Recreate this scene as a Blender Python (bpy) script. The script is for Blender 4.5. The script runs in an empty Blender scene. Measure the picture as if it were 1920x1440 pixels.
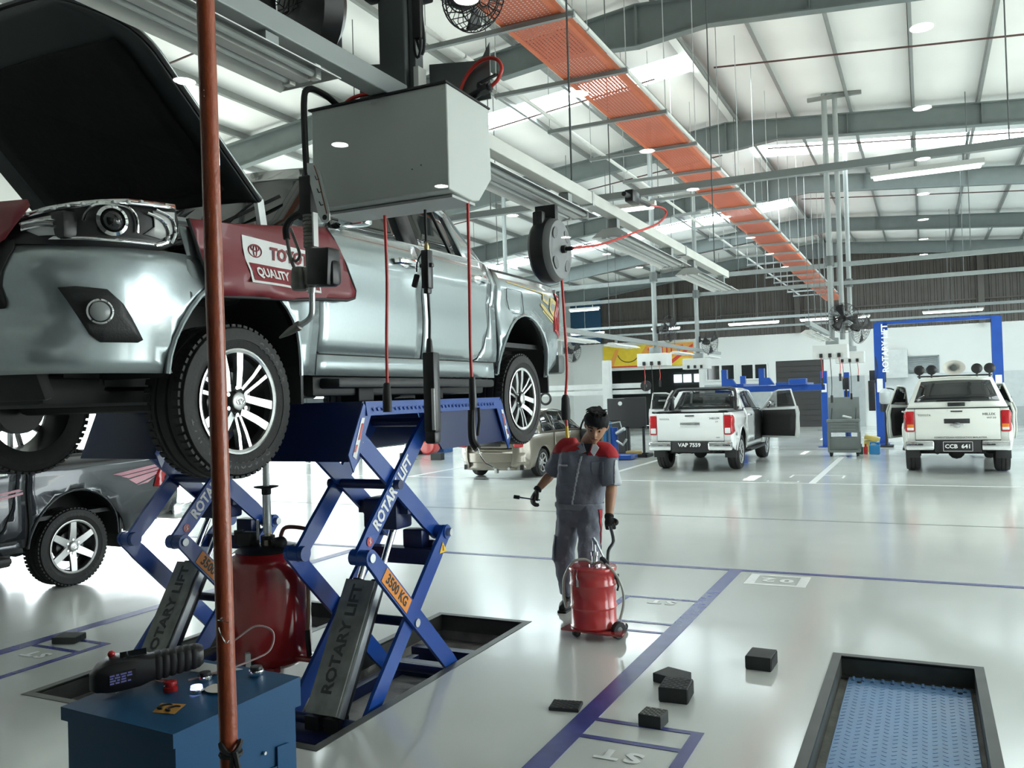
import bpy, bmesh, math, random
from mathutils import Vector as V, Matrix as Mx
random.seed(7)
D = bpy.data; S = bpy.context.scene; COL = S.collection
PI = math.pi; R = math.radians
# ---------------------------------------------------------------- camera, sky, exposure
cam = D.cameras.new('camera'); camo = D.objects.new('camera', cam); COL.objects.link(camo); S.camera = camo
cam.sensor_width = 36; cam.sensor_fit = 'HORIZONTAL'; cam.lens = 36*1600/1920; cam.clip_start = 0.05; cam.clip_end = 300
_a, _p, _r = R(25.8), R(.82), R(-1.68)
_f = V((-math.sin(_a)*math.cos(_p), math.cos(_a)*math.cos(_p), math.sin(_p)))
_rt = V((math.cos(_a), math.sin(_a), 0)); _up = _rt.cross(_f)
_rt, _up = _rt*math.cos(_r)+_up*math.sin(_r), -_rt*math.sin(_r)+_up*math.cos(_r)
camo.matrix_world = Mx(((_rt.x, _up.x, -_f.x, 0), (_rt.y, _up.y, -_f.y, 0), (_rt.z, _up.z, -_f.z, 1.75), (0, 0, 0, 1)))
S.view_settings.view_transform = 'Standard'; S.view_settings.look = 'None'; S.view_settings.gamma = 1
S.view_settings.use_curve_mapping = False
S.view_settings.exposure = 0.55
S.cycles.max_bounces = 8; S.cycles.diffuse_bounces = 4; S.cycles.glossy_bounces = 4; S.cycles.transparent_max_bounces = 16
S.cycles.caustics_reflective = False; S.cycles.caustics_refractive = False; S.cycles.sample_clamp_indirect = 6
S.cycles.use_denoising = True
w = D.worlds.new('overcast_sky'); S.world = w; w.use_nodes = True
bg = w.node_tree.nodes['Background']; bg.inputs[0].default_value = (.90, .97, 1, 1); bg.inputs[1].default_value = 5.6
sun = D.lights.new('midday_sun', 'SUN'); sun.energy = 16; sun.angle = R(.6); sun.color = (1, .96, .88); suno = D.objects.new('midday_sun', sun); COL.objects.link(suno); suno.location = (-30, -10, 60); suno.rotation_euler = (R(10), R(-6), 0)
SKYLIGHT = 14.0      # light through the translucent roof sheets
DOWNLIGHT = 30.0     # lounge downlights
def portal(loc, size, rot):
    l = D.lights.new('daylight_opening', 'AREA'); l.shape = 'RECTANGLE'; l.size, l.size_y = size; l.cycles.is_portal = True
    o = D.objects.new('daylight_opening', l); COL.objects.link(o); o.location = loc; o.rotation_euler = rot
portal((-15.9, 16.3, 2.2), (4.4, 17), (0, R(-90), 0))
portal((10.4, 12.2, 2.6), (5.2, 15), (0, R(90), 0))

# ---------------------------------------------------------------- helpers
def mat(name, col, rough=.5, metal=0., coat=0., emit=0., nz=None, bump=None, spec=.5, trans=0., alpha=1., rvar=0.):
    """principled material with procedural colour variation nz=(scale, amount) and bump=(scale, strength)"""
    m = D.materials.new(name); m.use_nodes = True; nt = m.node_tree; b = nt.nodes['Principled BSDF']
    c = (*col, 1) if len(col) == 3 else col
    b.inputs['Base Color'].default_value = c; b.inputs['Roughness'].default_value = rough; b.inputs['Metallic'].default_value = metal
    b.inputs['Coat Weight'].default_value = coat; b.inputs['Coat Roughness'].default_value = .04
    b.inputs['Specular IOR Level'].default_value = spec
    b.inputs['Transmission Weight'].default_value = trans; b.inputs['Alpha'].default_value = alpha
    if emit: b.inputs['Emission Color'].default_value = c; b.inputs['Emission Strength'].default_value = emit
    tc = nt.nodes.new('ShaderNodeTexCoord')
    if nz is None and not emit: nz = (6, .06)
    if nz and not emit:
        n = nt.nodes.new('ShaderNodeTexNoise'); n.inputs['Scale'].default_value = nz[0]; n.inputs['Detail'].default_value = 4
        nt.links.new(tc.outputs['Object'], n.inputs['Vector'])
        mr = nt.nodes.new('ShaderNodeMapRange'); mr.inputs[1].default_value = .3; mr.inputs[2].default_value = .7
        mr.inputs[3].default_value = 1-nz[1]; mr.inputs[4].default_value = 1+nz[1]
        nt.links.new(n.outputs['Fac'], mr.inputs[0])
        mx = nt.nodes.new('ShaderNodeMix'); mx.data_type = 'RGBA'; mx.blend_type = 'MULTIPLY'; mx.inputs[0].default_value = 1
        mx.inputs[6].default_value = c; nt.links.new(mr.outputs[0], mx.inputs[7]); nt.links.new(mx.outputs[2], b.inputs['Base Color'])
        if rvar:
            m2 = nt.nodes.new('ShaderNodeMapRange'); m2.inputs[1].default_value = .3; m2.inputs[2].default_value = .7
            m2.inputs[3].default_value = rough-rvar; m2.inputs[4].default_value = rough+rvar
            nt.links.new(n.outputs['Fac'], m2.inputs[0]); nt.links.new(m2.outputs[0], b.inputs['Roughness'])
    if bump:
        n = nt.nodes.new('ShaderNodeTexNoise'); n.inputs['Scale'].default_value = bump[0]; n.inputs['Detail'].default_value = 3
        nt.links.new(tc.outputs['Object'], n.inputs['Vector'])
        bp = nt.nodes.new('ShaderNodeBump'); bp.inputs['Strength'].default_value = bump[1]; bp.inputs['Distance'].default_value = .02
        nt.links.new(n.outputs['Fac'], bp.inputs['Height']); nt.links.new(bp.outputs[0], b.inputs['Normal'])
    return m

WM = {}
def _link(o, parent):
    COL.objects.link(o)
    if parent is not None:
        o.parent = parent; o.matrix_parent_inverse = WM.get(parent.name, Mx()).inverted()
    return o
def thing(name, label, cat, loc=(0, 0, 0), group=None, kind=None):
    o = D.objects.new(name, None); o.empty_display_size = .1; COL.objects.link(o); o.location = loc
    WM[o.name] = Mx.Translation(loc); tag(o, label, cat, group, kind); return o
def tag(o, label=None, cat=None, group=None, kind=None):
    for k, v in (('label', label), ('category', cat), ('group', group), ('kind', kind)):
        if v: o[k] = v
    return o
def kids(o): return [c for c in D.objects if c.parent == o]
def dup(root, loc, rotz=0., label=None, group=None):
    """copy a thing made at the origin (with parts and sub-parts)"""
    ch = {}
    for c in D.objects:
        if c.parent: ch.setdefault(c.parent.name, []).append(c)
    def rec(o, par):
        c = o.copy(); COL.objects.link(c); c.parent = par
        for k in ch.get(o.name, []): rec(k, c)
        return c
    r = rec(root, None); r.location = loc; r.rotation_euler = (0, 0, rotz)
    if label: r['label'] = label
    if group: r['group'] = group
    return r

class B:
    """collects shapes for one mesh"""
    def __init__(s): s.bm = bmesh.new()
    def box(s, c, size, bev=0., rot=None, seg=2):
        m = Mx.Translation(c) @ (rot.to_4x4() if rot else Mx()) @ Mx.Diagonal((*size, 1))
        r = bmesh.ops.create_cube(s.bm, size=1, matrix=m)
        if bev:
            es = list({e for v in r['verts'] for e in v.link_edges})
            bmesh.ops.bevel(s.bm, geom=es, offset=bev, segments=seg, affect='EDGES', profile=.5)
        return s
    def bx(s, x0, x1, y0, y1, z0, z1, bev=0., rot=None):
        return s.box(((x0+x1)/2, (y0+y1)/2, (z0+z1)/2), (abs(x1-x0), abs(y1-y0), abs(z1-z0)), bev, rot)
    def bar(s, p, q, w, h, up=(0, 0, 1), bev=0.):
        """box of section w x h from p to q"""
        p, q = V(p), V(q); d = q-p; L = d.length; d.normalize(); u = V(up)
        if abs(d.dot(u)) > .99: u = V((0, 1, 0))
        x = d.cross(u).normalized(); u = x.cross(d)
        rot = Mx((x, d, u)).transposed()
        return s.box((p+q)/2, (w, L, h), bev, rot)
    def cyl(s, p, q, r, r2=None, n=16, caps=True):
        p, q = V(p), V(q); d = q-p; r2 = r if r2 is None else r2
        m = Mx.Translation((p+q)/2) @ d.to_track_quat('Z', 'Y').to_matrix().to_4x4()
        bmesh.ops.create_cone(s.bm, cap_ends=caps, segments=n, radius1=r, radius2=r2, depth=d.length, matrix=m); return s
    def ball(s, c, r, n=12, sc=(1, 1, 1)):
        bmesh.ops.create_uvsphere(s.bm, u_segments=n, v_segments=max(6, n//2), radius=r, matrix=Mx.Translation(c) @ Mx.Diagonal((*sc, 1))); return s
    def tube(s, pts, r, n=8, closed=False, smooth=0):
        pts = [V(p) for p in pts]
        if smooth: pts = spline(pts, smooth, closed)
        rs = r if isinstance(r, (list, tuple)) else None
        N = len(pts); rings = []; up = None
        for i, p in enumerate(pts):
            if closed: t = pts[(i+1) % N]-pts[i-1]
            else: t = pts[min(i+1, N-1)]-pts[max(i-1, 0)]
            t.normalize()
            if up is None: up = t.orthogonal().normalized()
            else: up = (up-t*up.dot(t)); up = up.normalized() if up.length > 1e-6 else t.orthogonal().normalized()
            b = t.cross(up); rr = rs[min(i*len(rs)//N, len(rs)-1)] if rs else r
            rings.append([s.bm.verts.new(p+(up*math.cos(2*PI*k/n)+b*math.sin(2*PI*k/n))*rr) for k in range(n)])
        M = N if closed else N-1
        for i in range(M):
            a, c = rings[i], rings[(i+1) % N]
            for k in range(n): s.bm.faces.new((a[k], a[(k+1) % n], c[(k+1) % n], c[k]))
        if not closed:
            s.bm.faces.new(rings[0][::-1]); s.bm.faces.new(rings[-1])
        return s
    def lathe(s, prof, o=(0, 0, 0), ax=(0, 0, 1), n=24, closed=False):
        """prof = [(radius, height)...] about axis ax from o"""
        ax = V(ax).normalized(); u = ax.orthogonal().normalized(); w_ = ax.cross(u); o = V(o)
        rings = []
        for (r, h) in prof:
            if r < 1e-5: rings.append([s.bm.verts.new(o+ax*h)])
            else: rings.append([s.bm.verts.new(o+ax*h+(u*math.cos(2*PI*k/n)+w_*math.sin(2*PI*k/n))*r) for k in range(n)])
        m = len(rings) if closed else len(rings)-1
        for i in range(m):
            a, c = rings[i], rings[(i+1) % len(rings)]
            for k in range(n):
                k2 = (k+1) % n
                if len(a) == 1 and len(c) == 1: continue
                if len(a) == 1: s.bm.faces.new((a[0], c[k2], c[k]))
                elif len(c) == 1: s.bm.faces.new((a[k], a[k2], c[0]))
                else: s.bm.faces.new((a[k], a[k2], c[k2], c[k]))
        return s
    def prism(s, poly, f, d0, d1):
        """polygon poly [(u,v)] mapped by f(u,v,d) at d0 and d1"""
        a = [s.bm.verts.new(f(u, v, d0)) for u, v in poly]; b = [s.bm.verts.new(f(u, v, d1)) for u, v in poly]
        n = len(poly); s.bm.faces.new(a[::-1]); s.bm.faces.new(b)
        for i in range(n): s.bm.faces.new((a[i], a[(i+1) % n], b[(i+1) % n], b[i]))
        return s
    def quad(s, *p):
        s.bm.faces.new([s.bm.verts.new(q) for q in p]); return s
    def grid(s, f, us, vs, cu=False):
        g = [[s.bm.verts.new(f(u, v)) for v in vs] for u in us]
        for i in range(len(us)-(0 if cu else 1)):
            for j in range(len(vs)-1):
                i2 = (i+1) % len(us)
                s.bm.faces.new((g[i][j], g[i2][j], g[i2][j+1], g[i][j+1]))
        return s
    def spoly(s, poly, f, step=.1):
        """polygon in (u,v), cut on a grid of the given step, mapped by f"""
        t = bmesh.new(); t.faces.new([t.verts.new((u, v, 0)) for u, v in poly])
        for ax in (0, 1):
            lo = min(p[ax] for p in poly); hi = max(p[ax] for p in poly); n = int((hi-lo)/step)+1
            for k in range(1, n):
                c = lo+(hi-lo)*k/n; co = [0, 0, 0]; no = [0, 0, 0]; co[ax] = c; no[ax] = 1
                bmesh.ops.bisect_plane(t, geom=t.verts[:]+t.edges[:]+t.faces[:], plane_co=co, plane_no=no, dist=1e-5)
        mp = {v: s.bm.verts.new(f(v.co.x, v.co.y)) for v in t.verts}
        for fc in t.faces:
            try: s.bm.faces.new([mp[v] for v in fc.verts])
            except ValueError: pass
        t.free(); return s
    def rotate(s, m):
        bmesh.ops.transform(s.bm, matrix=m, verts=s.bm.verts[:]); return s
def spline(P, k, closed=False):
    out = []; N = len(P); P = [V(p) for p in P]
    M = N if closed else N-1
    for i in range(M):
        if closed: a, b, c, d = P[i-1], P[i], P[(i+1) % N], P[(i+2) % N]
        else: a, b, c, d = P[max(i-1, 0)], P[i], P[i+1], P[min(i+2, N-1)]
        for j in range(k):
            t = j/k; out.append(.5*((2*b)+(c-a)*t+(2*a-5*b+4*c-d)*t*t+(3*b-a-3*c+d)*t**3))
    if not closed: out.append(P[-1])
    return out
def obj(name, b, m, parent=None, smooth=35, solid=0., subd=0, label=None, kind=None, fix=True):
    if fix: bmesh.ops.recalc_face_normals(b.bm, faces=b.bm.faces[:])
    me = D.meshes.new(name); b.bm.to_mesh(me); b.bm.free(); me.materials.append(m)
    if smooth:
        me.polygons.foreach_set('use_smooth', [True]*len(me.polygons)); me.set_sharp_from_angle(angle=R(smooth))
    o = D.objects.new(name, me); _link(o, parent); WM[o.name] = Mx()
    if solid:
        md = o.modifiers.new('thickness', 'SOLIDIFY'); md.thickness = solid; md.offset = -1
    if subd:
        md = o.modifiers.new('smooth', 'SUBSURF'); md.levels = md.render_levels = subd
    if label: o['label'] = label
    if kind: o['kind'] = kind
    return o
def text(name, s, size, m, org, xd, yd, parent, bold=0., shear=0., sx=1., depth=.0008, align='CENTER', warp=None, space=1.):
    cu = D.curves.new(name, 'FONT'); cu.body = s; cu.size = size; cu.align_x = align; cu.align_y = 'CENTER'
    cu.extrude = depth; cu.offset = bold; cu.shear = shear; cu.resolution_u = 2; cu.space_character = space
    t = D.objects.new(name, cu); COL.objects.link(t); dg = bpy.context.evaluated_depsgraph_get()
    me = D.meshes.new_from_object(t.evaluated_get(dg)); D.objects.remove(t); D.curves.remove(cu)
    xd = V(xd).normalized(); yd = V(yd).normalized(); zd = xd.cross(yd)
    for v in me.vertices:
        if warp: v.co = warp(v.co.x*sx, v.co.y, v.co.z)
        else: v.co = V(org)+xd*(v.co.x*sx)+yd*v.co.y+zd*v.co.z
    me.materials.clear(); me.materials.append(m); me.name = name
    o = D.objects.new(name, me); _link(o, parent); WM[o.name] = Mx(); return o
def lerp(a, b, t): return a+(b-a)*t
def interp(tab, x):
    if x <= tab[0][0]: return tab[0][1]
    for (a, b), (c, d) in zip(tab, tab[1:]):
        if x <= c: return b+(d-b)*(x-a)/(c-a)
    return tab[-1][1]
def smoothi(tab, x):
    """monotone-ish smooth interpolation"""
    if x <= tab[0][0]: return tab[0][1]
    n = len(tab)
    for i in range(n-1):
        if x <= tab[i+1][0]:
            x0, y0 = tab[i]; x1, y1 = tab[i+1]
            m0 = (y1-tab[i-1][1])/(x1-tab[i-1][0]) if i > 0 else (y1-y0)/(x1-x0)
            m1 = (tab[i+2][1]-y0)/(tab[i+2][0]-x0) if i+2 < n else (y1-y0)/(x1-x0)
            h = x1-x0; t = (x-x0)/h
            return (2*t**3-3*t*t+1)*y0+(t**3-2*t*t+t)*h*m0+(-2*t**3+3*t*t)*y1+(t**3-t*t)*h*m1
    return tab[-1][1]
def rng(a, b, n): return [a+(b-a)*i/(n-1) for i in range(n)]

# ---------------------------------------------------------------- materials shared
BLK = mat('black_rubber', (.012, .012, .013), .6); BLKG = mat('black_plastic', (.015, .015, .017), .35)
STEEL = mat('galvanised_steel', (.55, .57, .57), .38, .9, nz=(12, .12)); CHROME = mat('chrome', (.85, .86, .87), .08, 1.)
GREYP = mat('grey_paint', (.30, .33, .33), .4, nz=(3, .05)); DGREY = mat('dark_grey_steel', (.10, .115, .115), .45)
WHITEP = mat('white_enamel', (.78, .79, .77), .35); BLUEP = mat('blue_enamel', (.010, .064, .32), .3, coat=.3, nz=(5, .1))
REDP = mat('red_enamel', (.52, .02, .02), .25, coat=.6, nz=(4, .08)); REDH = mat('red_hose', (.62, .04, .03), .4)
LINEB = mat('blue_floor_paint', (.035, .045, .24), .25, nz=(9, .15)); LINEW = mat('white_floor_paint', (.82, .83, .81), .3, nz=(15, .08))
GLASSD = mat('dark_window_glass', (.012, .015, .016), .04, spec=.8); REDL = mat('red_lamp_lens', (.45, .01, .015), .12, coat=.5)
AMBER = mat('amber_lens', (.75, .22, .03), .15); CLEARL = mat('clear_lamp_lens', (.75, .76, .76), .12)
WHITET = mat('white_print', (.85, .85, .85), .5); BLACKT = mat('black_print', (.015, .015, .015), .5)
YELL = mat('yellow_paint', (.85, .55, .03), .4); ORANGE = mat('orange_sticker', (.85, .30, .05), .45)
# ---------------------------------------------------------------- the setting
def floor_mat():
    m = mat('polished_epoxy_floor', (.66, .68, .65), .16, nz=(.35, .05), rvar=.05, spec=.55); nt = m.node_tree; b = nt.nodes['Principled BSDF']
    tc = nt.nodes.new('ShaderNodeTexCoord'); n = nt.nodes.new('ShaderNodeTexNoise'); n.inputs['Scale'].default_value = 1.4; n.inputs['Detail'].default_value = 2
    nt.links.new(tc.outputs['Object'], n.inputs['Vector'])
    bp = nt.nodes.new('ShaderNodeBump'); bp.inputs['Strength'].default_value = .12; bp.inputs['Distance'].default_value = .03
    nt.links.new(n.outputs['Fac'], bp.inputs['Height']); nt.links.new(bp.outputs[0], b.inputs['Normal'])
    b.inputs['Coat Weight'].default_value = .2; b.inputs['Coat Roughness'].default_value = .12
    return m
FLOORM = floor_mat()
PITS = [(-5.08, -4.25, 3.42, 6.0, -.21), (-3.63, -2.80, 3.42, 6.02, -.21), (-.60, .27, 3.42, 5.98, -.16)]
b = B(); X0, X1, Y0, Y1 = -15.9, 10.4, .85, 40.
xs = sorted({X0, X1, *[p[0] for p in PITS], *[p[1] for p in PITS]}); ys = sorted({Y0, Y1, *[p[2] for p in PITS], *[p[3] for p in PITS]})
for xa, xb in zip(xs, xs[1:]):
    for ya, yb in zip(ys, ys[1:]):
        cx, cy = (xa+xb)/2, (ya+yb)/2
        if any(p[0] < cx < p[1] and p[2] < cy < p[3] for p in PITS): continue
        b.quad((xa, ya, 0), (xb, ya, 0), (xb, yb, 0), (xa, yb, 0))
bmesh.ops.remove_doubles(b.bm, verts=b.bm.verts[:], dist=1e-4)
floor = obj('floor', b, FLOORM, smooth=0, kind='structure')
CONC = mat('grey_pit_concrete', (.46, .45, .42), .7, nz=(7, .25), bump=(40, .3)); PITM = mat('pit_frame_steel', (.055, .058, .052), .45, nz=(6, .25))
for (x0, x1, y0, y1, d) in PITS:
    b = B(); b.bx(x0-.02, x1+.02, y0-.02, y1+.02, d-.03, d)
    for xa, xb, ya, yb in ((x0-.02, x0, y0, y1), (x1, x1+.02, y0, y1), (x0, x1, y0-.02, y0), (x0, x1, y1, y1+.02)): b.bx(xa, xb, ya, yb, d, -.002)
    obj('pit_lining', b, CONC, floor, smooth=0)
    b = B(); t = .055
    for xa, xb, ya, yb in ((x0, x0+t, y0, y1), (x1-t, x1, y0, y1), (x0+t, x1-t, y0, y0+t), (x0+t, x1-t, y1-t, y1)): b.bx(xa, xb, ya, yb, -.012, .003)
    for xa, xb, ya, yb in ((x0+t-.008, x0+t, y0+t, y1-t), (x1-t, x1-t+.008, y0+t, y1-t), (x0+t, x1-t, y0+t-.008, y0+t), (x0+t, x1-t, y1-t, y1-t+.008)): b.bx(xa, xb, ya, yb, -.12, -.005)
    obj('pit_frame', b, PITM, floor, smooth=0)
def mark(name, m, *rects, z=.003):
    for r in rects:
        b = B(); b.bx(r[0], r[1], r[2], r[3], .0004, z); obj(name, b, m, floor, smooth=0)
mark('blue_line', LINEB, (-1.765, -1.645, 1.0, 8.36), (-6.16, -6.04, 1.0, 8.36), (-10.5, -10.38, 1., 8.36), (-12.2, 10.2, 8.36, 8.44))
mark('blue_line', LINEB, (-1.645, -1.07, 4.31, 4.35), (-1.645, -1.13, 4.075, 4.115), (-1.13, -1.07, 3.25, 4.31), (-1.645, -1.13, 3.25, 3.29))
mark('blue_line', LINEB, (-2.40, -1.765, 7.035, 7.075), (-2.34, -1.765, 6.26, 6.30), (-2.34, -1.765, 6.02, 6.06), (-2.40, -2.34, 6.02, 7.035))
mark('blue_line', LINEB, (-6.04, -5.50, 4.37, 4.41), (-6.04, -5.56, 4.15, 4.19), (-5.56, -5.50, 3.3, 4.37), (-6.04, -5.56, 3.3, 3.34))
mark('white_line', LINEW, (-15.5, 10, 16.34, 16.40), (-1.97, -1.85, 16.40, 23.2), (-6.28, -6.16, 16.40, 23.2), (-10.6, -10.48, 16.40, 23.2), (2.35, 2.47, 16.40, 23.2))
mark('white_line', LINEW, (-2.45, -1.97, 17.9, 17.94), (-1.85, -1.45, 17.9, 17.94), (-2.45, -2.41, 17.4, 17.9), (-1.49, -1.45, 17.4, 17.9), (-2.75, -2.2, 16.55, 16.58), (-2.2, -2.17, 16.55, 16.75), (-2.75, -2.72, 16.55, 16.75))
mark('white_line', LINEW, (-1.53, -1.0, 8.22, 8.27), (-1.53, -1.0, 7.83, 7.88), (-1.53, -1.45, 7.88, 8.22), (-1.08, -1.0, 7.88, 8.22))
mark('floor_joint', DGREY, (-15.5, 10, 11.80, 11.84), (-15.5, 10, 25.3, 25.34), z=.0012)
for s, x, y, h in (('ST', -1.38, 3.93, .15), ('ST', -2.02, 6.93, .15), ('ST', -5.78, 4.02, .15), ('02', -1.265, 8.05, .2)):
    text('floor_lettering', s, h, LINEW, (x, y, .0035), (-1, 0, 0), (0, -1, 0), floor, bold=.006, sx=1.25, space=1.3)

# ceiling ----------------------------------------------------------------
RIDX, RIDZ = -3.85, 7.95
def roofz(x): return RIDZ-(.085*(x-RIDX) if x > RIDX else .105*(RIDX-x))
def roof_mat():
    m = mat('white_roof_insulation', (.88, .88, .86), .6, nz=(.9, .04), bump=(2.2, .25)); return m
ROOFM = roof_mat()
XL, XR = -15.9, 10.4
SKY = [(RIDX+.2, XR, 22.1, 23.25), (XL, RIDX-.2, 15.35, 16.3), (XL, RIDX-.2, 28.7, 30.2), (RIDX+.2, XR, 34.4, 35.2)]
b = B()
for xa, xb, side in ((XL, RIDX, 0), (RIDX, XR, 1)):
    cuts = sorted([(s[2], s[3]) for s in SKY if (s[0] > RIDX) == bool(side)]); y = .85; segs = []
    for c0, c1 in cuts: segs.append((y, c0)); y = c1
    segs.append((y, 40.))
    for ya, yb in segs:
        n = max(2, int((yb-ya)/1.5))
        b.grid(lambda u, v: (u, v, roofz(u)), rng(xa, xb, 12), rng(ya, yb, n+1))
bmesh.ops.remove_doubles(b.bm, verts=b.bm.verts[:], dist=1e-4)
ceiling = obj('ceiling', b, ROOFM, smooth=20, kind='structure', solid=.05)
SKYM = mat('translucent_skylight_sheet', (.86, .97, 1.0), emit=SKYLIGHT)
for s in SKY:
    b = B(); b.grid(lambda u, v: (u, v, roofz(u)+.03), rng(s[0], s[1], 9), [s[2], s[3]]); obj('skylight_sheet', b, SKYM, ceiling, smooth=0)
RAFT = mat('rafter_paint', (.16, .19, .19), .5)
for y in (6.3, 12.8, 19.45, 25.2, 31.9, 37.6):
    b = B()
    for xa, xb in ((XL+.1, RIDX), (RIDX, XR-.1)):
        hi = lambda x: roofz(x)-.18
        lo = lambda x: roofz(x)-.18-(.46+.2*max(0, 1-abs(x-RIDX)/1.1)+.25*max(0, (abs(x-RIDX)-8)/6))
        X = [xa, (xa+RIDX)/2, RIDX-1.1, RIDX] if xa < RIDX else [RIDX, RIDX+1.1, (xb+RIDX)/2, xb]
        for c, d in zip(X, X[1:]):
            for (w_, f0, f1) in ((.012, lambda x: lo(x)+.02, lambda x: hi(x)-.02), (.17, lo, lambda x: lo(x)+.022), (.17, lambda x: hi(x)-.022, hi)):
                P = [(c, f0(c)), (d, f0(d)), (d, f1(d)), (c, f1(c))]
                b.prism(P, lambda u, v, dd: (u, y+dd, v), -w_/2, w_/2)
        for x in ((-13, -9.5, -6.3) if xa < RIDX else (-1.3, 1.2, 4.5, 8)):
            b.bx(x-.006, x+.006, y-.08, y+.08, lo(x)+.02, hi(x)-.02)
    b.bx(RIDX-.01, RIDX+.01, y-.09, y+.09, roofz(RIDX)-.84, roofz(RIDX)-.19)
    obj('rafter', b, RAFT, ceiling, smooth=0)
PURL = mat('purlin_steel', (.25, .265, .26), .45, .2)
for k in range(22):
    x = -15.4+k*1.18
    if x > XR-.3: break
    b = B(); z = roofz(x); b.bx(x-.005, x+.005, .9, 39.95, z-.19, z-.03); b.bx(x-.005, x+.06, .9, 39.95, z-.19, z-.18); b.bx(x-.06, x+.005, .9, 39.95, z-.04, z-.03)
    obj('purlin', b, PURL, ceiling, smooth=0)
PIPEM = mat('brown_sag_rod', (.10, .05, .045), .5)
for y in (9.4, 15.5, 21.4, 27.7, 33.8):
    b = B(); b.tube([(XL+.4, y, roofz(XL)-.32), (RIDX-.5, y, RIDZ-.36)], .016, 6); b.tube([(RIDX+.6, y, RIDZ-.36), (XR-.4, y, roofz(XR)-.3)], .016, 6); obj('sprinkler_pipe', b, PIPEM, ceiling)

# walls -------------------------------------------------------------------
WHITEW = mat('white_wall_panel', (.80, .81, .79), .5, nz=(1.5, .02)); BROWNW = mat('brown_wall_cladding', (.105, .092, .083), .55, nz=(2, .12))
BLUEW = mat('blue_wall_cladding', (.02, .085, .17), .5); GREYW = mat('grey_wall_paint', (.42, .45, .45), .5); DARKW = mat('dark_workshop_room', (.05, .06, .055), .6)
# back wall: white lower band with real openings
def wall_holes(name, x0, x1, z0, z1, holes, y, t, m):
    b = B(); xs = sorted({x0, x1, *[h[0] for h in holes], *[h[1] for h in holes]}); zs = sorted({z0, z1, *[h[2] for h in holes], *[h[3] for h in holes]})
    for xa, xb in zip(xs, xs[1:]):
        for za, zb in zip(zs, zs[1:]):
            cx, cz = (xa+xb)/2, (za+zb)/2
            if any(h[0] < cx < h[1] and h[2] < cz < h[3] for h in holes): continue
            b.bx(xa, xb, y, y+t, za, zb)
    return obj(name, b, m, smooth=0, kind='structure')
HB = [(-6.05, -4.0, 0, 2.98), (-9.2, -7.85, 2.18, 2.95), (-7.63, -6.38, 2.18, 2.93), (-.65, .58, 2.07, 2.96), (-14.2, -9.55, 0, 2.85)]
wback = wall_holes('wall_back', XL, XR, 0, 4.2, HB, 40., .2, WHITEW)
b = B(); x = XL; pts = []
while x < XR: pts += [(x, 0), (x+.14, 0), (x+.165, -.035), (x+.225, -.035)]; x += .25
pts.append((XR, 0))
for (xa, ya), (xc, yc) in zip(pts, pts[1:]):
    b.quad((xa, 40.02+ya, 4.2), (xc, 40.02+yc, 4.2), (xc, 40.02+yc, roofz(xc)), (xa, 40.02+ya, roofz(xa)))
bc = obj('wall_cladding', b, BROWNW, wback, smooth=0)
b = B(); b.bx(-15.9, -14.3, 39.85, 39.95, 4.25, 7.2); obj('blue_cladding', b, BLUEW, wback, smooth=0)
for z in (5.2, 6.3): b = B(); b.bx(XL, XR, 39.88, 39.97, z-.03, z+.03); obj('wall_rail', b, BROWNW, wback, smooth=0)
for x in (-10.6, -5., 2.2): b = B(); b.bx(x-.12, x+.12, 39.7, 39.95, 4.2, roofz(x)-.2); obj('wall_column', b, BROWNW, wback, smooth=0)
b = B(); b.bx(-9.3, -6.3, 39.96, 39.999, 0, 2.0); b.bx(-3.9, -2.35, 39.9, 39.99, 0, 2.2); obj('grey_dado', b, GREYW, wback, smooth=0)
b = B(); b.bx(-2.2, 10, 39.9, 39.99, .75, 2.2); obj('grey_dado', b, mat('pale_grey_shutter', (.62, .65, .66), .5), wback, smooth=0)
b = B(); b.bx(1.2, 10, 39.88, 39.99, 0, .75); obj('grey_dado', b, GREYW, wback, smooth=0)
# rooms behind the openings
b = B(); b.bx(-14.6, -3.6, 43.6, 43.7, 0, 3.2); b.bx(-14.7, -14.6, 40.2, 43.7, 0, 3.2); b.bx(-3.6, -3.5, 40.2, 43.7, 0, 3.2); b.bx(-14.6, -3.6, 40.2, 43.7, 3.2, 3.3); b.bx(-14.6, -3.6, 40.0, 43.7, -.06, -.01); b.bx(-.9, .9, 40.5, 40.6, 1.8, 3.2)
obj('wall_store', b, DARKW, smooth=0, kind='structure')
LITW = mat('daylit_window_pane', (.85, .95, 1.), emit=1.1)
for x in (-11.5, -11.0, -10.45):
    b = B(); b.bx(x-.2, x+.2, 43.5, 43.58, 2.2, 2.62); obj('lit_pane', b, LITW, wback, smooth=0)
SHM = mat('charcoal_roller_shutter', (.045, .043, .042), .5); b = B(); b.bx(-6.05, -4.0, 40.10, 40.13, 0, 2.98); d1 = obj('door_1', b, SHM, smooth=0, kind='structure')
for k in range(12): b = B(); b.bx(-6.05, -4.0, 40.06, 40.09, .03+k*.245, .26+k*.245); obj('slat', b, SHM, d1, smooth=0)
FRM = mat('white_window_frame', (.82, .83, .82), .35)
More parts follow.
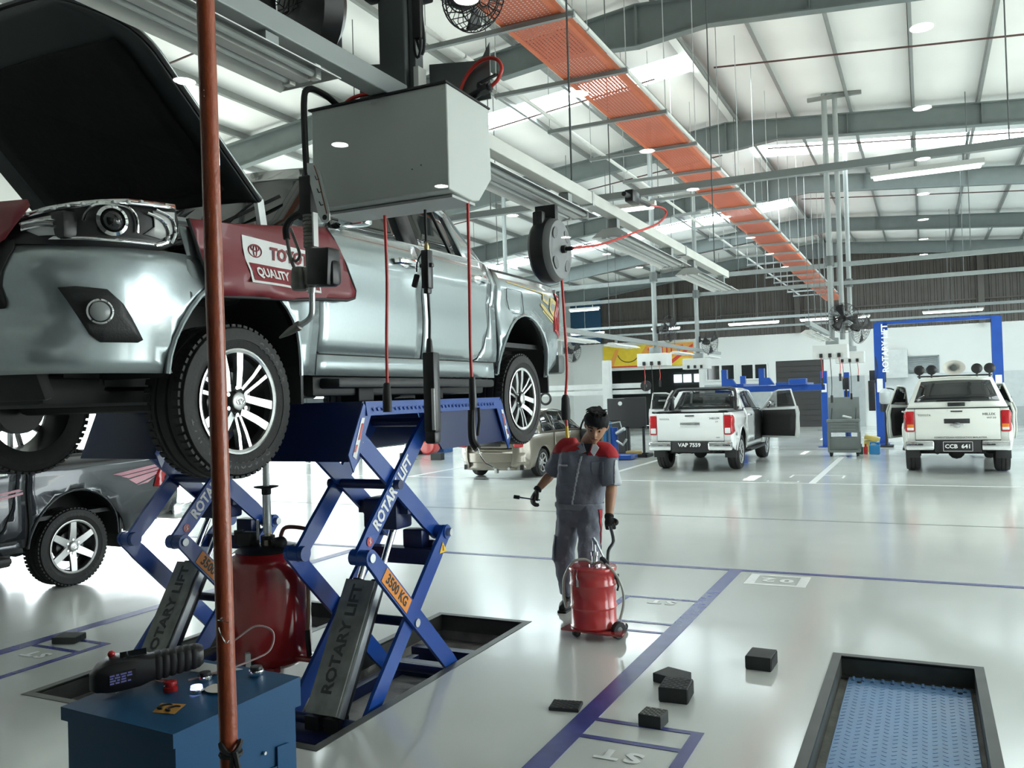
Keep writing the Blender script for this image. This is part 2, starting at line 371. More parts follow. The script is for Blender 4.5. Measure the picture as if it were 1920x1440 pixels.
for i, (xa, xb, za, zb) in enumerate((HB[1], HB[2])):
    b = B(); t = .06; xm = (xa+xb)/2
    for q in ((xa, xb, za, za+t), (xa, xb, zb-t, zb), (xa, xa+t, za+t, zb-t), (xb-t, xb, za+t, zb-t), (xm-.05, xm+.05, za+t, zb-t)): b.bx(q[0], q[1], 39.90, 40.08, q[2], q[3])
    wf = obj('window_%d' % (i+2), b, FRM, smooth=0, kind='structure')
    for c, d in ((xa+t, xm-.05), (xm+.05, xb-t)):
        b = B(); b.bx(c, d, 40.0, 40.01, za+t, zb-t); obj('pane', b, GLASSD, wf, smooth=0)
    b = B(); b.bx(xa+.7 if i == 0 else xm+.1, xb-.15, 40.03, 40.05, za+.1, zb-.32 if i else zb-.12); obj('white_poster', b, WHITEW, wf, smooth=0)
LOUV = mat('grey_louver', (.36, .40, .41), .4, .3)
b = B(); xa, xb, za, zb = HB[3]
for q in ((xa, xb, za, za+.05), (xa, xb, zb-.05, zb), (xa, xa+.05, za, zb), (xb-.05, xb, za, zb)): b.bx(q[0], q[1], 39.96, 40.1, q[2], q[3])
lv = thing('louver_vent', 'grey louvered vent set in the white back wall above the canopied truck', 'vent', (-.04, 40, 2.07)); obj('frame', b, LOUV, lv, smooth=0)
for k in range(13):
    b = B(); z = za+.07+k*.061; b.box((-.035, 40.03, z), (1.14, .07, .008), rot=Mx.Rotation(R(-35), 3, 'X')); obj('slat', b, LOUV, lv, smooth=0)
def open_wall(name, x, holes, t):
    b = B(); y = .85
    for (a, c, h) in holes:
        b.bx(x, x+t, y, a, 0, 6.7); b.bx(x, x+t, a, c, h, 6.7); y = c
    b.bx(x, x+t, y, 40.2, 0, 6.7)
    return obj(name, b, WHITEW, smooth=0, kind='structure')
open_wall('wall_left', XL-.2, [(8., 15., 4.4), (17, 24.5, 4.4)], .2)
open_wall('wall_right', XR, [(4., 9.8, 5.4), (11.2, 20.5, 5.4)], .2)
b = B(); b.bx(XL-.14, XL-.04, 19.45, 19.55, 0, 4.4); g9 = obj('trim_9', b, DGREY, None, 0, kind='structure'); b = B(); b.bx(XL-.14, XL-.04, 21.95, 22.05, 0, 4.4); obj('mullion', b, DGREY, g9, 0)
for k in range(15): b = B(); b.bx(XL-.12, XL-.06, 17, 24.5, .20+k*.29, .40+k*.29); obj('slat', b, DGREY, g9, 0)
NEARW = mat('grey_office_facade', (.42, .44, .43), .5)
b = B(); b.bx(XL-.2, -3.2, .8, .9, 0, 8); b.bx(1.6, XR+.2, .8, .9, 0, 8); b.bx(-3.2, 1.6, .8, .9, 3.4, 8); b.bx(-3.2, 1.6, .8, .9, 0, .15)
obj('wall_front', b, NEARW, smooth=0, kind='structure')
b = B(); b.bx(-60, XL-.2, -10, 60, -.08, -.03); b.bx(XR+.2, 60, -10, 60, -.08, -.03)
obj('floor_yard', b, mat('sunlit_concrete_yard', (.62, .62, .57), .7), smooth=0, kind='structure')
# viewing window of the lounge the picture is taken from, with the lounge's own downlights
def pane_mat():
    m = D.materials.new('viewing_window_glass'); m.use_nodes = True; nt = m.node_tree; nt.nodes.clear()
    o = nt.nodes.new('ShaderNodeOutputMaterial'); mx = nt.nodes.new('ShaderNodeMixShader'); t = nt.nodes.new('ShaderNodeBsdfTransparent'); g = nt.nodes.new('ShaderNodeBsdfGlossy')
    n = nt.nodes.new('ShaderNodeTexNoise'); n.inputs['Scale'].default_value = 2.; mr = nt.nodes.new('ShaderNodeMapRange'); mr.inputs[3].default_value = .038; mr.inputs[4].default_value = .046
    nt.links.new(n.outputs['Fac'], mr.inputs[0]); nt.links.new(mr.outputs[0], mx.inputs[0])
    t.inputs[0].default_value = (.965, .985, .98, 1); g.inputs['Roughness'].default_value = 0.
    nt.links.new(t.outputs[0], mx.inputs[1]); nt.links.new(g.outputs[0], mx.inputs[2]); nt.links.new(mx.outputs[0], o.inputs[0]); return m
b = B()
for q in ((-3.2, 1.6, .15, .2), (-3.2, 1.6, 3.35, 3.4), (-3.2, -3.15, .2, 3.35), (1.55, 1.6, .2, 3.35)): b.bx(q[0], q[1], .78, .92, q[2], q[3])
vw = obj('window_1', b, DGREY, smooth=0, kind='structure')
b = B(); b.bx(-3.15, 1.55, .846, .854, .2, 3.35); obj('pane', b, pane_mat(), vw, smooth=0)
LNG = mat('dark_lounge_wall', (.035, .037, .037), .6); LNF = mat('grey_lounge_carpet', (.04, .042, .042), .9)
b = B(); b.bx(-6.6, 3.5, -17.1, -17, 0, 4.2); b.bx(-6.6, -6.5, -17, .8, 0, 4.2); b.bx(3.4, 3.5, -17, .8, 0, 4.2); obj('wall_lounge', b, LNG, smooth=0, kind='structure')
b = B(); b.bx(-6.6, 3.5, -17.1, .8, -.1, 0); obj('floor_lounge', b, LNF, smooth=0, kind='structure')
b = B(); b.bx(-6.6, 3.5, -17.1, .8, 4.2, 4.3); lc = obj('ceiling_lounge', b, LNG, smooth=0, kind='structure')
DLM = mat('downlight_diffuser', (1, 1, .98), emit=DOWNLIGHT)
def downlights():
    dl = None
    for xr, yl in ((.06, rng(6.5, 6.5+1.9*6, 7)), (-2.46, rng(4.6, 4.6+1.9*7, 8)), (-4.95, rng(4.72, 4.72+1.9*6, 7))):
        for yv in yl:
            y = 1.7-yv
            if dl is None:
                dl = thing('downlight', 'round white recessed downlight in the lounge ceiling', 'downlight', (0, 0, 0), 'lounge downlights')
                b = B(); b.lathe([(.075, 0), (.09, -.004), (.092, 0), (.085, .004)], n=24, closed=True); obj('rim', b, WHITEP, dl)
                b = B(); b.cyl((0, 0, -.001), (0, 0, -.003), .075, n=28); obj('diffuser', b, DLM, dl); dl.location = (xr, y, 4.199); src = dl
            else: dup(src, (xr, y, 4.199))
downlights()
# ---------------------------------------------------------------- pickups (local frame: y runs from the front bumper to the tailgate, x across, z up)
PLAN = spline([(0, 0, 0), (.3, .004, 0), (.52, .03, 0), (.69, .09, 0), (.81, .19, 0), (.88, .32, 0), (.917, .5, 0), (.93, .75, 0), (.935, 1.1, 0), (.935, 2.2, 0), (.935, 3.4, 0), (.935, 4.5, 0), (.925, 4.9, 0), (.905, 5.12, 0), (.87, 5.22, 0)], 6)
PQ = [0.]
for a_, c_ in zip(PLAN, PLAN[1:]): PQ.append(PQ[-1]+(c_-a_).length)
def plan(q):
    for i in range(len(PQ)-1):
        if q <= PQ[i+1] or i == len(PQ)-2:
            t = (q-PQ[i])/(PQ[i+1]-PQ[i]); p = PLAN[i].lerp(PLAN[i+1], t); d = PLAN[i+1]-PLAN[i]
            a = PLAN[max(i-1, 0)]; c = PLAN[min(i+2, len(PLAN)-1)]
            d0 = PLAN[i+1]-a; d1 = c-PLAN[i]; d = d0.normalized().lerp(d1.normalized(), min(max(t, 0), 1)).normalized()
            return p.x, p.y, d.y, -d.x
def qs(s):
    for i in range(len(PQ)-1):
        if PLAN[i+1].y >= s and s > .02: return PQ[i]+(PQ[i+1]-PQ[i])*(s-PLAN[i].y)/(PLAN[i+1].y-PLAN[i].y)
    return PQ[-1]+s-5.22
SIDEB = [(.40, -.045), (.54, -.03), (.68, -.006), (.85, 0), (1.0, -.01), (1.13, -.006), (1.16, -.004), (1.24, -.03), (1.34, -.07)]
FRONTB = [(.40, -.02), (.46, .03), (.54, .035), (.60, -.005), (.66, -.03), (.74, -.025), (.79, .02), (.86, .035), (.92, .015), (.97, -.01), (1.05, -.03), (1.15, -.07), (1.2, -.12)]
AF, AR = (.99, .40, .45, .50), (4.32, .43, .50, .52)     # arches: centre s, z, half-width, half-height
def ss(t): t = min(max(t, 0), 1); return t*t*(3-2*t)
def mkbody(flare=.03, z0=0.):
    def body(q, z, off=0.):
        sx = 1 if q >= 0 else -1; q = abs(q); x, s, nx, ns = plan(q)
        f = 1-ss((q-.55)/.45); o = off+f*smoothi(FRONTB, z)+(1-f)*smoothi(SIDEB, z)
        for (ca, cz, ra, rz) in (AF, AR):
            d = math.hypot((s-ca)/ra, (z-cz)/rz)
            if .9 < d < 1.3 and s > .5: o += flare*(1-ss((d-1.)/.26))
        if 2.6 < s < 5.3: o += .012*ss((z-1.02)/.05)*(1-ss((z-1.14)/.1))
        return V((sx*(x+nx*o), s+ns*o, z+z0))
    return body
def arc(a, t0, t1, n=16, k=1.):
    return [(a[0]+a[2]*k*math.cos(t), a[1]+a[3]*k*math.sin(t)) for t in rng(R(t0), R(t1), n)]
def belt(s): return interp([(.6, 1.12), (1.2, 1.18), (1.6, 1.25), (1.85, 1.285), (2.6, 1.315), (3.7, 1.33)], s)
def gh(sx, s, z, off=0.):
    z_ = (z-1.30)
    x = .865-.38*z_-(.10*ss((2.0-s)/.6))*ss(z_/.4)-.05*ss((s-3.1)/.6)*ss(z_/.4)
    return V((sx*(x+off), s, z))
def wheel(parent, c, sx, style, r=.385, w_=.25, letter=False, tread=True, M=None):
    """tyre, rim and hub as parts; c = wheel centre, sx the outward side"""
    ax = (sx, 0, 0); o = V(c); h = w_/2; rr = r*.69
    b = B(); P = [(rr-.012, -h+.02), (rr+.02, -h+.006), (r*.86, -h-.006), (r-.02, -h+.015), (r-.006, -h+.04), (r, -h+.07), (r, -.045), (r-.012, -.04), (r-.012, -.03), (r, -.025), (r, .025), (r-.012, .03), (r-.012, .04), (r, .045), (r, h-.07), (r-.006, h-.04), (r-.02, h-.015), (r*.95, h-.003), (r*.945, h-.0005), (r*.86, h+.006), (r*.80, h+.008), (r*.795, h+.004), (rr+.02, h-.006), (rr-.012, h-.02)]
    b.lathe(P, o, ax, 56)
    ty = obj('tyre', b, M['tyre'], parent, 25)
    if tread:
        b = B()
        for k in range(58):
            t = 2*PI*k/58
            for sd, ph in ((1, 0), (-1, .5)):
                t2 = t+ph*2*PI/58; rad = V((0, math.cos(t2), math.sin(t2))); tan = V((0, -math.sin(t2), math.cos(t2)))
                b.box(o+V(ax)*(sd*(h-.036))+rad*(r-.0065), (.042, .027, .013), rot=Mx((V((1, 0, 0)), tan, rad)).transposed())
        obj('tread_blocks', b, M['tyre'], ty, smooth=0, kind='stuff')
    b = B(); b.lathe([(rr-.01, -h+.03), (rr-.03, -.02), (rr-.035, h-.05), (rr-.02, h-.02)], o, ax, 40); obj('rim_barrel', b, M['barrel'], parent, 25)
    b = B(); b.lathe([(rr-.024, h-.022), (rr-.006, h-.012), (rr-.001, h-.004), (rr-.010, h-.002), (rr-.022, h-.008)], o, ax, 48, closed=True); rim = obj('rim_lip', b, M['rim'], parent, 25)
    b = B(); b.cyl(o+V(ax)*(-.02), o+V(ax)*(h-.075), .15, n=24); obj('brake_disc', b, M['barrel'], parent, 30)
    def P3(rad, ang, d): return o+V(ax)*d+V((0, math.cos(ang), math.sin(ang)))*rad
    def spoke(ang, r0, r1, w0, w1, d0, d1, off0=0., off1=0., th=.028):
        bm = B(); rad = V((0, math.cos(ang), math.sin(ang))); tan = V((0, -math.sin(ang), math.cos(ang)))
        pts = []
        for rr_, w__, d, of in ((r0, w0, d0, off0), (lerp(r0, r1, .5), lerp(w0, w1, .5), lerp(d0, d1, .5)+.006, lerp(off0, off1, .42)), (r1, w1, d1, off1)):
            for q in (-1, 1):
                for dd in (0, -th): pts.append(bm.bm.verts.new(o+rad*rr_+tan*(of+q*w__/2)+V(ax)*(d+dd)))
        f = bm.bm.faces.new
        for i in (0, 4):
            a = pts[i:i+4]; c2 = pts[i+4:i+8]
            f((a[0], a[2], c2[2], c2[0])); f((a[1], c2[1], c2[3], a[3])); f((a[0], c2[0], c2[1], a[1])); f((a[2], a[3], c2[3], c2[2]))
        return bm
    if style == 'twin':
        spec = []
        for t in (100, -20, 220):
            for q in (-1, 1): spec.append((R(t), .055, rr-.012, .036, .044, q*.036, q*.062))
        for t in (40, -80, 160):
            for q in (-1, 1): spec.append((R(t), .075, rr-.012, .016, .02, q*.015, q*.036))
    elif style == 'six': spec = [(R(90+60*k), .05, rr-.012, .075, .06, 0, 0) for k in range(6)]
    else: spec = [(R(90+51.4*k), .05, rr-.012, .035, .035, 0, 0) for k in range(7)]
    for (t, r0, r1, w0, w1, f0, f1) in spec: obj('spoke', spoke(t, r0, r1, w0, w1, h-.035, h-.012, f0, f1), M['rim'], parent, smooth=20)
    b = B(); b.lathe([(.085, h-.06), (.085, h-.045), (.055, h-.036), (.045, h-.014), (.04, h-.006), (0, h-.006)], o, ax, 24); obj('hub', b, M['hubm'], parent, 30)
    b = B(); b.lathe([(.046, h-.022), (.044, h-.008), (.036, h-.004), (0, h-.003)], o, ax, 24); obj('centre_cap', b, ALLOYD, parent, 30)
    for k in range(6):
        t = R(30+60*k); b = B(); b.cyl(P3(.068, t, h-.05), P3(.068, t, h-.022), .0105, n=6); obj('wheel_nut', b, CHROME, parent, smooth=0)
    if letter:
        emblem(parent, o+V(ax)*(h-.002), V((0, sx, 0)), V((0, 0, 1)), .026, CHROME)
        def ring(s, a0, rad, size, m, step=1.):
            da = size*.88*step/rad
            for i, ch in enumerate(s):
                if ch == ' ': continue
                t = a0-sx*i*da
                rd = V((0, math.cos(t), math.sin(t))); tn = V((0, math.sin(t), -math.cos(t)))*sx
                text('tyre_lettering', ch, size, m, o+rad*rd+V(ax)*(h+.0055), tn, rd, ty, bold=.0015, depth=.0012)
        for s, a0, rad, size, stp in letter: ring(s, R(a0), rad, size, M['letter'], stp)
    return ty
def emblem(parent, c, xd, yd, s, m, name='emblem'):
    b = B(); c = V(c); xd = V(xd).normalized(); yd = V(yd).normalized()
    def ell(cx, cy, rx, ry): b.tube([c+xd*(cx+rx*math.cos(t))*s+yd*(cy+ry*math.sin(t))*s for t in rng(0, 2*PI*23/24, 24)], s*.07, 5, closed=True)
    ell(0, 0, 1, .68); ell(0, .3, .62, .32); ell(0, -.02, .26, .62); return obj(name, b, m, parent)
TYRE = mat('tyre_rubber', (.018, .018, .018), .65, nz=(14, .25), bump=(60, .15)); BARREL = mat('rim_pocket_black', (.01, .01, .01), .35)  # BARREL is the black of rim pockets, barrel and brake disc
ALLOY = mat('machined_alloy', (.82, .83, .83), .22, .85, nz=(18, .04)); ALLOYD = mat('dull_silver_alloy', (.50, .50, .49), .35, .7)
LETT = mat('tyre_letter_rubber', (.055, .057, .057), .5); TRIM = mat('black_trim', (.02, .021, .022), .5, bump=(120, .1)); CABIN = mat('dark_cabin_cloth', (.02, .02, .02), .8)
FRAME = mat('underbody_black', (.012, .012, .012), .7, nz=(6, .3))
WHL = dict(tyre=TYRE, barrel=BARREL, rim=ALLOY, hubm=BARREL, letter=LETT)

def pickup(name, label, paint, style='twin', droop=(0, 0), hood_open=0., doors_open={}, canopy=False, detail=True, warp=None, front=True, rtyre=None, letter=None, tails='new', chrome_bumper=False, glass=None, wheels=(1, -1), rim=None, cat='pickup truck', roll=True, group=None):
    t = thing(name, label, cat, group=group); body = mkbody(); st = .09 if detail else .16
    W = dict(WHL); G = glass or GLASSD
    if rim: W['rim'] = rim; W['hubm'] = rim
    PQs = lambda pts: [(qs(s), z) for s, z in pts]
    def side(nm, pts, m, off=0., solid=.006, par=t, sx=1, step=None, lab=None):
        b = B(); b.spoly(PQs(pts), lambda q, z: body(q*sx, z, off), step or st); return obj(nm, b, m, par, 40, solid=solid, label=lab)
    # front bumper and fascia ------------------------------------------------------
    if front:
        ae = [(s, z) for s, z in arc(AF, 172, 115, 8)]
        edge = [(qs(s), z) for s, z in [(.57, .42)]+ae if z < .95 and s < .8]
        qe = edge[-1][0]
        pol = edge+[(qe, .972), (-qe, .972)]+[(-q, z) for q, z in edge[::-1]]
        b = B(); b.spoly(pol, body, st*.7); obj('front_bumper', b, paint, t, 40, solid=.008)
        b = B(); b.spoly([(-.52, .70), (.52, .70), (.60, .95), (.56, 1.13), (-.56, 1.13), (-.60, .95)], lambda q, z: body(q, z, .012), .08); gr = obj('grille', b, BLK, t, solid=.01)
        for z in (.80, .88, .96, 1.04): b = B(); b.tube([body(q, z, .03) for q in rng(-.5, .5, 11)], .011, 6); obj('grille_bar', b, CHROME, gr)
        b = B(); b.spoly([(-.45, .455), (.45, .455), (.40, .60), (-.40, .60)], lambda q, z: body(q, z, .012), .08); obj('lower_intake', b, BLK, t, solid=.008)
        emblem(t, body(0, .96, .05), (1, 0, 0), (0, 0, 1), .08, CHROME)
    for sx in (1, -1):
        if front:
            # headlight: dark housing with reflector, projector, chrome trims under a clear cover line
            b = B(); hl = [(.52, 1.05), (.66, 1.10), (1.05, 1.165), (1.28, 1.18), (1.30, 1.11), (1.285, 1.01), (1.20, .968), (.85, .955), (.60, .965), (.53, .985)]
            b.spoly(hl, lambda q, z: body(q*sx, z, .012), .06); h = obj('headlamp', b, BLKG, t, 40, solid=.012)
            for p in (([(.60, 1.09), (.72, 1.12), (1.05, 1.175), (1.28, 1.19), (1.28, 1.165), (1.05, 1.15), (.72, 1.095), (.6, 1.07)], CHROME), ([(.74, .978), (1.2, .985), (1.285, 1.02), (1.295, 1.07), (1.27, 1.035), (1.18, 1.0), (.76, .992)], CHROME), ([(.62, 1.06), (.80, 1.09), (.83, 1.0), (.70, .995), (.62, 1.03)], CLEARL), ([(1.16, 1.14), (1.27, 1.15), (1.275, 1.06), (1.2, 1.02), (1.12, 1.03), (1.17, 1.07)], CLEARL)):
                b = B(); b.spoly(p[0], lambda q, z: body(q*sx, z, .02), .06); obj('reflector', b, p[1], h, 40, solid=.004)
            pc = body(sx*.98, 1.07, .02); n_ = (body(sx*.98, 1.07, .1)-pc).normalized()
            b = B(); b.lathe([(.062, -.004), (.066, .008), (.052, .016), (.047, .006)], pc, n_, 24, closed=True); obj('projector_ring', b, CHROME, h)
            b = B(); b.ball(pc, .046, 16); obj('projector_lens', b, GLASSD, h)
            if detail:
                for P in ([(1.13, 1.125), (1.20, 1.105), (1.235, 1.06), (1.225, 1.01), (1.17, .985)], [(1.17, 1.145), (1.25, 1.12), (1.272, 1.06), (1.25, 1.005)], [(.87, 1.06), (.885, 1.10), (.93, 1.135), (1.03, 1.14), (1.08, 1.10), (1.085, 1.03)], [(.62, 1.045), (.72, 1.06), (.80, 1.05)], [(.63, 1.02), (.72, 1.035), (.81, 1.025)]):
                    b = B(); b.tube([body(q*sx, z, .026) for q, z in P], .0065, 6, smooth=4); obj('chrome_trim', b, CHROME, h)
                b = B()
                for k in range(9):
                    q = .64+k*.058; p0 = body(sx*q, 1.085+.085*(q-.6)/.5, .024); b.box(p0, (.016, .016, .012), .003)
                obj('daylight_led', b, CLEARL, h, kind='stuff')
            b = B(); b.spoly([(.775, .775), (.84, .782), (.955, .775), (1.02, .715), (1.115, .565), (1.09, .552), (.93, .55), (.885, .585)], lambda q, z: body(q*sx, z, .016), .06); fb = obj('fog_lamp_bezel', b, TRIM, t, 40, solid=.02)
            pc = body(sx*.925, .678, .022); n_ = (body(sx*.925, .678, .1)-pc+V((0, 0, .0))).normalized()
            b = B(); b.lathe([(.050, -.01), (.054, .012), (.047, .018), (.042, .008), (.03, -.004), (0, -.006)], pc, n_, 24); fl = obj('fog_lamp', b, CHROME, fb)
            b = B(); b.lathe([(.041, .012), (.03, .02), (0, .023)], pc, n_, 20); obj('lens', b, mat('frosted_fog_lens', (.35, .37, .37), .12), fl)
            # front fender
            ar = [(s, z) for s, z in arc(AF, 110, 0, 14)]
            top = [(s, belt(s)-.03) for s in rng(1.6, .80, 7)]
            side('front_fender', [(.66, .978)]+[(s, z) for s, z in arc(AF, 140, 0, 18) if z > .5]+[(1.44, .42), (1.597, .42)]+top+[(.62, 1.10)], paint, sx=sx)
            b = B(); b.tube([body(qs(s)*sx, z, .004) for s, z in arc(AF, 178, 2, 20)], .012, 6); obj('arch_lip', b, paint, t)
        # doors
        fr = [(1.605, .56), (1.625, .545), (2.692, .545), (2.70, belt(2.70))]+[(s, belt(s)) for s in (2.4, 2.1, 1.85, 1.605)]
        rr_ = [(2.712, .545), (3.42, .545), (3.50, .57), (3.58, .67), (3.66, .85), (3.70, 1.0), (3.715, belt(3.7)), (3.2, belt(3.2)), (2.712, belt(2.71))]
        for dn, pts, hs in (('front_door', fr, 2.50), ('rear_door', rr_, 3.50)):
            if dn == 'front_door' and sx in doors_open: continue
            d = side(dn, pts, paint, sx=sx, solid=.01)
            b = B(); p0 = body(sx*qs(hs), 1.17, .03)
            b.tube([body(sx*qs(hs-.13), 1.165, .004), body(sx*qs(hs-.08), 1.17, .04), body(sx*qs(hs+.06), 1.17, .04), body(sx*qs(hs+.12), 1.168, .006)], .023, 8, smooth=4); obj('door_handle', b, CHROME, d)
            b = B(); b.ball(body(sx*qs(hs), 1.165, -.004), .06, 12, (.25, 1.3, .5)); obj('handle_recess', b, CHROME if detail else TRIM, d)
        side('rocker_panel', [(1.605, .42), (3.78, .42), (3.76, .538), (1.605, .538)], paint, sx=sx, off=-.004)
        side('quarter_panel', [(3.45, .545), (3.79, .545), (3.80, 1.30), (3.725, 1.325), (3.712, 1.0), (3.672, .85), (3.59, .66), (3.51, .56)], paint, sx=sx)
        side('shut_line', [(1.55, .46), (3.85, .46), (3.86, 1.27), (1.55, 1.22)], BLK, sx=sx, off=-.022, solid=0)
        # bed side
        bp = [(3.825, .44)]+arc(AR, 180, 0, 22)+[(4.84, .44), (5.215, .60), (5.215, 1.275), (3.825, 1.275)]
        bp = [(s, z) for s, z in bp if not (s < 3.83 and z < .44)]
        side('bed_side', bp, paint, sx=sx, solid=.03)
        b = B(); b.tube([body(qs(s)*sx, z, .002) for s, z in arc(AR, 178, 2, 20)], .012, 6); obj('arch_lip', b, paint, t)
        b = B(); b.tube([body(sx*qs(s), 1.28, -.03) for s in rng(3.83, 5.2, 6)], .026, 8); obj('bed_rail_cap', b, TRIM, t)
        # arch liners
        for a in (AF, AR):
            b = B(); b.grid(lambda u, v: V((sx*v, a[0]+a[2]*1.03*math.cos(u), a[1]+a[3]*1.03*math.sin(u))), rng(0, PI, 18), [.50, .70, .905]); b.bx(sx*.49, sx*.5, a[0]-a[2], a[0]+a[2], a[1]-.05, a[1]+a[3]+.02)
            obj('wheel_arch_liner', b, BLK, t, 60)
        for y_, z_ in ((AF[0]+.47, .30), (AR[0]+.54, .33)):
            b = B(); b.bx(sx*.66, sx*.915, y_-.012, y_+.012, z_-.04, z_+.3, .004); obj('mud_flap', b, TRIM, t)
        # step
        b = B(); b.bx(sx*.80, sx*1.0, 1.68, 3.62, .345, .405, .02); b.bx(sx*.78, sx*.86, 1.62, 3.70, .30, .42, .02); sp = obj('side_step', b, TRIM, t)
        # greenhouse
        def gp(nm, pts, m, off=0., solid=.012, par=t):
            b = B(); b.spoly(pts, lambda s, z: gh(sx, s, z, off), .14); return obj(nm, b, m, par, 40, solid=solid)
        gp('windscreen_pillar', [(1.50, 1.215), (1.72, 1.27), (2.16, 1.67), (2.30, 1.71), (2.2, 1.745), (2.05, 1.73)], paint)
        gp('roof_rail', [(2.2, 1.745), (2.30, 1.71), (2.70, 1.72), (3.15, 1.70), (3.40, 1.65), (3.48, 1.70), (3.30, 1.755), (2.7, 1.775)], paint)
        gp('middle_pillar', [(2.62, belt(2.6)), (2.80, belt(2.8)), (2.80, 1.72), (2.62, 1.72)], TRIM)
        gp('rear_pillar', [(3.44, 1.33), (3.72, 1.33), (3.48, 1.70), (3.40, 1.65), (3.42, 1.5)], paint)
        if sx not in doors_open: gp('side_window', [(1.74, 1.275), (2.62, 1.315), (2.62, 1.72), (2.30, 1.71), (2.16, 1.67)], G, -.008, .004)
        gp('side_window', [(2.80, 1.318), (3.44, 1.33), (3.42, 1.5), (3.40, 1.65), (3.15, 1.70), (2.80, 1.72)], G, -.008, .004)
        gp('quarter_bar', [(3.26, 1.325), (3.285, 1.325), (3.20, 1.695), (3.18, 1.695)], TRIM, .002, .01)
        b = B(); b.tube([gh(sx, s, belt(s)+.002, .008) for s in rng(1.7, 3.72, 10)], .010, 6); obj('belt_moulding', b, CHROME if detail else TRIM, t)
        # mirror
        mir = []
        if sx not in doors_open:
            b = B(); b.box((sx*1.03, 1.83, 1.36), (.20, .10, .16), .03); b.bar((sx*.86, 1.86, 1.30), (sx*.98, 1.84, 1.32), .05, .04); obj('door_mirror', b, CHROME if detail else paint, t)
        # tail lamp
        b = B()
        z0, z1 = (.80, 1.22) if tails == 'new' else (.82, 1.22)
        b.spoly([(qs(5.02), z0+.06), (qs(5.22), z0), (qs(5.22), z1), (qs(5.10), z1), (qs(5.06), z1-.15)], lambda q, z: body(q*sx, z, .012), .08); tl = obj('tail_lamp', b, REDL, t, 40, solid=.01)
        for za, zb, m in ((z0, z1, REDL), ):
            b = B(); b.bx(sx*.735, sx*.885, 5.205, 5.235, za, zb, .02); obj('rear_lens', b, m, tl)
        b = B(); b.bx(sx*.75, sx*.87, 5.22, 5.24, z0+.03, z0+.15, .012); obj('clear_lens', b, CLEARL if tails == 'new' else AMBER, tl)
        if tails != 'new': b = B(); b.bx(sx*.75, sx*.87, 5.22, 5.242, z0+.03, z0+.09, .012); obj('clear_lens', b, CLEARL, tl)
        b = B(); b.bx(sx*.728, sx*.875, 5.18, 5.207, .63, 1.268, .01); obj('corner_panel', b, paint, t)
        b = B(); b.bx(sx*.40, sx*.90, 5.17, 5.33, .47, .655, .035); obj('rear_bumper', b, CHROME if chrome_bumper else DGREY, t)
    # middle pieces
    b = B(); b.bx(-.40, .40, 5.15, 5.30, .43, .66, .02); obj('bumper_step', b, TRIM, t)
    b = B(); b.bx(-.725, .725, 5.185, 5.225, .665, 1.265, .012); tg = obj('tailgate', b, paint, t)
    b = B(); b.bx(-.22, .22, 5.222, 5.235, .98, 1.07, .006); b.bx(-.19, .19, 5.23, 5.24, 1.0, 1.03, .004); obj('tailgate_handle', b, CHROME if tails == 'new' else TRIM, tg)
    b = B(); b.bx(-.10, .10, 5.224, 5.238, 1.20, 1.225, .005); obj('brake_lamp', b, BLKG, tg)
    b = B(); b.bx(-.86, .86, 3.83, 3.86, .70, 1.27); b.bx(-.86, .86, 3.83, 5.19, .68, .72); obj('load_bed', b, TRIM, t, 0)
    hx = .80
    if front:
        hp = lambda k, u: V((k*(.80-.10*u-.05*u*u)*1.0, 1.28-1.15*u, 1.17-.02*u-.09*u*u+.045*(1-k*k)*(1-.5*u)))
        if not hood_open:
            b = B(); b.grid(lambda u, v: hp(v, u), rng(0, 1, 8), rng(-1, 1, 11)); obj('hood', b, paint, t, 40, solid=.02)
        else:
            piv = V((0, 1.28, 1.365)); ca, sa = math.cos(hood_open), math.sin(hood_open)
            wid = lambda u: .83-.05*u-(.0 if u < .66 else .36*((u-.66)/.34)**2.4)
            def ho(k, u, d=0.):
                l = 1.24*u; dz = .055*(1-k*k)+d-.05*max(0, u-.8)/.2*.6
                return piv+V((k*wid(u), -l*ca+dz*sa, l*sa+dz*ca))
            us = rng(0, 1, 27)
            b = B(); b.grid(lambda u, v: ho(v, u), us, rng(-1, 1, 13)); hd = obj('hood', b, paint, t, 40, solid=.012)
            b = B(); b.grid(lambda u, v: ho(v*.985, .005+u*.985, -.02-.012*(abs(v) > .85)), us, rng(-1, 1, 13)); obj('inner_panel', b, mat('hood_inner_primer', (.045, .052, .054), .45), hd, 40, solid=.012)
            b = B(); b.grid(lambda u, v: ho(v*.80, .09+u*.70, -.05), us, rng(-1, 1, 13)); obj('insulation_pad', b, mat('black_insulation_felt', (.006, .006, .006), .95, bump=(30, .3)), hd, 40, solid=.02)
            for k in (-1, 1): b = B(); b.tube([ho(k*.99, u, -.022) for u in us], .013, 6); obj('hood_seal', b, BLKG, hd)
            b = B(); b.tube([ho(k, 1., -.02) for k in rng(-.95, .95, 9)], .013, 6); obj('hood_seal', b, BLKG, hd)
            for k in (-1, 1):
                b = B(); b.bar((k*.80, 1.32, 1.14), piv+V((k*.80, 0, -.0)), .025, .05); b.bar(piv+V((k*.80, 0, 0)), ho(k*.96, .08, -.02), .02, .04); obj('hinge', b, STEEL, hd)
            b = B(); b.bx(-.80, .80, .12, .22, .98, 1.10, .02); b.bx(-.72, .72, .25, 1.25, .80, 1.02, .05); obj('engine_bay', b, BLKG, t)
            b = B(); b.bx(-.30, .32, .40, 1.05, 1.0, 1.12, .04); b.bx(.42, .66, .55, .80, 1.0, 1.13, .02); b.bx(-.68, -.40, .5, .8, 1.0, 1.14, .03); obj('engine', b, TRIM, t)
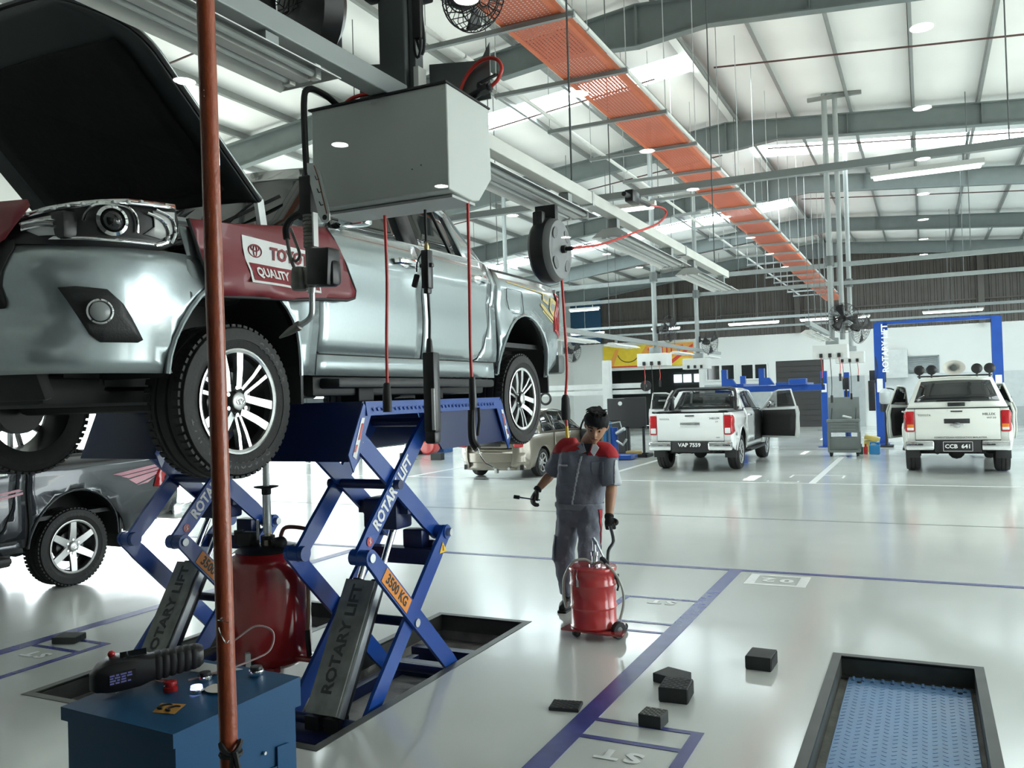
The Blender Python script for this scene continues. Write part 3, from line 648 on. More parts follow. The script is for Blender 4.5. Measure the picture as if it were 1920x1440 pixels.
            for k in (-1, 1): b = B(); b.tube([(k*.75, .25, 1.10), (k*.80, .7, 1.155), (k*.82, 1.3, 1.19)], .02, 6); obj('fender_gutter', b, GREYP, t)
        b = B(); b.grid(lambda u, v: V((v*.80, 1.26+u*.28+.05*(1-v*v)*-1, 1.175+.06*u)), [0, .5, 1], rng(-1, 1, 9)); obj('cowl', b, TRIM, t, solid=.02)
    # windscreen, roof, rear window
    if front:
        b = B(); b.grid(lambda u, v: V((v*lerp(.80, .63, u), lerp(1.50, 2.06, u)-.09*(1-v*v), lerp(1.225, 1.73, u)+.03*(1-v*v)*u)), rng(0, 1, 6), rng(-1, 1, 11)); obj('windscreen', b, G, t, 60, solid=.006)
        if detail:
            for k in (.35, -.30):
                b = B(); b.tube([(k, 1.40, 1.23), (k+.05, 1.52, 1.36), (k+.10, 1.66, 1.49)], .008, 5); b.bar((k-.02, 1.46, 1.31), (k+.22, 1.72, 1.50), .012, .02); obj('wiper', b, BLKG, t)
    b = B(); b.grid(lambda u, v: V((v*lerp(.645, .64, u), lerp(2.03, 3.42, u), interp([(0, 1.735), (.15, 1.765), (.45, 1.79), (.8, 1.775), (1, 1.735)], u)+.04*(1-v*v))), rng(0, 1, 9), rng(-1, 1, 11)); obj('roof', b, paint, t, 50, solid=.02)
    if front:
        # cabin: floor, seats, dashboard, wheel
        b = B(); b.bx(-.80, .80, 1.5, 3.72, .55, .62); b.bx(-.80, .80, 1.45, 1.75, .9, 1.22, .06); obj('dashboard', b, CABIN, t)
        for k in (-.40, .40):
            b = B(); b.bx(k-.26, k+.26, 2.15, 2.65, .62, .88, .06); b.box((k, 2.68, 1.12), (.50, .16, .66), .06, Mx.Rotation(R(-12), 3, 'X')); b.box((k, 2.78, 1.50), (.26, .09, .17), .035); obj('seat', b, CABIN, t)
        b = B(); b.bx(-.68, .68, 3.05, 3.5, .62, .88, .05); b.bx(-.68, .68, 3.45, 3.6, .8, 1.42, .05); obj('rear_seat', b, CABIN, t)
    if not canopy:
        b = B(); b.grid(lambda u, v: V((v*lerp(.80, .62, u), lerp(3.74, 3.47, u), lerp(1.31, 1.69, u))), rng(0, 1, 5), rng(-1, 1, 7)); obj('rear_window', b, G, t, 60, solid=.006)
        b = B(); b.bx(-.80, .80, 3.72, 3.78, .70, 1.32, .01); obj('cab_back', b, paint, t)
        b = B()
        b.grid(lambda u, v: V((v*lerp(.86, .66, u), lerp(3.78, 3.50, u), lerp(1.30, 1.735, u))), rng(0, 1, 5), [-1, -.88, -.86]); obj('rear_window_frame', b, paint, t, 60, solid=.01); b = B(); b.grid(lambda u, v: V((v*lerp(.86, .66, u), lerp(3.78, 3.50, u), lerp(1.30, 1.735, u))), rng(0, 1, 5), [.86, .88, 1]); obj('rear_window_frame', b, paint, t, 60, solid=.01)
    else:
        # fibreglass canopy over the bed
        cp = lambda sx, s, z: V((sx*(.86-.42*(z-1.29)-.12*max(0, z-1.62)), s, z))
        for sx in (1, -1):
            b = B(); b.spoly([(3.74, 1.29), (5.20, 1.29), (4.90, 1.83), (3.60, 1.88)], lambda s, z: cp(sx, s, z), .2); cs = obj('canopy_side', b, paint, t, 40, solid=.02)
            b = B(); b.spoly([(3.95, 1.38), (4.90, 1.38), (4.74, 1.66), (3.95, 1.68)], lambda s, z: cp(sx, s, z)+V((sx*.006, 0, 0)), .2); obj('canopy_window', b, GLASSD, cs, 40, solid=.006)
        rz = lambda u: lerp(1.89, 1.855, u)
        b = B(); b.grid(lambda u, v: V((v*.635*(1-.0*u), lerp(3.42, 4.93, u), rz(u)+.05*(1-v*v)-.02)), rng(0, 1, 7), rng(-1, 1, 11)); obj('canopy_roof', b, paint, t, 50, solid=.02)
        rg = lambda u, v, d=0.: V((v*lerp(.855, .64, u), lerp(5.215, 4.915, u)+d, lerp(1.285, 1.845, u)+.03*(1-v*v)*u))
        b = B(); b.grid(rg, rng(0, 1, 5), rng(-1, 1, 7)); ch = obj('canopy_hatch', b, paint, t, 50, solid=.02)
        b = B(); b.grid(lambda u, v: rg(lerp(.2, .9, u), v*.90, .012), rng(0, 1, 4), rng(-1, 1, 7)); obj('rear_window', b, GLASSD, ch, 50, solid=.006)
        b = B(); b.box((0, 5.215, 1.345), (.30, .03, .075), .012); obj('hatch_handle', b, BLKG, ch)
        b = B(); b.tube([rg(.20, -.3, .03), rg(.22, .0, .035), rg(.21, .42, .03)], .008, 5); obj('rear_wiper', b, BLKG, ch)
        b = B(); b.bx(-.86, .86, 5.185, 5.225, 1.268, 1.285); obj('hatch_seal', b, BLK, t)
    for sx, ang in doors_open.items():
        # an opened front door, hinged at its leading edge
        hinge = V((sx*.91, 1.62, 0)); rot = Mx.Translation(hinge) @ Mx.Rotation(-sx*ang, 4, 'Z') @ Mx.Translation(-hinge)
        b = B(); b.spoly(PQs(fr), lambda q, z: body(q*sx, z, 0), .16); b.rotate(rot); dd = obj('front_door', b, paint, t, 40, solid=.012)
        b = B(); b.spoly([(qs(1.66), .60), (qs(2.60), .60), (qs(2.64), 1.24), (qs(1.70), 1.22)], lambda q, z: body(q*sx, z, -.075), .2); b.rotate(rot); obj('door_lining', b, CABIN, dd, 40, solid=.03)
        b = B(); b.spoly(PQs([(1.63, .56), (2.68, .56), (2.68, 1.30), (1.66, 1.26)]), lambda q, z: body(q*sx, z, -.03), .2); b.rotate(rot); obj('door_shell', b, paint, dd, 40, solid=.035)
        b = B(); b.tube([gh(sx, s, z) for s, z in ((1.70, 1.27), (2.16, 1.67), (2.30, 1.71), (2.64, 1.72), (2.66, 1.32))], .022, 6); b.rotate(rot); obj('window_frame', b, paint, dd)
        b = B(); b.spoly([(1.74, 1.275), (2.62, 1.315), (2.62, 1.71), (2.30, 1.70), (2.16, 1.66)], lambda s, z: gh(sx, s, z, -.008), .2); b.rotate(rot); obj('side_window', b, G, dd, solid=.004)
        b = B(); b.box((sx*1.04, 1.83, 1.36), (.22, .10, .17), .04); b.bar((sx*.86, 1.86, 1.30), (sx*.98, 1.84, 1.32), .05, .04); b.rotate(rot); obj('door_mirror', b, BLKG if canopy else CHROME, dd)
        b = B(); b.bx(sx*.82, sx*.86, 1.62, 2.66, .56, 1.25); obj('door_opening', b, CABIN, t, 0)
    # underbody
    b = B()
    for k in (-.42, .42): b.bx(k-.05, k+.05, .35, 5.1, .40, .56)
    b.bx(-.72, .72, .3, 3.7, .46, .56); b.bx(-.6, .6, 3.8, 5.1, .55, .68)
    obj('chassis', b, FRAME, t, 0)
    b = B(); b.bx(-.50, .50, .22, .95, .28, .42, .05); b.box((0, .2, .40), (1.1, .06, .18), .02, Mx.Rotation(R(20), 3, 'X')); obj('skid_plate', b, FRAME, t)
    b = B(); b.cyl((-.72, AF[0], .39+droop[0]), (.72, AF[0], .39+droop[0]), .05, n=10); b.cyl((-.75, AR[0], .39+droop[1]), (.75, AR[0], .39+droop[1]), .055, n=12); b.ball((.0, AR[0], .39+droop[1]), .16, 12); b.cyl((.35, 2.0, .40), (.35, 4.9, .40), .04, n=8); b.cyl((.35, 3.2, .38), (.35, 3.7, .38), .10, n=12)
    for k in (-.55, .55): b.bar((k, 3.6, .42), (k, 4.95, .44), .07, .03)
    obj('axles', b, FRAME, t)
    for sx in wheels:
        for i, (a, dr) in enumerate(zip((AF, AR), droop)):
            if i == 0 and not front: continue
            c = (sx*.79, a[0], .385+dr); wheel(t, c, sx, style, M=W, letter=letter(i) if letter else False, tread=detail)
    if warp:
        for c in kids(t):
            if c.name.split('.')[0] in ('tyre', 'spoke', 'rim_lip', 'rim_barrel', 'hub', 'wheel_nut', 'brake_disc', 'emblem', 'wheel_arch_liner', 'mud_flap', 'arch_lip', 'axles'): continue
            for g in [c]+kids(c):
                if g.type == 'MESH':
                    for v in g.data.vertices: v.co.y = warp(v.co.y)
    return t
SILVER = mat('silver_metallic_paint', (.40, .46, .47), .26, .55, coat=.8, nz=(60, .03)); PEARL = mat('white_pearl_paint', (.80, .81, .80), .22, coat=.8, nz=(3, .01)); CREAM = mat('white_truck_paint', (.76, .775, .72), .3, coat=.5, nz=(3, .02))
MIDN = mat('midnight_metallic_paint', (.022, .026, .034), .22, .3, coat=.8, nz=(40, .08))
# the silver truck up on the lift ------------------------------------------------
let = lambda i: [('DISCOVERER H/T', -57, .318, .045, 1.15), ('COOPER', 62, .318, .045, 1.2)] if i == 0 else []
silver = pickup('pickup_truck', 'silver double cab pickup raised on the blue scissor lift with its hood open', SILVER, 'twin', (-.10, -.14), hood_open=R(43), detail=True, letter=let)
silver.location = (-3.985, 2.25, 1.48)
body_ = mkbody()
MAROON = mat('maroon_vinyl', (.20, .018, .028), .42, coat=.2, bump=(5, .12)); SBD = lambda q, z, o=0.: body_(q, z, o)+V(silver.location)
Qs = lambda pts: [(qs(s), z) for s, z in pts]
# fender cover hanging over the wing, and its printed panel
fc = thing('fender_cover', 'maroon fender cover with white service panel draped over the wing of the silver truck', 'fender cover', (-3.05, 3.3, 2.4))
cov = [(.63, 1.13), (.66, 1.06), (.70, .95), (.74, .83), (.80, .785), (1.0, .80), (1.3, .81), (1.6, .845), (1.80, .855), (1.87, .875), (1.885, .92), (1.80, 1.07), (1.70, 1.20), (1.66, 1.262), (1.3, 1.205), (.9, 1.15)]
fold = lambda s, z: .045+.01*math.sin(9*s+2)*max(0, 1.15-z)*2
b = B(); b.spoly(Qs(cov), lambda q, z: SBD(q, z, fold(q, z)), .06); fcm = obj('cover_sheet', b, MAROON, fc, 60, solid=.006)
b = B(); b.tube([SBD(qs(s), z, fold(qs(s), z)) for s, z in cov[:14]], .009, 6); obj('edge_binding', b, BLK, fc)
b = B(); b.grid(lambda s, k: SBD(qs(s), belt(s)-.03+.02*(1-k), fold(qs(s), 1.15)*k-.06*(1-k)), rng(.66, 1.66, 9), [0, .5, 1]); obj('cover_top', b, MAROON, fc, 60, solid=.004)
MT = mat('maroon_print', (.24, .02, .03), .5)
pnl = lambda q, z: SBD(q, z, fold(q, z)+.010)
b = B(); b.spoly(Qs([(.955, 1.105), (.99, .872), (1.555, .872), (1.53, 1.09)]), pnl, .06); obj('white_panel', b, WHITET, fc, 60)
b = B(); b.spoly(Qs([(.99, .972), (1.005, .884), (1.54, .884), (1.53, .972)]), lambda q, z: SBD(q, z, fold(q, z)+.0125), .06); obj('maroon_band', b, MT, fc, 60)
wp = lambda s0, z0: (lambda x, y, z: SBD(qs(s0)+x, z0+y, fold(qs(s0)+x, z0)+.0150+z))
text('cover_lettering', 'TOYOTA', .088, MT, 0, (1, 0, 0), (0, 1, 0), fc, bold=.003, warp=wp(1.33, 1.035), sx=.98)
text('cover_lettering', 'QUALITY SERVICE', .064, WHITET, 0, (1, 0, 0), (0, 1, 0), fc, bold=.0022, warp=wp(1.272, .928), sx=.96)
p0 = SBD(qs(1.045), 1.037, fold(qs(1.045), 1.03)+.014); emblem(fc, p0, (0, 1, 0), (0, 0, 1), .046, MT, 'cover_emblem')
gc = thing('grille_cover', 'maroon vinyl cover laid over the grille of the raised silver truck', 'fender cover', (-3.98, 2.3, 2.4))
b = B(); b.spoly([(-.62, 1.10), (-.47, .93), (-.40, .86), (.40, .86), (.47, .90), (.58, .98), (.67, 1.12), (.65, 1.15), (-.6, 1.15)], lambda q, z: SBD(q, z, .055+.008*math.sin(8*q)), .07); obj('cover_sheet', b, MAROON, gc, 60, solid=.006)
# gold decal and fuel flap on the rear side
DEC = mat('gold_decal', (.66, .52, .20), .4); DECG = mat('grey_decal', (.30, .32, .33), .4)
def sdec(nm, pts, m, par, off=.004, o=silver.location, wy=lambda y: y):
    def f(q, z): p = body_(q, z, off); p.y = wy(p.y); return p+V(o)
    b = B(); b.spoly(Qs(pts), f, .07); return obj(nm, b, m, par, 60)
# parts made in world space hang on the truck through its own placing
WM[silver.name] = Mx.Translation(silver.location)
for pts, m in (([(4.05, 1.205), (4.75, 1.175), (4.75, 1.187), (4.03, 1.218)], DEC), ([(4.72, 1.115), (4.86, 1.085), (4.88, 1.175), (4.75, 1.19)], DEC), ([(4.745, 1.125), (4.845, 1.102), (4.86, 1.155), (4.765, 1.175)], DECG), ([(4.90, 1.06), (5.06, .98), (5.08, 1.13), (4.93, 1.17)], DEC), ([(4.925, 1.075), (5.03, 1.02), (5.05, 1.10), (4.95, 1.14)], DECG), ([(4.68, 1.07), (5.03, .955), (5.035, .985), (4.69, 1.095)], DEC), ([(4.76, 1.02), (5.0, .93), (5.0, .945), (4.76, 1.035)], DEC)): sdec('side_decal', pts, m, silver)
b = B(); b.tube([SBD(qs(s), z, .001) for s, z in ((3.99, 1.15), (4.0, 1.06), (4.05, .965), (4.10, .955), (4.28, .955), (4.29, 1.13), (4.27, 1.15))], .003, 5, closed=True); obj('fuel_flap', b, BLK, silver)
# further pickups ------------------------------------------------------------------
dark = pickup('pickup_truck', 'dark blue black pickup with pink side stripes and dusty tyres behind the raised silver truck', MIDN, 'six', warp=lambda y: y if y < 4.72 else 4.72+(y-4.72)*1.9, rim=ALLOYD, detail=True, tails='old', chrome_bumper=True, letter=lambda i: [('GRAND TREK', 140, .315, .038, 1.2), ('DUNLOP', -30, .315, .04, 1.2)] if i else [])
dark.location = (-8.56, 1.42, 0); WM[dark.name] = Mx.Translation(dark.location)
PINK = mat('pink_stripe_vinyl', (.72, .36, .43), .4)
for pts in ([(4.74, 1.06), (5.18, 1.15), (5.18, 1.12), (4.80, 1.035)], [(4.80, 1.025), (5.18, 1.112), (5.17, 1.085), (4.85, 1.0)], [(4.85, .985), (5.15, 1.075), (5.08, 1.03), (5.0, .98), (4.90, .93)], [(4.90, .915), (5.0, .965), (5.04, .99), (4.98, .93)], [(3.0, .95), (3.78, 1.02), (3.78, 1.0), (3.1, .92)], [(3.0, .89), (3.78, .985), (3.78, .965), (3.2, .88)], [(3.0, .82), (3.5, .90), (3.3, .82), (3.1, .76)]): sdec('side_stripe', pts, PINK, dark, o=dark.location, wy=lambda y: y if y < 4.72 else 4.72+(y-4.72)*1.9)
wht = pickup('pickup_truck', 'white double cab pickup with black roll bar, front doors open, registration plate VAP 7559', PEARL, 'twin', detail=False, chrome_bumper=True, glass=mat('clear_tinted_glass', (.02, .025, .025), .03, alpha=.45, spec=.8), doors_open={-1: R(62), 1: R(55)})
wht.location = (0, 0, 0)
can = pickup('pickup_truck', 'white canopied pickup with roof lamps and loudspeaker, registration plate CCB 641', CREAM, 'seven', detail=False, tails='old', canopy=True, chrome_bumper=True, doors_open={-1: R(15), 1: R(22)}, glass=mat('grey_tinted_glass', (.03, .034, .034), .06, spec=.7))
# roll bar
for sx in (-1, 1):
    b = B(); b.tube([(sx*.80, 4.25, 1.28), (sx*.76, 3.98, 1.55), (sx*.70, 3.78, 1.74), (sx*.55, 3.72, 1.79)], .045, 10, smooth=5); rb = obj('roll_bar', b, BLKG, wht)
    b = B(); b.tube([(sx*.835, 4.20, 1.36), (sx*.79, 3.95, 1.62), (sx*.735, 3.80, 1.76)], .028, 8, smooth=4); obj('roll_bar_trim', b, CHROME, rb)
    b = B(); b.bx(sx*.55, sx*.80, 3.8, 4.9, 1.275, 1.31, .01); b.box((sx*.74, 3.92, 1.45), (.06, .30, .32), .02); obj('roll_bar_base', b, BLKG, rb)
b = B(); b.tube([(-.55, 3.72, 1.79), (.55, 3.72, 1.79)], .04, 10); obj('roll_bar', b, BLKG, wht)
def plate(t, s, y, z, w_, h, size):
    b = B(); b.bx(-w_/2, w_/2, y, y+.012, z-h/2, z+h/2, .004); p = obj('number_plate', b, BLK, t); text('plate_lettering', s, size, WHITET, (0, y+.0135, z), (-1, 0, 0), (0, 0, 1), p, bold=.003, sx=1.05)
    return p
plate(wht, 'VAP 7559', 5.30, .585, .50, .14, .115); pp = plate(can, 'CCB  641', 5.335, .545, .58, .22, .105)
b = B(); 
for q in ((-.25, .25, .455, .461), (-.25, .25, .63, .636), (-.25, -.244, .455, .636), (.244, .25, .455, .636)): b.bx(q[0], q[1], 5.346, 5.35, q[2], q[3])
obj('plate_border', b, WHITET, pp, 0)
BADGE = mat('badge_chrome_print', (.25, .26, .26), .3, .6)
for t_ in (wht, can):
    text('badge', 'TOYOTA', .055, BADGE, (.56, 5.2265, 1.14), (-1, 0, 0), (0, 0, 1), t_, bold=.001)
    text('badge', 'HILUX', .062, BADGE, (-.54, 5.2265, 1.15), (-1, 0, 0), (0, 0, 1), t_, bold=.002, sx=1.2)
    text('badge', '2.4' if t_ is wht else 'VNT 3.0', .045, BADGE, (-.58, 5.2265, 1.08), (-1, 0, 0), (0, 0, 1), t_, bold=.001)
text('badge', 'VNT', .04, BADGE, (-.60, 5.2265, .74), (-1, 0, 0), (0, 0, 1), wht, bold=.001)
text('tailgate_lettering', 'KEMENTERIAN KESIHATAN MALAYSIA', .05, BADGE, (-.05, 5.2265, .71), (-1, 0, 0), (0, 0, 1), can, bold=.001, sx=1.05)
emblem(can, (0, 5.24, .95), (-1, 0, 0), (0, 0, 1), .07, CHROME)
b = B(); b.bx(-.12, .12, 5.225, 5.25, .93, .965, .008); obj('tailgate_latch', b, CHROME, can)
for x in (-.62, -.40, .40, .62):      # round covered lamps on the canopy roof
    b = B(); b.lathe([(0, -.06), (.07, -.055), (.10, 0), (.10, .04), (.07, .06), (0, .065)], (x, 4.55, 2.03), (0, 1, 0), 20); b.cyl((x, 4.55, 1.86), (x, 4.55, 1.95), .02); obj('roof_lamp', b, BLKG, can)
HORN = mat('cream_loudspeaker_plastic', (.62, .60, .55), .4)
b = B(); b.lathe([(0, -.12), (.06, -.12), (.07, -.02), (.13, .08), (.20, .12), (.205, .135), (.19, .13), (.12, .09), (.05, .02), (0, .02)], (0, 4.48, 2.06), (0, 1, 0), 28); b.rotate(Mx.Translation((0, 4.5, 2.06)) @ Mx.Diagonal((1, 1, .72, 1)) @ Mx.Translation((0, -4.5, -2.06))); lsp = obj('loudspeaker', b, HORN, can)
b = B(); b.lathe([(.06, .07), (.055, .115), (.03, .12), (0, .115)], (0, 4.48, 2.06), (0, 1, 0), 18); b.cyl((0, 4.48, 1.86), (0, 4.48, 1.94), .03); obj('horn_core', b, DGREY, lsp)
for k in (-.45, .45): b = B(); b.bar((-.66, 4.5, 1.90), (.66, 4.5, 1.90), .03, .03); obj('roof_rack_bar', b, BLKG, can); break
text('badge', '4x4', .10, BADGE, (-.936, 4.9, .80), (0, -1, 0), (0, 0, 1), wht, bold=.003)
wht.location = (-4.60, 23.5, 0); wht.rotation_euler = (0, 0, PI)
can.location = (.53, 23.65, 0); can.rotation_euler = (0, 0, PI)
# ---------------------------------------------------------------- scissor lift under the silver truck
def scissor(name, label, xa, xb, yo, full):
    """xa/xb = x of the two outer arm planes (xb nearer the camera side), yo shifts along y"""
    t = thing(name, label, 'scissor lift', ((xa+xb)/2, 4.45+yo, -.205), 'platforms of the scissor lift')
    y = lambda v: v+yo
    bf, br, fm, rm, tf, tr = (y(3.98), -.10), (y(5.0), -.10), (y(4.03), .85), (y(4.93), .86), (y(3.99), 1.60), (y(4.80), 1.60)
    def arm(nm, x, p, q, w_, m=BLUEP, par=t):
        # flat bar with rounded eyes and a cranked middle
        p = V((p[0], p[1])); q = V((q[0], q[1])); d = (q-p); L = d.length; d.normalize(); n = V((-d.y, d.x))
        P = []
        for k in range(7): a = R(90+30*k); P.append((math.cos(a)*.05, math.sin(a)*.05))
        P += [(.10, -.052), (.16, -w_/2), (L-.16, -w_/2), (L-.10, -.052)]
        for k in range(7): a = R(-90+30*k); P.append((L+math.cos(a)*.05, math.sin(a)*.05))
        P += [(L-.10, .052), (L-.16, w_/2), (.16, w_/2), (.10, .052)]
        f = lambda u, v, dd: V((x+dd, p.x+d.x*u+n.x*v, p.y+d.y*u+n.y*v))
        b = B(); b.prism(P, f, -.012, .012); return obj(nm, b, m, par, smooth=20), (p, d, n, L)
    A = {}
    for i, x in enumerate((xa, xb)):
        s = 1 if i else -1; xi = x-.03*s
        arm('lower_arm', xi, bf, rm, .115); A['kg', i] = arm('lower_arm', x, br, fm, .115)
        A['txt', i] = arm('upper_arm', x-.075*s, fm, tr, .115); arm('upper_arm', x-.105*s, rm, tf, .115)
        for c in (bf, br, fm, rm, tf, tr, (y(4.485), .37), (y(4.40), 1.23)):
            o2 = -.075*s if c[1] > 1. else 0
            b = B(); b.cyl((x+o2-.05*s, c[0], c[1]), (x+o2+.022*s, c[0], c[1]), .026, n=16); obj('pivot_pin', b, STEEL, t)
        for c in (fm, rm):
            b = B(); b.cyl((x-.12*s, c[0], c[1]), (x-.01*s, c[0], c[1]), .046, n=16); obj('joint_boss', b, BLUEP, t)
    for c, r_ in (((y(4.485), .37), .03), ((y(4.40), 1.23), .03), (bf, .03), (br, .03), (tf, .03), (tr, .03)):
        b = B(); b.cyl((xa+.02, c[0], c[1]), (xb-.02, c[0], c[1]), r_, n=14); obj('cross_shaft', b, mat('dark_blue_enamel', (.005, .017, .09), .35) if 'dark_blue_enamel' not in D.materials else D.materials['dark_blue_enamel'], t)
    DB = D.materials['dark_blue_enamel']
    b = B(); b.bar((xa+.03, y(4.80), .72), (xb-.03, y(4.80), .72), .10, .10); obj('cross_beam', b, DB, t)
    b = B(); b.bx((xa+xb)/2-.13, (xa+xb)/2+.13, y(4.55), y(4.74), .92, 1.12, .02); b.bar((xa+.10, y(4.62), 1.06), (xb-.10, y(4.62), 1.06), .06, .08); obj('ram_bracket', b, DB, t)
    b = B(); b.bx((xa+xb)/2+.02, (xa+xb)/2+.17, y(4.78), y(4.88), .77, .89, .01); b.cyl(((xa+xb)/2-.02, y(4.89), .78), ((xa+xb)/2+.2, y(4.89), .78), .03, n=12); obj('safety_latch', b, DB, t)
    # hydraulic rams and their ribbed cover plate
    xm = (xa+xb)/2
    for dx in (-.07, .07):
        b = B(); b.cyl((xm+dx, y(3.98), -.10), (xm+dx, y(4.42), .62), .048, n=16); b.bx(xm+dx-.05, xm+dx+.05, y(3.92), y(4.02), -.14, -.06); r_ = obj('hydraulic_ram', b, BLKG, t)
        b = B(); b.cyl((xm+dx, y(4.40), .59), (xm+dx, y(4.66), 1.02), .022, n=12); obj('ram_rod', b, CHROME, r_)
    gm = mat('worn_grey_cover', (.24, .25, .24), .45, .25, nz=(9, .3)) if 'worn_grey_cover' not in D.materials else D.materials['worn_grey_cover']
    d = V((0, .44, .72)).normalized(); n = V((0, -d.z, d.y)); c0 = V((xm, y(3.985), -.08))+n*.075
    b = B(); b.bar(c0, c0+d*.80, .215, .02, up=n); cov = obj('ram_cover', b, gm, t, 0)
    b = B(); [b.bar(c0+V((dx, 0, 0))-n*.03, c0+V((dx, 0, 0))+d*.82-n*.03, .018, .05, up=n) for dx in (.118,)]; obj('cover_rail', b, STEEL, cov, 0)
    text('ram_lettering', 'ROTARY LIFT', .10, mat('faded_dark_print', (.055, .06, .058), .5) if 'faded_dark_print' not in D.materials else D.materials['faded_dark_print'], c0+d*.44+n*.0115, d, V((-1, 0, 0)), cov, bold=.003, sx=1.1)
    # base plate and cross bars in the pit
    b = B(); b.bx(xa-.02, xb+.02, y(3.80), y(4.10), -.205, -.15, .008); obj('base_plate', b, DB, t)
    for s in (0, 1):
        xx = (xa+.02, xb-.02)[s]; b = B(); b.bx(xx-.03, xx+.03, y(3.85), y(5.35), -.205, -.13); obj('base_rail', b, DB, t, 0)
    for yy in (5.12, 5.45): b = B(); b.bx(xa-.08, xb+.05, y(yy), y(yy+.08), -.205, -.11); obj('base_cross_bar', b, DB, t, 0)
    # platform: top plate, deep skirts and sloped ends
    x0, x1, ya, yb, zt, zb = xa-.07, xb+.07, y(3.92), y(5.58), 1.745, 1.42
    b = B(); b.bx(x0, x1, ya, yb, zt-.012, zt, .003); pf = obj('platform', b, BLUEP, t, 0)
    for x in (x0, x1):
        s = 1 if x == x1 else -1
        b = B(); b.prism([(ya, zt), (yb, zt), (yb, zt-.08), (ya, zt-.08)], lambda u, v, dd: V((x+s*(.012 if v < zt-.01 else 0)+dd, u, v)), -.006, .006); obj('platform_edge', b, BLUEP, pf, 0)
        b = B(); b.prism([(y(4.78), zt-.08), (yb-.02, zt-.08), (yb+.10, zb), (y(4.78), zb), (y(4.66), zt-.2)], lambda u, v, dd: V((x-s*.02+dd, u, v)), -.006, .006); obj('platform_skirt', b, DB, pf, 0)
        b = B(); 
        for k in range(34): b.box((x+s*.019, ya+.06+k*.045, zt-.045), (.004, .012, .02), rot=Mx.Rotation(R(30), 3, 'X'))
        obj('tread_pattern', b, BLUEP, pf, 0, kind='stuff')
    for (y0, s) in ((ya, -1), (yb, 1)):
        b = B(); b.prism([(0, zt), (.02, zt), (.02+.14, zb), (.14, zb)], lambda u, v, dd: V((dd, y0+s*u, v)), x0, x1); obj('platform_end', b, DB if s < 0 else BLUEP, pf, 0)  # front end takes the darker blue as painted shade of its unlit face
        for x in (x1,):
            b = B(); b.prism([(-.05, zt-.075), (.02, zt-.01), (.17, zb+.04), (.125, zb-.06)], lambda u, v, dd: V((x+.004+dd, y0+s*u, v)), -.004, .004); e = obj('end_gusset', b, BLUEP, pf, 0)
            b = B(); b.prism([(.015, zt-.09), (.045, zt-.09), (.135, zb+.03), (.105, zb+.01)], lambda u, v, dd: V((x+.010+dd, y0+s*u, v)), -.0015, .0015); obj('warning_sticker', b, WHITET, e, 0)
            b = B(); b.prism([(.03, zt-.12), (.048, zt-.12), (.085, zt-.21), (.067, zt-.21)], lambda u, v, dd: V((x+.012+dd, y0+s*u, v)), -.0015, .0015); obj('sticker_print', b, REDP, e, 0)
            b = B(); b.prism([(.09, zt-.235), (.105, zt-.235), (.125, zb+.05), (.11, zb+.05)], lambda u, v, dd: V((x+.012+dd, y0+s*u, v)), -.0015, .0015); obj('sticker_print', b, REDP, e, 0)
    for yy, zz in ((4.35, 1.765), (5.2, 1.765)):
        b = B(); b.bx(xm-.07, xm+.07, y(yy)-.08, y(yy)+.08, zt, zt+.115, .008); obj('lifting_pad', b, BLK, t, 0)
    # lettering and stickers on the near arms
    (p, dd, n2, L) = A['txt', 1][1]; X = xb-.075+.0145
    w3 = lambda u, v: (X, p.x+dd.x*u+n2.x*v, p.y+dd.y*u+n2.y*v)
    text('arm_lettering', 'ROTARY LIFT', .105, WHITET, w3(.48, 0), (0, dd.x, dd.y), (0, n2.x, n2.y), t, bold=.004, sx=.86, space=1.02)
    b = B(); c = V(w3(.115, -.005)); b.cyl(c, c+V((.002, 0, 0)), .028, n=20); fl = obj('flame_logo', b, REDP, t)
    b = B(); b.prism([(-.008, -.02), (.004, -.004), (-.006, .006), (.01, .022), (.004, .006), (.014, -.006)], lambda u, v, d_: c+V((.0022+d_, u, v)), 0, .001); obj('flame', b, WHITET, fl, 0)
    (p2, d2, n3, L2) = A['kg', 1][1]; X2 = xb+.0145
    w4 = lambda u, v, d_=0.: V((X2+d_, p2.x+d2.x*u+n3.x*v, p2.y+d2.y*u+n3.y*v))
    b = B(); b.prism([(L2*.62, -.046), (L2*.88, -.046), (L2*.88, .046), (L2*.62, .046)], w4, -.001, .001); st_ = obj('load_sticker', b, ORANGE, t, 0)
    text('load_lettering', '3500 KG', .085, BLACKT, w4(L2*.75, 0, .002), (0, -d2.x, -d2.y), (0, -n3.x, -n3.y), st_, bold=.0022, sx=.9)
    def tri(c, s_=.045):
        b = B(); c = V(c); b.prism([(-s_, -s_*.6), (s_, -s_*.6), (0, s_)], lambda u, v, d_: c+V((d_, u, v)), 0, .0015); k = obj('warning_triangle', b, YELL, t, 0)
        b = B(); b.prism([(-.006, -.015), (.006, -.015), (.004, .022), (-.004, .022)], lambda u, v, d_: c+V((.002+d_, u, v)), 0, .001); obj('triangle_mark', b, REDP, k, 0)
    tri((xb-.092, y(4.08), 1.53)); tri((xb-.0155, y(4.87), .76))
    return t
lift = scissor('scissor_lift', 'blue scissor lift platform nearer the middle, 3500 KG sticker on its lower arm', -3.46, -2.88, 0, True)
lift2 = scissor('scissor_lift', 'blue scissor lift platform at the left behind the orange pole and red tank', -5.00, -4.44, .10, True)
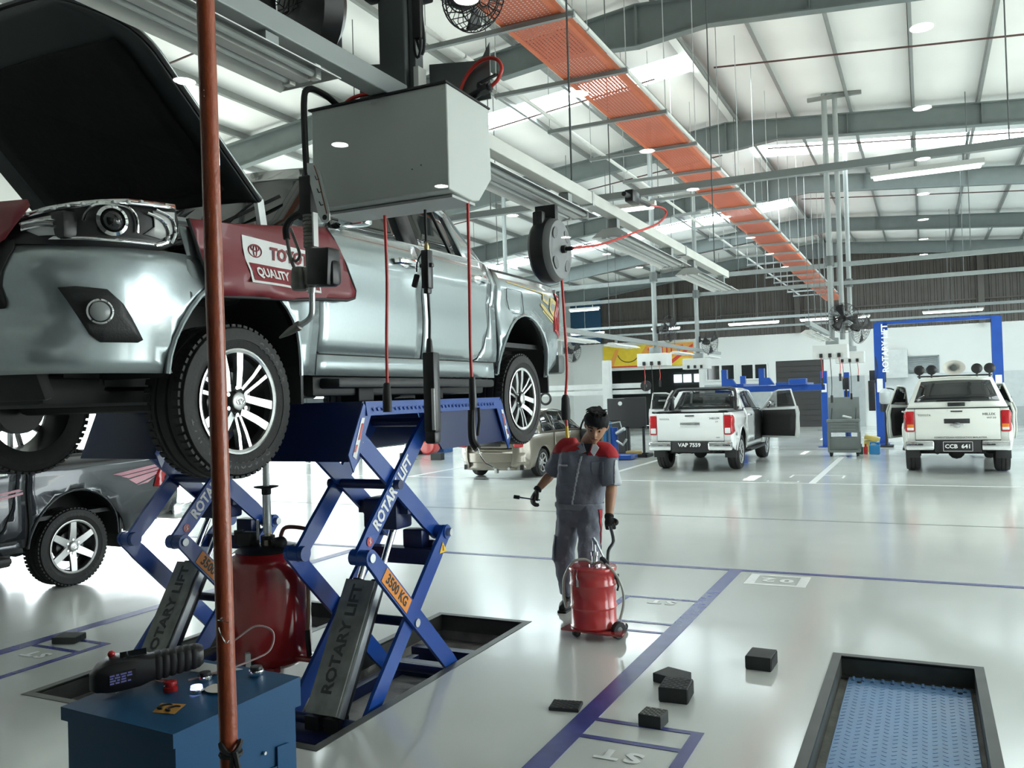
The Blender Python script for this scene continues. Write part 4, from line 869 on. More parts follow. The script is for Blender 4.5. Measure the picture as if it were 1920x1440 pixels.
# blue tread plate deck lying flat in the right hand pit ------------------------------
DECKM = mat('blue_tread_plate', (.13, .255, .46), .38, .1, nz=(3, .12), rvar=.06); dk = thing('lift_deck', 'blue chequered steel lift deck lowered flat in the right floor pit', 'lift deck', (-.16, 4.7, -.15))
b = B(); b.bx(-.50, .19, 3.55, 5.78, -.125, -.105, .004); obj('deck_plate', b, DECKM, dk, 0)
b = B()
for i in range(15):
    for j in range(42):
        x, y_ = -.478+i*.0465, 3.59+j*.052
        if y_ > 5.74: continue
        b.box((x, y_+(.026 if i % 2 else 0), -.1045), (.006, .026, .003), rot=Mx.Rotation(R(52 if i % 2 else -52), 3, 'Z'))
obj('tread_studs', b, DECKM, dk, 0, kind='stuff')
b = B(); b.bx(-.50, .19, 5.78, 5.87, -.135, -.112, .004)
obj('end_flap', b, DECKM, dk, 0)
for k in range(12): b = B(); b.cyl((-.47+k*.057, 5.79, -.110), (-.47+k*.057, 5.865, -.114), .011, n=8); obj('flap_rib', b, DECKM, dk)
for x in (-.43, .13): b = B(); b.cyl((x, 5.755, -.107), (x, 5.755, -.100), .014, n=12); obj('deck_bolt', b, BLKG, dk)
b = B(); [b.bx(xx-.03, xx+.03, 3.6, 5.8, -.158, -.126) for xx in (-.42, .11)]; obj('deck_frame', b, BLKG, dk, 0)

# ---------------------------------------------------------------- foreground: orange pole, control cabinet and what lies on it
ORP = mat('rust_orange_paint', (.36, .075, .028), .32, coat=.4, nz=(22, .15), bump=(90, .12))
pl = thing('orange_pole', 'rust orange painted steel pole standing in front of the blue control cabinet', 'pole', (-1.535, 1.545, 0))
b = B(); b.tube([(-1.52, 1.545, .012), (-1.575, 1.57, 3.3)], .0215, 20); obj('pole_tube', b, ORP, pl)
b = B(); b.lathe([(0, 0), (.07, 0), (.07, .012), (.024, .014), (0, .014)], (-1.52, 1.545, .0), (0, 0, 1), 24); obj('foot_plate', b, ORP, pl)
b = B(); b.tube([(-1.523+.0225*math.cos(t), 1.546+.0225*math.sin(t), .93+.01*math.sin(t*2)) for t in rng(0, 2*PI*15/16, 16)], .007, 6, closed=True); b.tube([(-1.523+.0235*math.cos(t), 1.546+.0235*math.sin(t), .915) for t in rng(0, 2*PI*15/16, 16)], .006, 6, closed=True)
b.tube([(-1.50, 1.535, .925), (-1.485, 1.53, .88), (-1.478, 1.525, .80), (-1.47, 1.53, .70)], .007, 6, smooth=4); b.tube([(-1.505, 1.53, .92), (-1.497, 1.52, .85), (-1.49, 1.52, .72)], .006, 6, smooth=4)
tag(obj('black_strap', b, BLK, None), 'black cloth strap knotted around the orange pole with two ends hanging', 'strap')
b = B(); b.tube([(-1.531, 1.525, 1.22), (-1.522, 1.522, 1.205), (-1.512, 1.528, 1.185), (-1.508, 1.535, 1.19)], .0015, 5, smooth=4); b.tube([(-1.54, 1.53, 1.235), (-1.525, 1.523, 1.238), (-1.51, 1.535, 1.232)], .0012, 5, smooth=3); obj('wire_twist', b, CHROME, pl)
# cabinet: footprint corners (world) found from the picture
CAB = mat('cabinet_blue_enamel', (.003, .085, .22), .42, coat=.0, nz=(5, .05), bump=(150, .03))
c0 = V((-1.81, 1.64)); ax_ = V((-.985, .06)).normalized(); ay = V((.27, .96)).normalized()    # near corner, along the left face, along the right face
CP = lambda u, v, z: V((c0.x+ax_.x*u+ay.x*v, c0.y+ax_.y*u+ay.y*v, z))
cb = thing('control_cabinet', 'blue steel lift control cabinet with push buttons on its top in the foreground', 'control cabinet', CP(.22, .17, 0))
CW, CD, ZT = .46, .37, .925
b = B(); b.prism([(0, 0), (CW, 0), (CW, CD), (0, CD)], lambda u, v, d: CP(u, v, d), .0, ZT-.075); obj('cabinet_body', b, CAB, cb, 0)
b = B(); b.prism([(-.012, -.014), (CW+.008, -.014), (CW+.008, CD+.01), (-.012, CD+.01)], lambda u, v, d: CP(u, v, d-(.035 if v < .1 and d > ZT-.02 else 0)+(.012 if v > .3 and d > ZT-.02 else 0)), ZT-.073, ZT); lid = obj('cabinet_lid', b, CAB, cb, 0)
topz = lambda v: ZT-.0345+(v+.014)*(.047/(CD+.024))
b = B(); b.prism([(.16, .44), (.33, .44), (.33, .70), (.16, .70)], lambda u, v, d: CP(-.003-d, u, v), 0, .004); dr = obj('cabinet_door', b, CAB, cb, 0)
b = B(); b.prism([(.30, .3), (.362, .3), (.362, .72), (.34, .755), (.30, .755)], lambda u, v, d: CP(-.003-d, u, v), 0, .006); obj('side_hatch', b, CAB, cb, 0)
b = B(); c = CP(-.002, .26, .75); b.cyl(c, c-V((ax_.x, ax_.y, 0))*.008, .005, n=8); obj('screw', b, STEEL, cb)
def button(nm, u, v, r_, h, m, ring=None, lab=None):
    z = topz(v); c = CP(u, v, z)
    b = B(); b.lathe([(0, 0), (r_*1.15, 0), (r_*1.15, h*.45), (r_*.8, h*.5), (r_*.8, h*.7), (r_, h*.72), (r_*.96, h), (0, h*1.05)], c, (0, 0, 1), 24); o = obj(nm, b, m, cb, 30, label=lab)
    if ring: b = B(); b.lathe([(r_*1.18, 0), (r_*1.3, h*.3), (r_*1.22, h*.62), (r_*1.06, h*.62), (r_*1.06, 0)], c, (0, 0, 1), 24, closed=True); obj('button_ring', b, ring, o)
LITB = mat('pale_blue_lit_button', (.55, .58, 1.), emit=1.2)
button('push_button', .265, .175, .018, .028, REDP, None, 'red push button'); button('push_button', .175, .19, .017, .022, LITB, CHROME, 'lit pale button in chrome ring'); button('push_button', .235, .262, .017, .026, BLKG, CHROME, 'black button in chrome ring'); button('push_button', .125, .345, .018, .026, BLKG, CHROME, 'black button at the back')
b = B(); b.prism([(.0, .175), (-.0, .25), (.02, .29), (-.04, .33), (-.035, .2)], lambda u, v, d: CP(-.06+.06+u, v-.02, topz(v)+.0005+d), 0, .0005); b.bm.clear(); b.lathe([(0, 0), (.045, 0), (.045, .001), (0, .001)], CP(.14, .24, topz(.24)+.0006), (0, 0, 1), 24); obj('round_label', b, mat('cream_label', (.75, .70, .60), .5), cb, 0)
b = B(); b.prism([(.10, .07), (.17, .055), (.205, .105), (.13, .125)], lambda u, v, d: CP(u, v, topz(v)+.0006+d), 0, .0006); lb = obj('orange_label', b, mat('orange_brown_label', (.60, .30, .06), .5), cb, 0)
for k in (0, .045):
    b = B(); b.tube([CP(.135+k*.75+.014*math.cos(t), .09+.018*math.sin(t), topz(.09)+.003) for t in rng(-2.2, 2., 9)], .0035, 5); obj('label_arrow', b, BLACKT, lb)
# leaflets
for pts, m, nm, lab in (([(.24, .30), (.34, .29), (.36, .35), (.20, .36)], WHITEP, 'leaflet', 'white and grey printed leaflet half under the tester on the blue cabinet'), ([(.35, .20), (.40, .205), (.40, .225), (.31, .222), (.30, .205)], REDP, 'red_tag', 'dark red tag lying between the tester and the red button'), ([(.40, .10), (.45, .08), (.46, .16), (.42, .17)], WHITEP, 'leaflet', 'folded white paper under the left end of the black tester')):
    b = B(); b.prism(pts, lambda u, v, d: CP(u, v, topz(v)+.0008+d+.004*math.sin(30*u)**2), 0, .0012); tag(obj(nm, b, m, None, 0), lab, 'paper')
# hand held tester lying across the cabinet top
t0, t1 = CP(.43, .085, topz(.085)+.004), CP(.31, .33, topz(.33)+.004); td = (t1-t0).normalized(); tn = V((-td.y, td.x, 0)); tz = td.cross(V((0, 0, 1))).cross(td).normalized()
TP = lambda u, v, w_: t0-td*.01+td*u*.92+tn*v*1.1+V((0, 0, 1))*w_*1.1
ts = thing('diagnostic_tester', 'black ribbed hand held tester with red knob and cable lying on the blue cabinet', 'tester', t0+td*.15)
def body_t(sec, nm, m, n=16):
    b = B(); rings = []
    for (u, w_, h, zc) in sec:
        rings.append([b.bm.verts.new(TP(u, w_*max(-1, min(1, 1.25*math.cos(a))), zc+h*max(-1, min(1, 1.25*math.sin(a))))) for a in rng(0, 2*PI*(n-1)/n, n)])
    for a, c in zip(rings, rings[1:]):
        for k in range(n): b.bm.faces.new((a[k], a[(k+1) % n], c[(k+1) % n], c[k]))
    b.bm.faces.new(rings[0][::-1]); b.bm.faces.new(rings[-1]); return obj(nm, b, m, ts, 50)
body_t([(-.03, .022, .02, .04), (-.01, .045, .032, .045), (.02, .052, .040, .048), (.05, .055, .044, .048), (.12, .052, .040, .044), (.15, .042, .033, .042), (.30, .036, .029, .042), (.315, .026, .022, .042)], 'tester_body', BLKG)
for k in range(6):
    body_t([(.165+k*.022, .0415-.001*k, .0335-.0008*k, .042), (.170+k*.022, .043-.001*k, .035-.0008*k, .042), (.178+k*.022, .043-.001*k, .035-.0008*k, .042), (.183+k*.022, .0415-.001*k, .0335-.0008*k, .042)], 'grip_rib', BLK)
b = B(); b.ball(TP(.035, .02, .095), .011, 12); b.cyl(TP(.035, .02, .08), TP(.035, .02, .095), .008, n=10); obj('knob', b, REDP, ts)
b = B(); b.prism([(.06, -.03), (.14, -.028), (.14, .028), (.06, .03)], lambda u, v, d: TP(u, v, .0885-.035*(u-.06)+d), 0, .003); obj('screen', b, GLASSD, ts, 0)
b = B(); b.tube([TP(.31, 0, .042), TP(.345, 0, .045)], .012, 8); b.tube([TP(.34, 0, .045), TP(.37, 0, .045)], .008, 8); obj('cable_boot', b, BLK, ts)
CAB2 = mat('grey_pink_cable', (.35, .24, .24), .45)
b = B(); b.tube([TP(.365, 0, .045), TP(.42, .0, .06), TP(.49, .0, .085), TP(.545, -.01, .06), TP(.53, -.03, .015), TP(.46, -.05, .004), TP(.38, -.07, .003), TP(.26, -.08, .003)], .0032, 6, smooth=6); obj('cable', b, CAB2, ts)
b = B(); b.prism([(.028, .03), (.105, .03), (.105, .062), (.028, .062)], lambda u, v, d: TP(u, -.0545-d, v), 0, .001); tl_ = obj('data_label', b, BLACKT, ts, 0)
VPR = mat('violet_label_print', (.28, .28, .72), .5)
for k in range(4):
    u = .03
    for w__ in ((.014, .009, .018, .011), (.01, .016, .012, .015), (.017, .008, .014), (.012, .012, .016, .009))[k]:
        b = B(); b.prism([(u, .0575-.0068*k), (u+w__, .0575-.0068*k), (u+w__, .0535-.0068*k), (u, .0535-.0068*k)], lambda a, v, d: TP(a, -.0556-d, v), 0, .0006); obj('fine_print', b, VPR, tl_, 0); u += w__+.004
# ---------------------------------------------------------------- overhead service gantry by the silver truck
def lampfix(parent, x, ya, yb, z, along='y', twin=True, w_=.20, on=False, name='lamp_fixture'):
    """open batten with reflector wings and two tubes"""
    def T(u, v, h): return V((x+v, u, z+h)) if along == 'y' else V((u, x+v, z+h))
    b = B()
    for s in (-1, 1): b.prism([(.02*s, .055), (.045*s, .05), (w_/2*s, .0), (w_/2*s, -.004), (.04*s, .044), (.02*s, .048)], lambda v, h, d: T(d, v, h), ya, yb)
    rf = obj('reflector_wing', b, WHITEP, parent, 0, kind='stuff')
    b = B(); b.prism([(-.022, .0), (.022, .0), (.03, .055), (-.03, .055)], lambda v, h, d: T(d, v, h), ya+.03, yb-.03); obj('batten', b, WHITEP, parent, 0)
    for s in (-1, 1):
        b = B(); b.cyl(T(ya+.06, .055*s, .012), T(yb-.06, .055*s, .012), .013, n=10); obj('fluorescent_tube', b, mat('unlit_tube_glass', (.66, .70, .69), .2) if 'unlit_tube_glass' not in D.materials else D.materials['unlit_tube_glass'], parent)
        for e in (ya+.045, yb-.045): b = B(); b.box(T(e, .055*s, .018), (.035, .03, .05) if along == 'y' else (.03, .035, .05), .004); obj('tube_holder', b, WHITEP, parent, 0)
    for e in (ya, yb):
        b = B(); b.prism([(-w_/2, 0), (w_/2, 0), (.05, .055), (-.05, .055)], lambda v, h, d: T(d, v, h), e-.001, e+.001); obj('end_plate', b, WHITEP, parent, 0)
IVORY = mat('ivory_beam_enamel', (.66, .67, .63), .4)
gb = thing('gantry_beam', 'long pale steel gantry beam running from the grey hose box towards the back of the hall', 'beam', (-1.86, 5, 2.9))
b = B()
for ya, yb in ((1.2, 2.885), (3.015, 9.1)): b = B(); b.bx(-1.90, -1.82, ya, yb, 2.93, 3.003, .004); obj('beam', b, IVORY if ya > 2 else GREYP, gb, 0)  # one beam; the near segment's greyer paint stands in for its shade
for y_ in (3.55, 5.0, 7.3): b = B(); b.bx(-1.905, -1.815, y_-.015, y_+.015, 2.92, 3.005); obj('clamp', b, STEEL, gb, 0)
for y_ in (4.75, 8.6): b = B(); b.cyl((-1.86, y_, 3.0), (-1.86, y_, roofz(-1.86)-.05), .006, n=6); obj('hanger_wire', b, DGREY, gb)
for ya, yb, z, lab in ((.95, 2.33, 2.835, 'twin tube lamp at the top left end of the gantry, nearest the window'), (3.42, 4.86, 2.815, 'twin tube lamp just behind the grey hose box'), (5.42, 7.10, 2.80, 'twin tube lamp under the middle of the gantry beam'), (7.55, 9.12, 2.795, 'twin tube lamp under the far end of the gantry beam')):
    lf = thing('fluorescent_lamp', lab, 'lamp', (-1.86, (ya+yb)/2, z), 'twin tube lamps under the gantry beam'); lampfix(lf, -1.86, ya, yb, z, w_=.26)
    for y_ in (ya+.06, yb-.25): b = B(); b.bx(-1.89, -1.83, y_, y_+.06, z+.055, 2.925); obj('stirrup', b, GREYP, lf, 0)
# grey hose box ----------------------------------------------------------------
GB = mat('grey_box_enamel', (.60, .635, .615), .42, nz=(2.5, .04), bump=(90, .02))
gx = thing('hose_box', 'large grey sheet metal hose box with chamfered bottom hanging above the silver truck', 'hose box', (-1.87, 2.92, 2.52))
prof = [(2.745, 2.92), (3.085, 2.92), (3.095, 2.635), (2.985, 2.527), (2.925, 2.515), (2.745, 2.525)]
b = B(); b.prism(prof, lambda u, v, d: V((d, u, v)), -2.19, -1.562); bmesh.ops.bevel(b.bm, geom=b.bm.edges[:], offset=.003, segments=1, affect='EDGES'); obj('box_body', b, GB, gx, 0)
b = B(); b.bx(-2.20, -1.558, 2.735, 3.095, 2.92, 2.928, .002); obj('box_top', b, BLK, gx, 0)
for x, z in ((-2.17, 2.90), (-1.58, 2.90), (-1.58, 2.545), (-2.17, 2.545), (-1.9, 2.905)): b = B(); b.cyl((x, 2.742, z), (x, 2.746, z), .004, n=8); obj('screw', b, STEEL, gx)
for x, z in ((-1.72, 2.62), (-1.68, 2.63)): b = B(); b.cyl((x, 2.743, z), (x, 2.7455, z), .0025, n=8); obj('screw_hole', b, BLK, gx)
b = B(); b.bx(-2.17, -1.58, 2.80, 2.98, 2.508, 2.518); obj('bottom_lip', b, mat('light_grey_lip', (.62, .64, .63), .4), gx, 0)
b = B(); b.cyl((-1.60, 2.99, 2.945), (-1.49, 2.97, 2.965), .016, n=12); b.cyl((-1.53, 2.977, 2.958), (-1.50, 2.972, 2.963), .024, n=6); b.cyl((-1.545, 2.98, 2.955), (-1.545, 2.975, 2.985), .010, n=8); b.bar((-1.55, 2.98, 2.988), (-1.455, 2.955, 3.0), .016, .006); obj('ball_valve', b, BLKG, gx)
b = B(); b.tube([(-1.485, 2.97, 2.966), (-1.455, 2.965, 2.985), (-1.44, 2.97, 3.03), (-1.475, 2.98, 3.075), (-1.55, 3.0, 3.085), (-1.62, 3.01, 3.04), (-1.665, 3.0, 2.94)], .0075, 8, smooth=5); obj('red_air_hose', b, REDH, gx, label='red air hose looping from the valve over the box')
b = B(); b.tube([(-2.13, 2.85, 2.92), (-2.11, 2.85, 2.96), (-2.06, 2.86, 2.99), (-1.97, 2.88, 3.0), (-1.92, 2.9, 3.0)], .008, 8, smooth=5); obj('red_air_hose', b, REDH, gx, label='red hose curving onto the left end of the box top')
# square post carrying it
ps = thing('service_post', 'dark grey square steel post rising from the grey hose box to the roof', 'post', (-1.89, 2.95, 2.93))
b = B(); b.bx(-1.955, -1.83, 2.89, 3.01, 2.93, 7.5, .006); obj('post', b, DGREY, ps, 0)
b = B(); b.bx(-1.83, -1.80, 2.92, 2.98, 2.95, 3.6, .003); obj('conduit', b, DGREY, ps, 0); b = B(); b.bx(-1.80, -1.775, 2.90, 2.96, 2.955, 3.08, .003); obj('white_trunking', b, WHITEP, ps, 0)
PLG = mat('bracket_grey', (.13, .145, .145), .45)
for s, x0, x1 in ((-1, -2.15, -1.95), (1, -1.80, -1.52)):
    b = B(); b.prism([(x0, 2.94), (x1, 2.94), (x1, 3.165)] + ([(x0+.04, 3.19), (x0, 3.15)] if s < 0 else [(x1-.04, 3.10), (x0, 3.13)]), lambda u, v, d: V((u, 3.03+d, v)), -.004, .004); obj('gusset_plate', b, PLG, ps, 0)
b = B(); b.tube([(-1.79, 2.9, 3.6), (-1.785, 2.9, 3.34), (-1.78, 2.9, 3.2), (-1.77, 2.9, 3.15), (-1.755, 2.9, 3.12), (-1.745, 2.9, 3.17), (-1.755, 2.9, 3.3), (-1.76, 2.9, 3.45), (-1.775, 2.89, 3.3), (-1.785, 2.89, 3.14), (-1.765, 2.89, 3.11), (-1.755, 2.89, 3.2), (-1.77, 2.89, 3.5)], .006, 6, smooth=3)
b.bx(-1.79, -1.748, 2.88, 2.91, 3.18, 3.42, .008); tag(obj('black_cable_coil', b, BLK, None), 'coiled black cable hanging beside the dark square post', 'cable')
# hanging hoses ------------------------------------------------------------------
def hose(nm, lab, pts, r_, m, loc): t = thing(nm, lab, 'hose', loc); b = B(); b.tube(pts, r_, 8, smooth=4); obj('hose_line', b, m, t); return t
h1 = hose('air_hose', 'red air hose with black coupling hanging from the left of the grey box', [(-1.975, 2.93, 2.53), (-1.972, 2.93, 2.25), (-1.982, 2.93, 2.0), (-1.985, 2.93, 1.80)], .0065, REDH, (-1.98, 2.93, 1.7))
b = B(); b.lathe([(0, 0), (.019, 0), (.019, .06), (.014, .115), (.010, .12), (0, .12)], (-1.987, 2.93, 1.70), (0, 0, 1), 16); obj('coupling', b, BLK, h1)
h2 = hose('air_hose', 'red air hose ending in a black blow gun, right end of the grey box', [(-1.585, 2.93, 2.53), (-1.588, 2.93, 2.2), (-1.592, 2.93, 1.95), (-1.590, 2.93, 1.82)], .0065, REDH, (-1.59, 2.93, 1.5))
b = B(); b.lathe([(0, 0), (.014, 0), (.016, .05), (.013, .13), (.010, .14), (0, .14)], (-1.588, 2.93, 1.69), (0, 0, 1), 14); b.tube([(-1.590, 2.925, 1.70), (-1.59, 2.92, 1.62), (-1.585, 2.92, 1.575), (-1.567, 2.92, 1.55)], .017, 10, smooth=3); obj('blow_gun', b, BLKG, h2)
b = B(); b.tube([(-1.566, 2.935, 1.71), (-1.565, 2.935, 1.66), (-1.572, 2.93, 1.60)], .006, 6); obj('trigger', b, BLK, h2)
b = B(); b.tube([(-1.567, 2.92, 1.55), (-1.555, 2.92, 1.52), (-1.535, 2.92, 1.495), (-1.50, 2.92, 1.478)], .004, 8); obj('nozzle', b, CHROME, h2)
h3 = thing('work_lamp', 'black pendant inspection lamp on its cable hanging in front of the silver truck door', 'work lamp', (-1.77, 2.93, 1.57))
b = B(); b.tube([(-1.781, 2.93, 2.52), (-1.780, 2.93, 2.38)], .006, 8); b.tube([(-1.778, 2.93, 2.19), (-1.774, 2.93, 2.06), (-1.778, 2.93, 1.97)], .006, 8); obj('cable', b, BLK, h3)
b = B(); b.bx(-1.797, -1.762, 2.91, 2.95, 2.19, 2.345, .006); b.bx(-1.81, -1.75, 2.92, 2.94, 2.275, 2.292, .004); b.bx(-1.79, -1.768, 2.915, 2.945, 2.17, 2.195, .004); obj('plug_block', b, BLKG, h3)
b = B(); b.lathe([(.008, 0), (.011, .012), (.006, .03)], (-1.779, 2.93, 2.345), (0, 0, 1), 12); obj('brass_gland', b, mat('brass', (.6, .45, .2), .3, 1.), h3)
b = B(); b.tube([(-1.80, 2.925, 2.335), (-1.818, 2.92, 2.30), (-1.822, 2.92, 2.26)], .003, 6, smooth=3); b.box((-1.828, 2.92, 2.225), (.022, .018, .055), .006, Mx.Rotation(R(18), 3, 'Y')); obj('dangling_plug', b, BLK, h3)
b = B(); b.bx(-1.797, -1.743, 2.90, 2.95, 1.615, 1.935, .008); b.lathe([(.016, 0), (.012, .05), (.009, .06)], (-1.775, 2.925, 1.93), (0, 0, 1), 14); b.bx(-1.795, -1.745, 2.90, 2.95, 1.57, 1.62, .01); obj('lamp_body', b, BLKG, h3)
b = B(); b.bx(-1.755, -1.741, 2.893, 2.90, 1.625, 1.79, .002); obj('tube_window', b, CLEARL, h3)
# oil dispensing gun ---------------------------------------------------------------
GUN = mat('worn_gun_metal', (.20, .20, .18), .42, .7, nz=(25, .25)); og = thing('oil_gun', 'worn metered oil dispensing gun hanging on a black hose left of the grey box', 'oil gun', (-2.12, 2.62, 2.3))
b = B(); b.tube([(-2.10, 2.80, 2.945), (-2.118, 2.74, 2.975), (-2.124, 2.65, 2.97), (-2.125, 2.62, 2.90), (-2.12, 2.62, 2.62), (-2.117, 2.62, 2.47)], .0125, 10, smooth=4); obj('oil_hose', b, BLK, og)
b = B(); b.bx(-2.143, -2.085, 2.595, 2.645, 2.47, 2.62, .008); b.bx(-2.13, -2.10, 2.605, 2.635, 2.44, 2.48, .004); obj('hose_sleeve', b, BLK, og)
b = B(); b.prism([(-2.10, 2.665), (-2.065, 2.66), (-2.035, 2.62), (-2.00, 2.46), (-2.00, 2.435), (-2.015, 2.425), (-2.035, 2.43), (-2.05, 2.455), (-2.10, 2.63)], lambda u, v, d: V((u, 2.60+d, v)), -.002, .002); sp_ = obj('hook_plate', b, STEEL, og, 0, label='scratched silver hook plate')
b = B(); b.tube([(-2.066, 2.597, 2.65), (-2.048, 2.597, 2.60), (-2.022, 2.597, 2.50), (-2.012, 2.597, 2.46)], .002, 5); obj('rust_streak', b, mat('rust_brown', (.25, .09, .04), .6), sp_)
b = B(); b.cyl((-2.022, 2.596, 2.447), (-2.022, 2.599, 2.447), .010, n=14); obj('hook_hole', b, BLK, sp_)
for z in (2.60, 2.55, 2.50): b = B(); b.tube([(-2.062+.17*(2.60-z), 2.596, z+.01), (-2.055+.17*(2.60-z), 2.596, z-.006), (-2.043+.17*(2.60-z), 2.596, z-.004)], .0015, 5); obj('scratch_mark', b, BLK, sp_)
b = B()
for k in range(9): b.cyl((-2.11, 2.62, 2.345+k*.0145), (-2.11, 2.62, 2.354+k*.0145), .027, n=14)
b.cyl((-2.11, 2.62, 2.19), (-2.11, 2.62, 2.48), .021, n=12); obj('ribbed_grip', b, GUN, og)
b = B(); b.bx(-2.085, -2.078, 2.60, 2.628, 2.345, 2.475); obj('scale_strip', b, WHITEP, og, 0)
b = B(); b.tube([(-2.12, 2.62, 2.485), (-2.17, 2.62, 2.478), (-2.21, 2.62, 2.462), (-2.228, 2.62, 2.43), (-2.225, 2.62, 2.39)], .014, 8, smooth=4); obj('guard_grip', b, BLK, og)
b = B(); b.tube([(-2.225, 2.62, 2.395), (-2.215, 2.62, 2.34), (-2.20, 2.62, 2.29), (-2.185, 2.62, 2.265)], .007, 8, smooth=3); obj('trigger_guard', b, GUN, og)
b = B(); b.tube([(-2.205, 2.62, 2.43), (-2.185, 2.62, 2.38), (-2.165, 2.62, 2.33), (-2.168, 2.62, 2.31), (-2.185, 2.62, 2.30), (-2.20, 2.62, 2.31)], .006, 8, smooth=3); obj('trigger', b, GUN, og)
b = B(); b.lathe([(0, 0), (.030, 0), (.036, .015), (.036, .06), (.030, .085), (.018, .09), (0, .09)], (-2.165, 2.62, 2.185), (0, 0, 1), 16); b.bx(-2.15, -2.10, 2.605, 2.635, 2.20, 2.27, .006); obj('valve_body', b, GUN, og)
b = B(); b.box((-2.04, 2.605, 2.26), (.105, .08, .145), .014, Mx.Rotation(R(4), 3, 'Y')); b.box((-2.0, 2.61, 2.235), (.05, .06, .10), .02); mt_ = obj('meter_box', b, BLKG, og)
b = B(); b.bx(-2.035, -2.01, 2.5685, 2.570, 2.285, 2.315); obj('blue_label', b, mat('faded_blue_label', (.15, .24, .42), .5), mt_, 0)
b = B(); b.tube([V((-2.05+.016*math.cos(t), 2.568, 2.245+.016*math.sin(t))) for t in rng(.5, 5.6, 14)], .002, 5); b.bar((-2.05, 2.568, 2.252), (-2.036, 2.568, 2.243), .002, .006); obj('meter_mark', b, CHROME, mt_)
b = B(); b.lathe([(.016, 0), (.016, .02), (.020, .02), (.020, .03), (.013, .035)], (-2.11, 2.62, 2.17), (0, 0, 1), 12); b.tube([(-2.11, 2.62, 2.19), (-2.11, 2.62, 2.12), (-2.115, 2.62, 2.085), (-2.135, 2.62, 2.065), (-2.17, 2.62, 2.05)], .0115, 10, smooth=4); obj('bent_spout', b, STEEL, og)
b = B(); d_ = V((-.13, 0, -.055)).normalized(); b.lathe([(.012, 0), (.019, .004), (.019, .02), (.016, .022), (.016, .05), (.012, .075), (.004, .115), (0, .115)], (-2.168, 2.62, 2.051), d_, 14); obj('spout_nozzle', b, GUN, og)
# hose reel under the lamp -----------------------------------------------------------
hr = thing('hose_reel', 'grey round air hose reel hanging under the lamp behind the grey box', 'hose reel', (-1.84, 4.35, 2.4)); RG = mat('reel_grey_plastic', (.22, .23, .235), .42)
o_ = V((-1.90, 4.35, 2.55)); b = B(); b.lathe([(0, -.02), (.10, -.02), (.155, -.01), (.172, .02), (.176, .06), (.172, .10), (.160, .12), (.150, .122), (.14, .118), (.06, .128), (0, .128)], o_, (1, 0, 0), 40); sh_ = obj('reel_shell', b, RG, hr, 40)
b = B(); b.lathe([(.176, .01), (.181, .02), (.181, .075), (.176, .085)], o_, (1, 0, 0), 40, closed=True); b.bx(-1.92, -1.80, 4.33, 4.37, 2.71, 2.80); b.bx(-1.89, -1.83, 4.22, 4.27, 2.66, 2.75, .01); obj('dark_rim', b, BLKG, hr)
for k in range(4):
    t_ = PI/4+k*PI/2; b = B(); P = [(.055*math.cos(a), .02+.0*a+.028*math.sin(a)) for a in rng(0, 2*PI*11/12, 12)]
    b.prism([(.095*math.cos(t_)+u*math.sin(t_)*-1*.7+v*math.cos(t_), .095*math.sin(t_)+u*math.cos(t_)*.7+v*math.sin(t_)) for u, v in P], lambda u, v, d: o_+V((.122+d, u, v)), 0, .004); obj('pressed_recess', b, mat('reel_grey_dark', (.15, .155, .16), .45) if 'reel_grey_dark' not in D.materials else D.materials['reel_grey_dark'], sh_, 0)
b = B(); b.cyl(o_+V((.12, 0, 0)), o_+V((.15, 0, 0)), .022, n=14); b.cyl(o_+V((.15, 0, 0)), o_+V((.19, .0, 0)), .012, n=6); obj('hub_fitting', b, BLK, hr)
b = B(); b.tube([o_+V((.19, 0, 0)), (-1.66, 4.7, 2.62), (-1.63, 5.2, 2.76), (-1.62, 5.7, 2.90), (-1.62, 5.95, 3.01), (-1.64, 5.95, 3.06), (-1.70, 5.8, 3.06)], .0075, 8, smooth=5); obj('feed_hose', b, REDH, hr)
b = B(); b.cyl((-1.70, 5.8, 3.06), (-1.70, 5.25, 3.03), .016, n=10); b.bx(-1.73, -1.67, 5.35, 5.5, 3.0, 3.08, .01); obj('feed_valve', b, BLKG, hr)
h4 = hose('air_hose', 'red air hose hanging from the grey round reel behind the truck wheel', [(-1.80, 4.40, 2.40), (-1.793, 4.40, 2.2), (-1.785, 4.40, 1.9), (-1.80, 4.40, 1.74)], .008, REDH, (-1.8, 4.4, 1.5))
b = B(); b.lathe([(0, 0), (.024, 0), (.026, .05), (.022, .12), (.012, .14), (0, .14)], (-1.80, 4.40, 1.61), (0, 0, 1), 14); obj('hose_stop', b, BLK, h4)
b = B(); b.tube([(-1.80, 4.40, 1.62), (-1.797, 4.40, 1.57)], .008, 8); obj('hose_tail', b, REDH, h4); b = B(); b.tube([(-1.797, 4.40, 1.575), (-1.795, 4.40, 1.51)], .009, 8); obj('yellow_connector', b, YELL, h4)
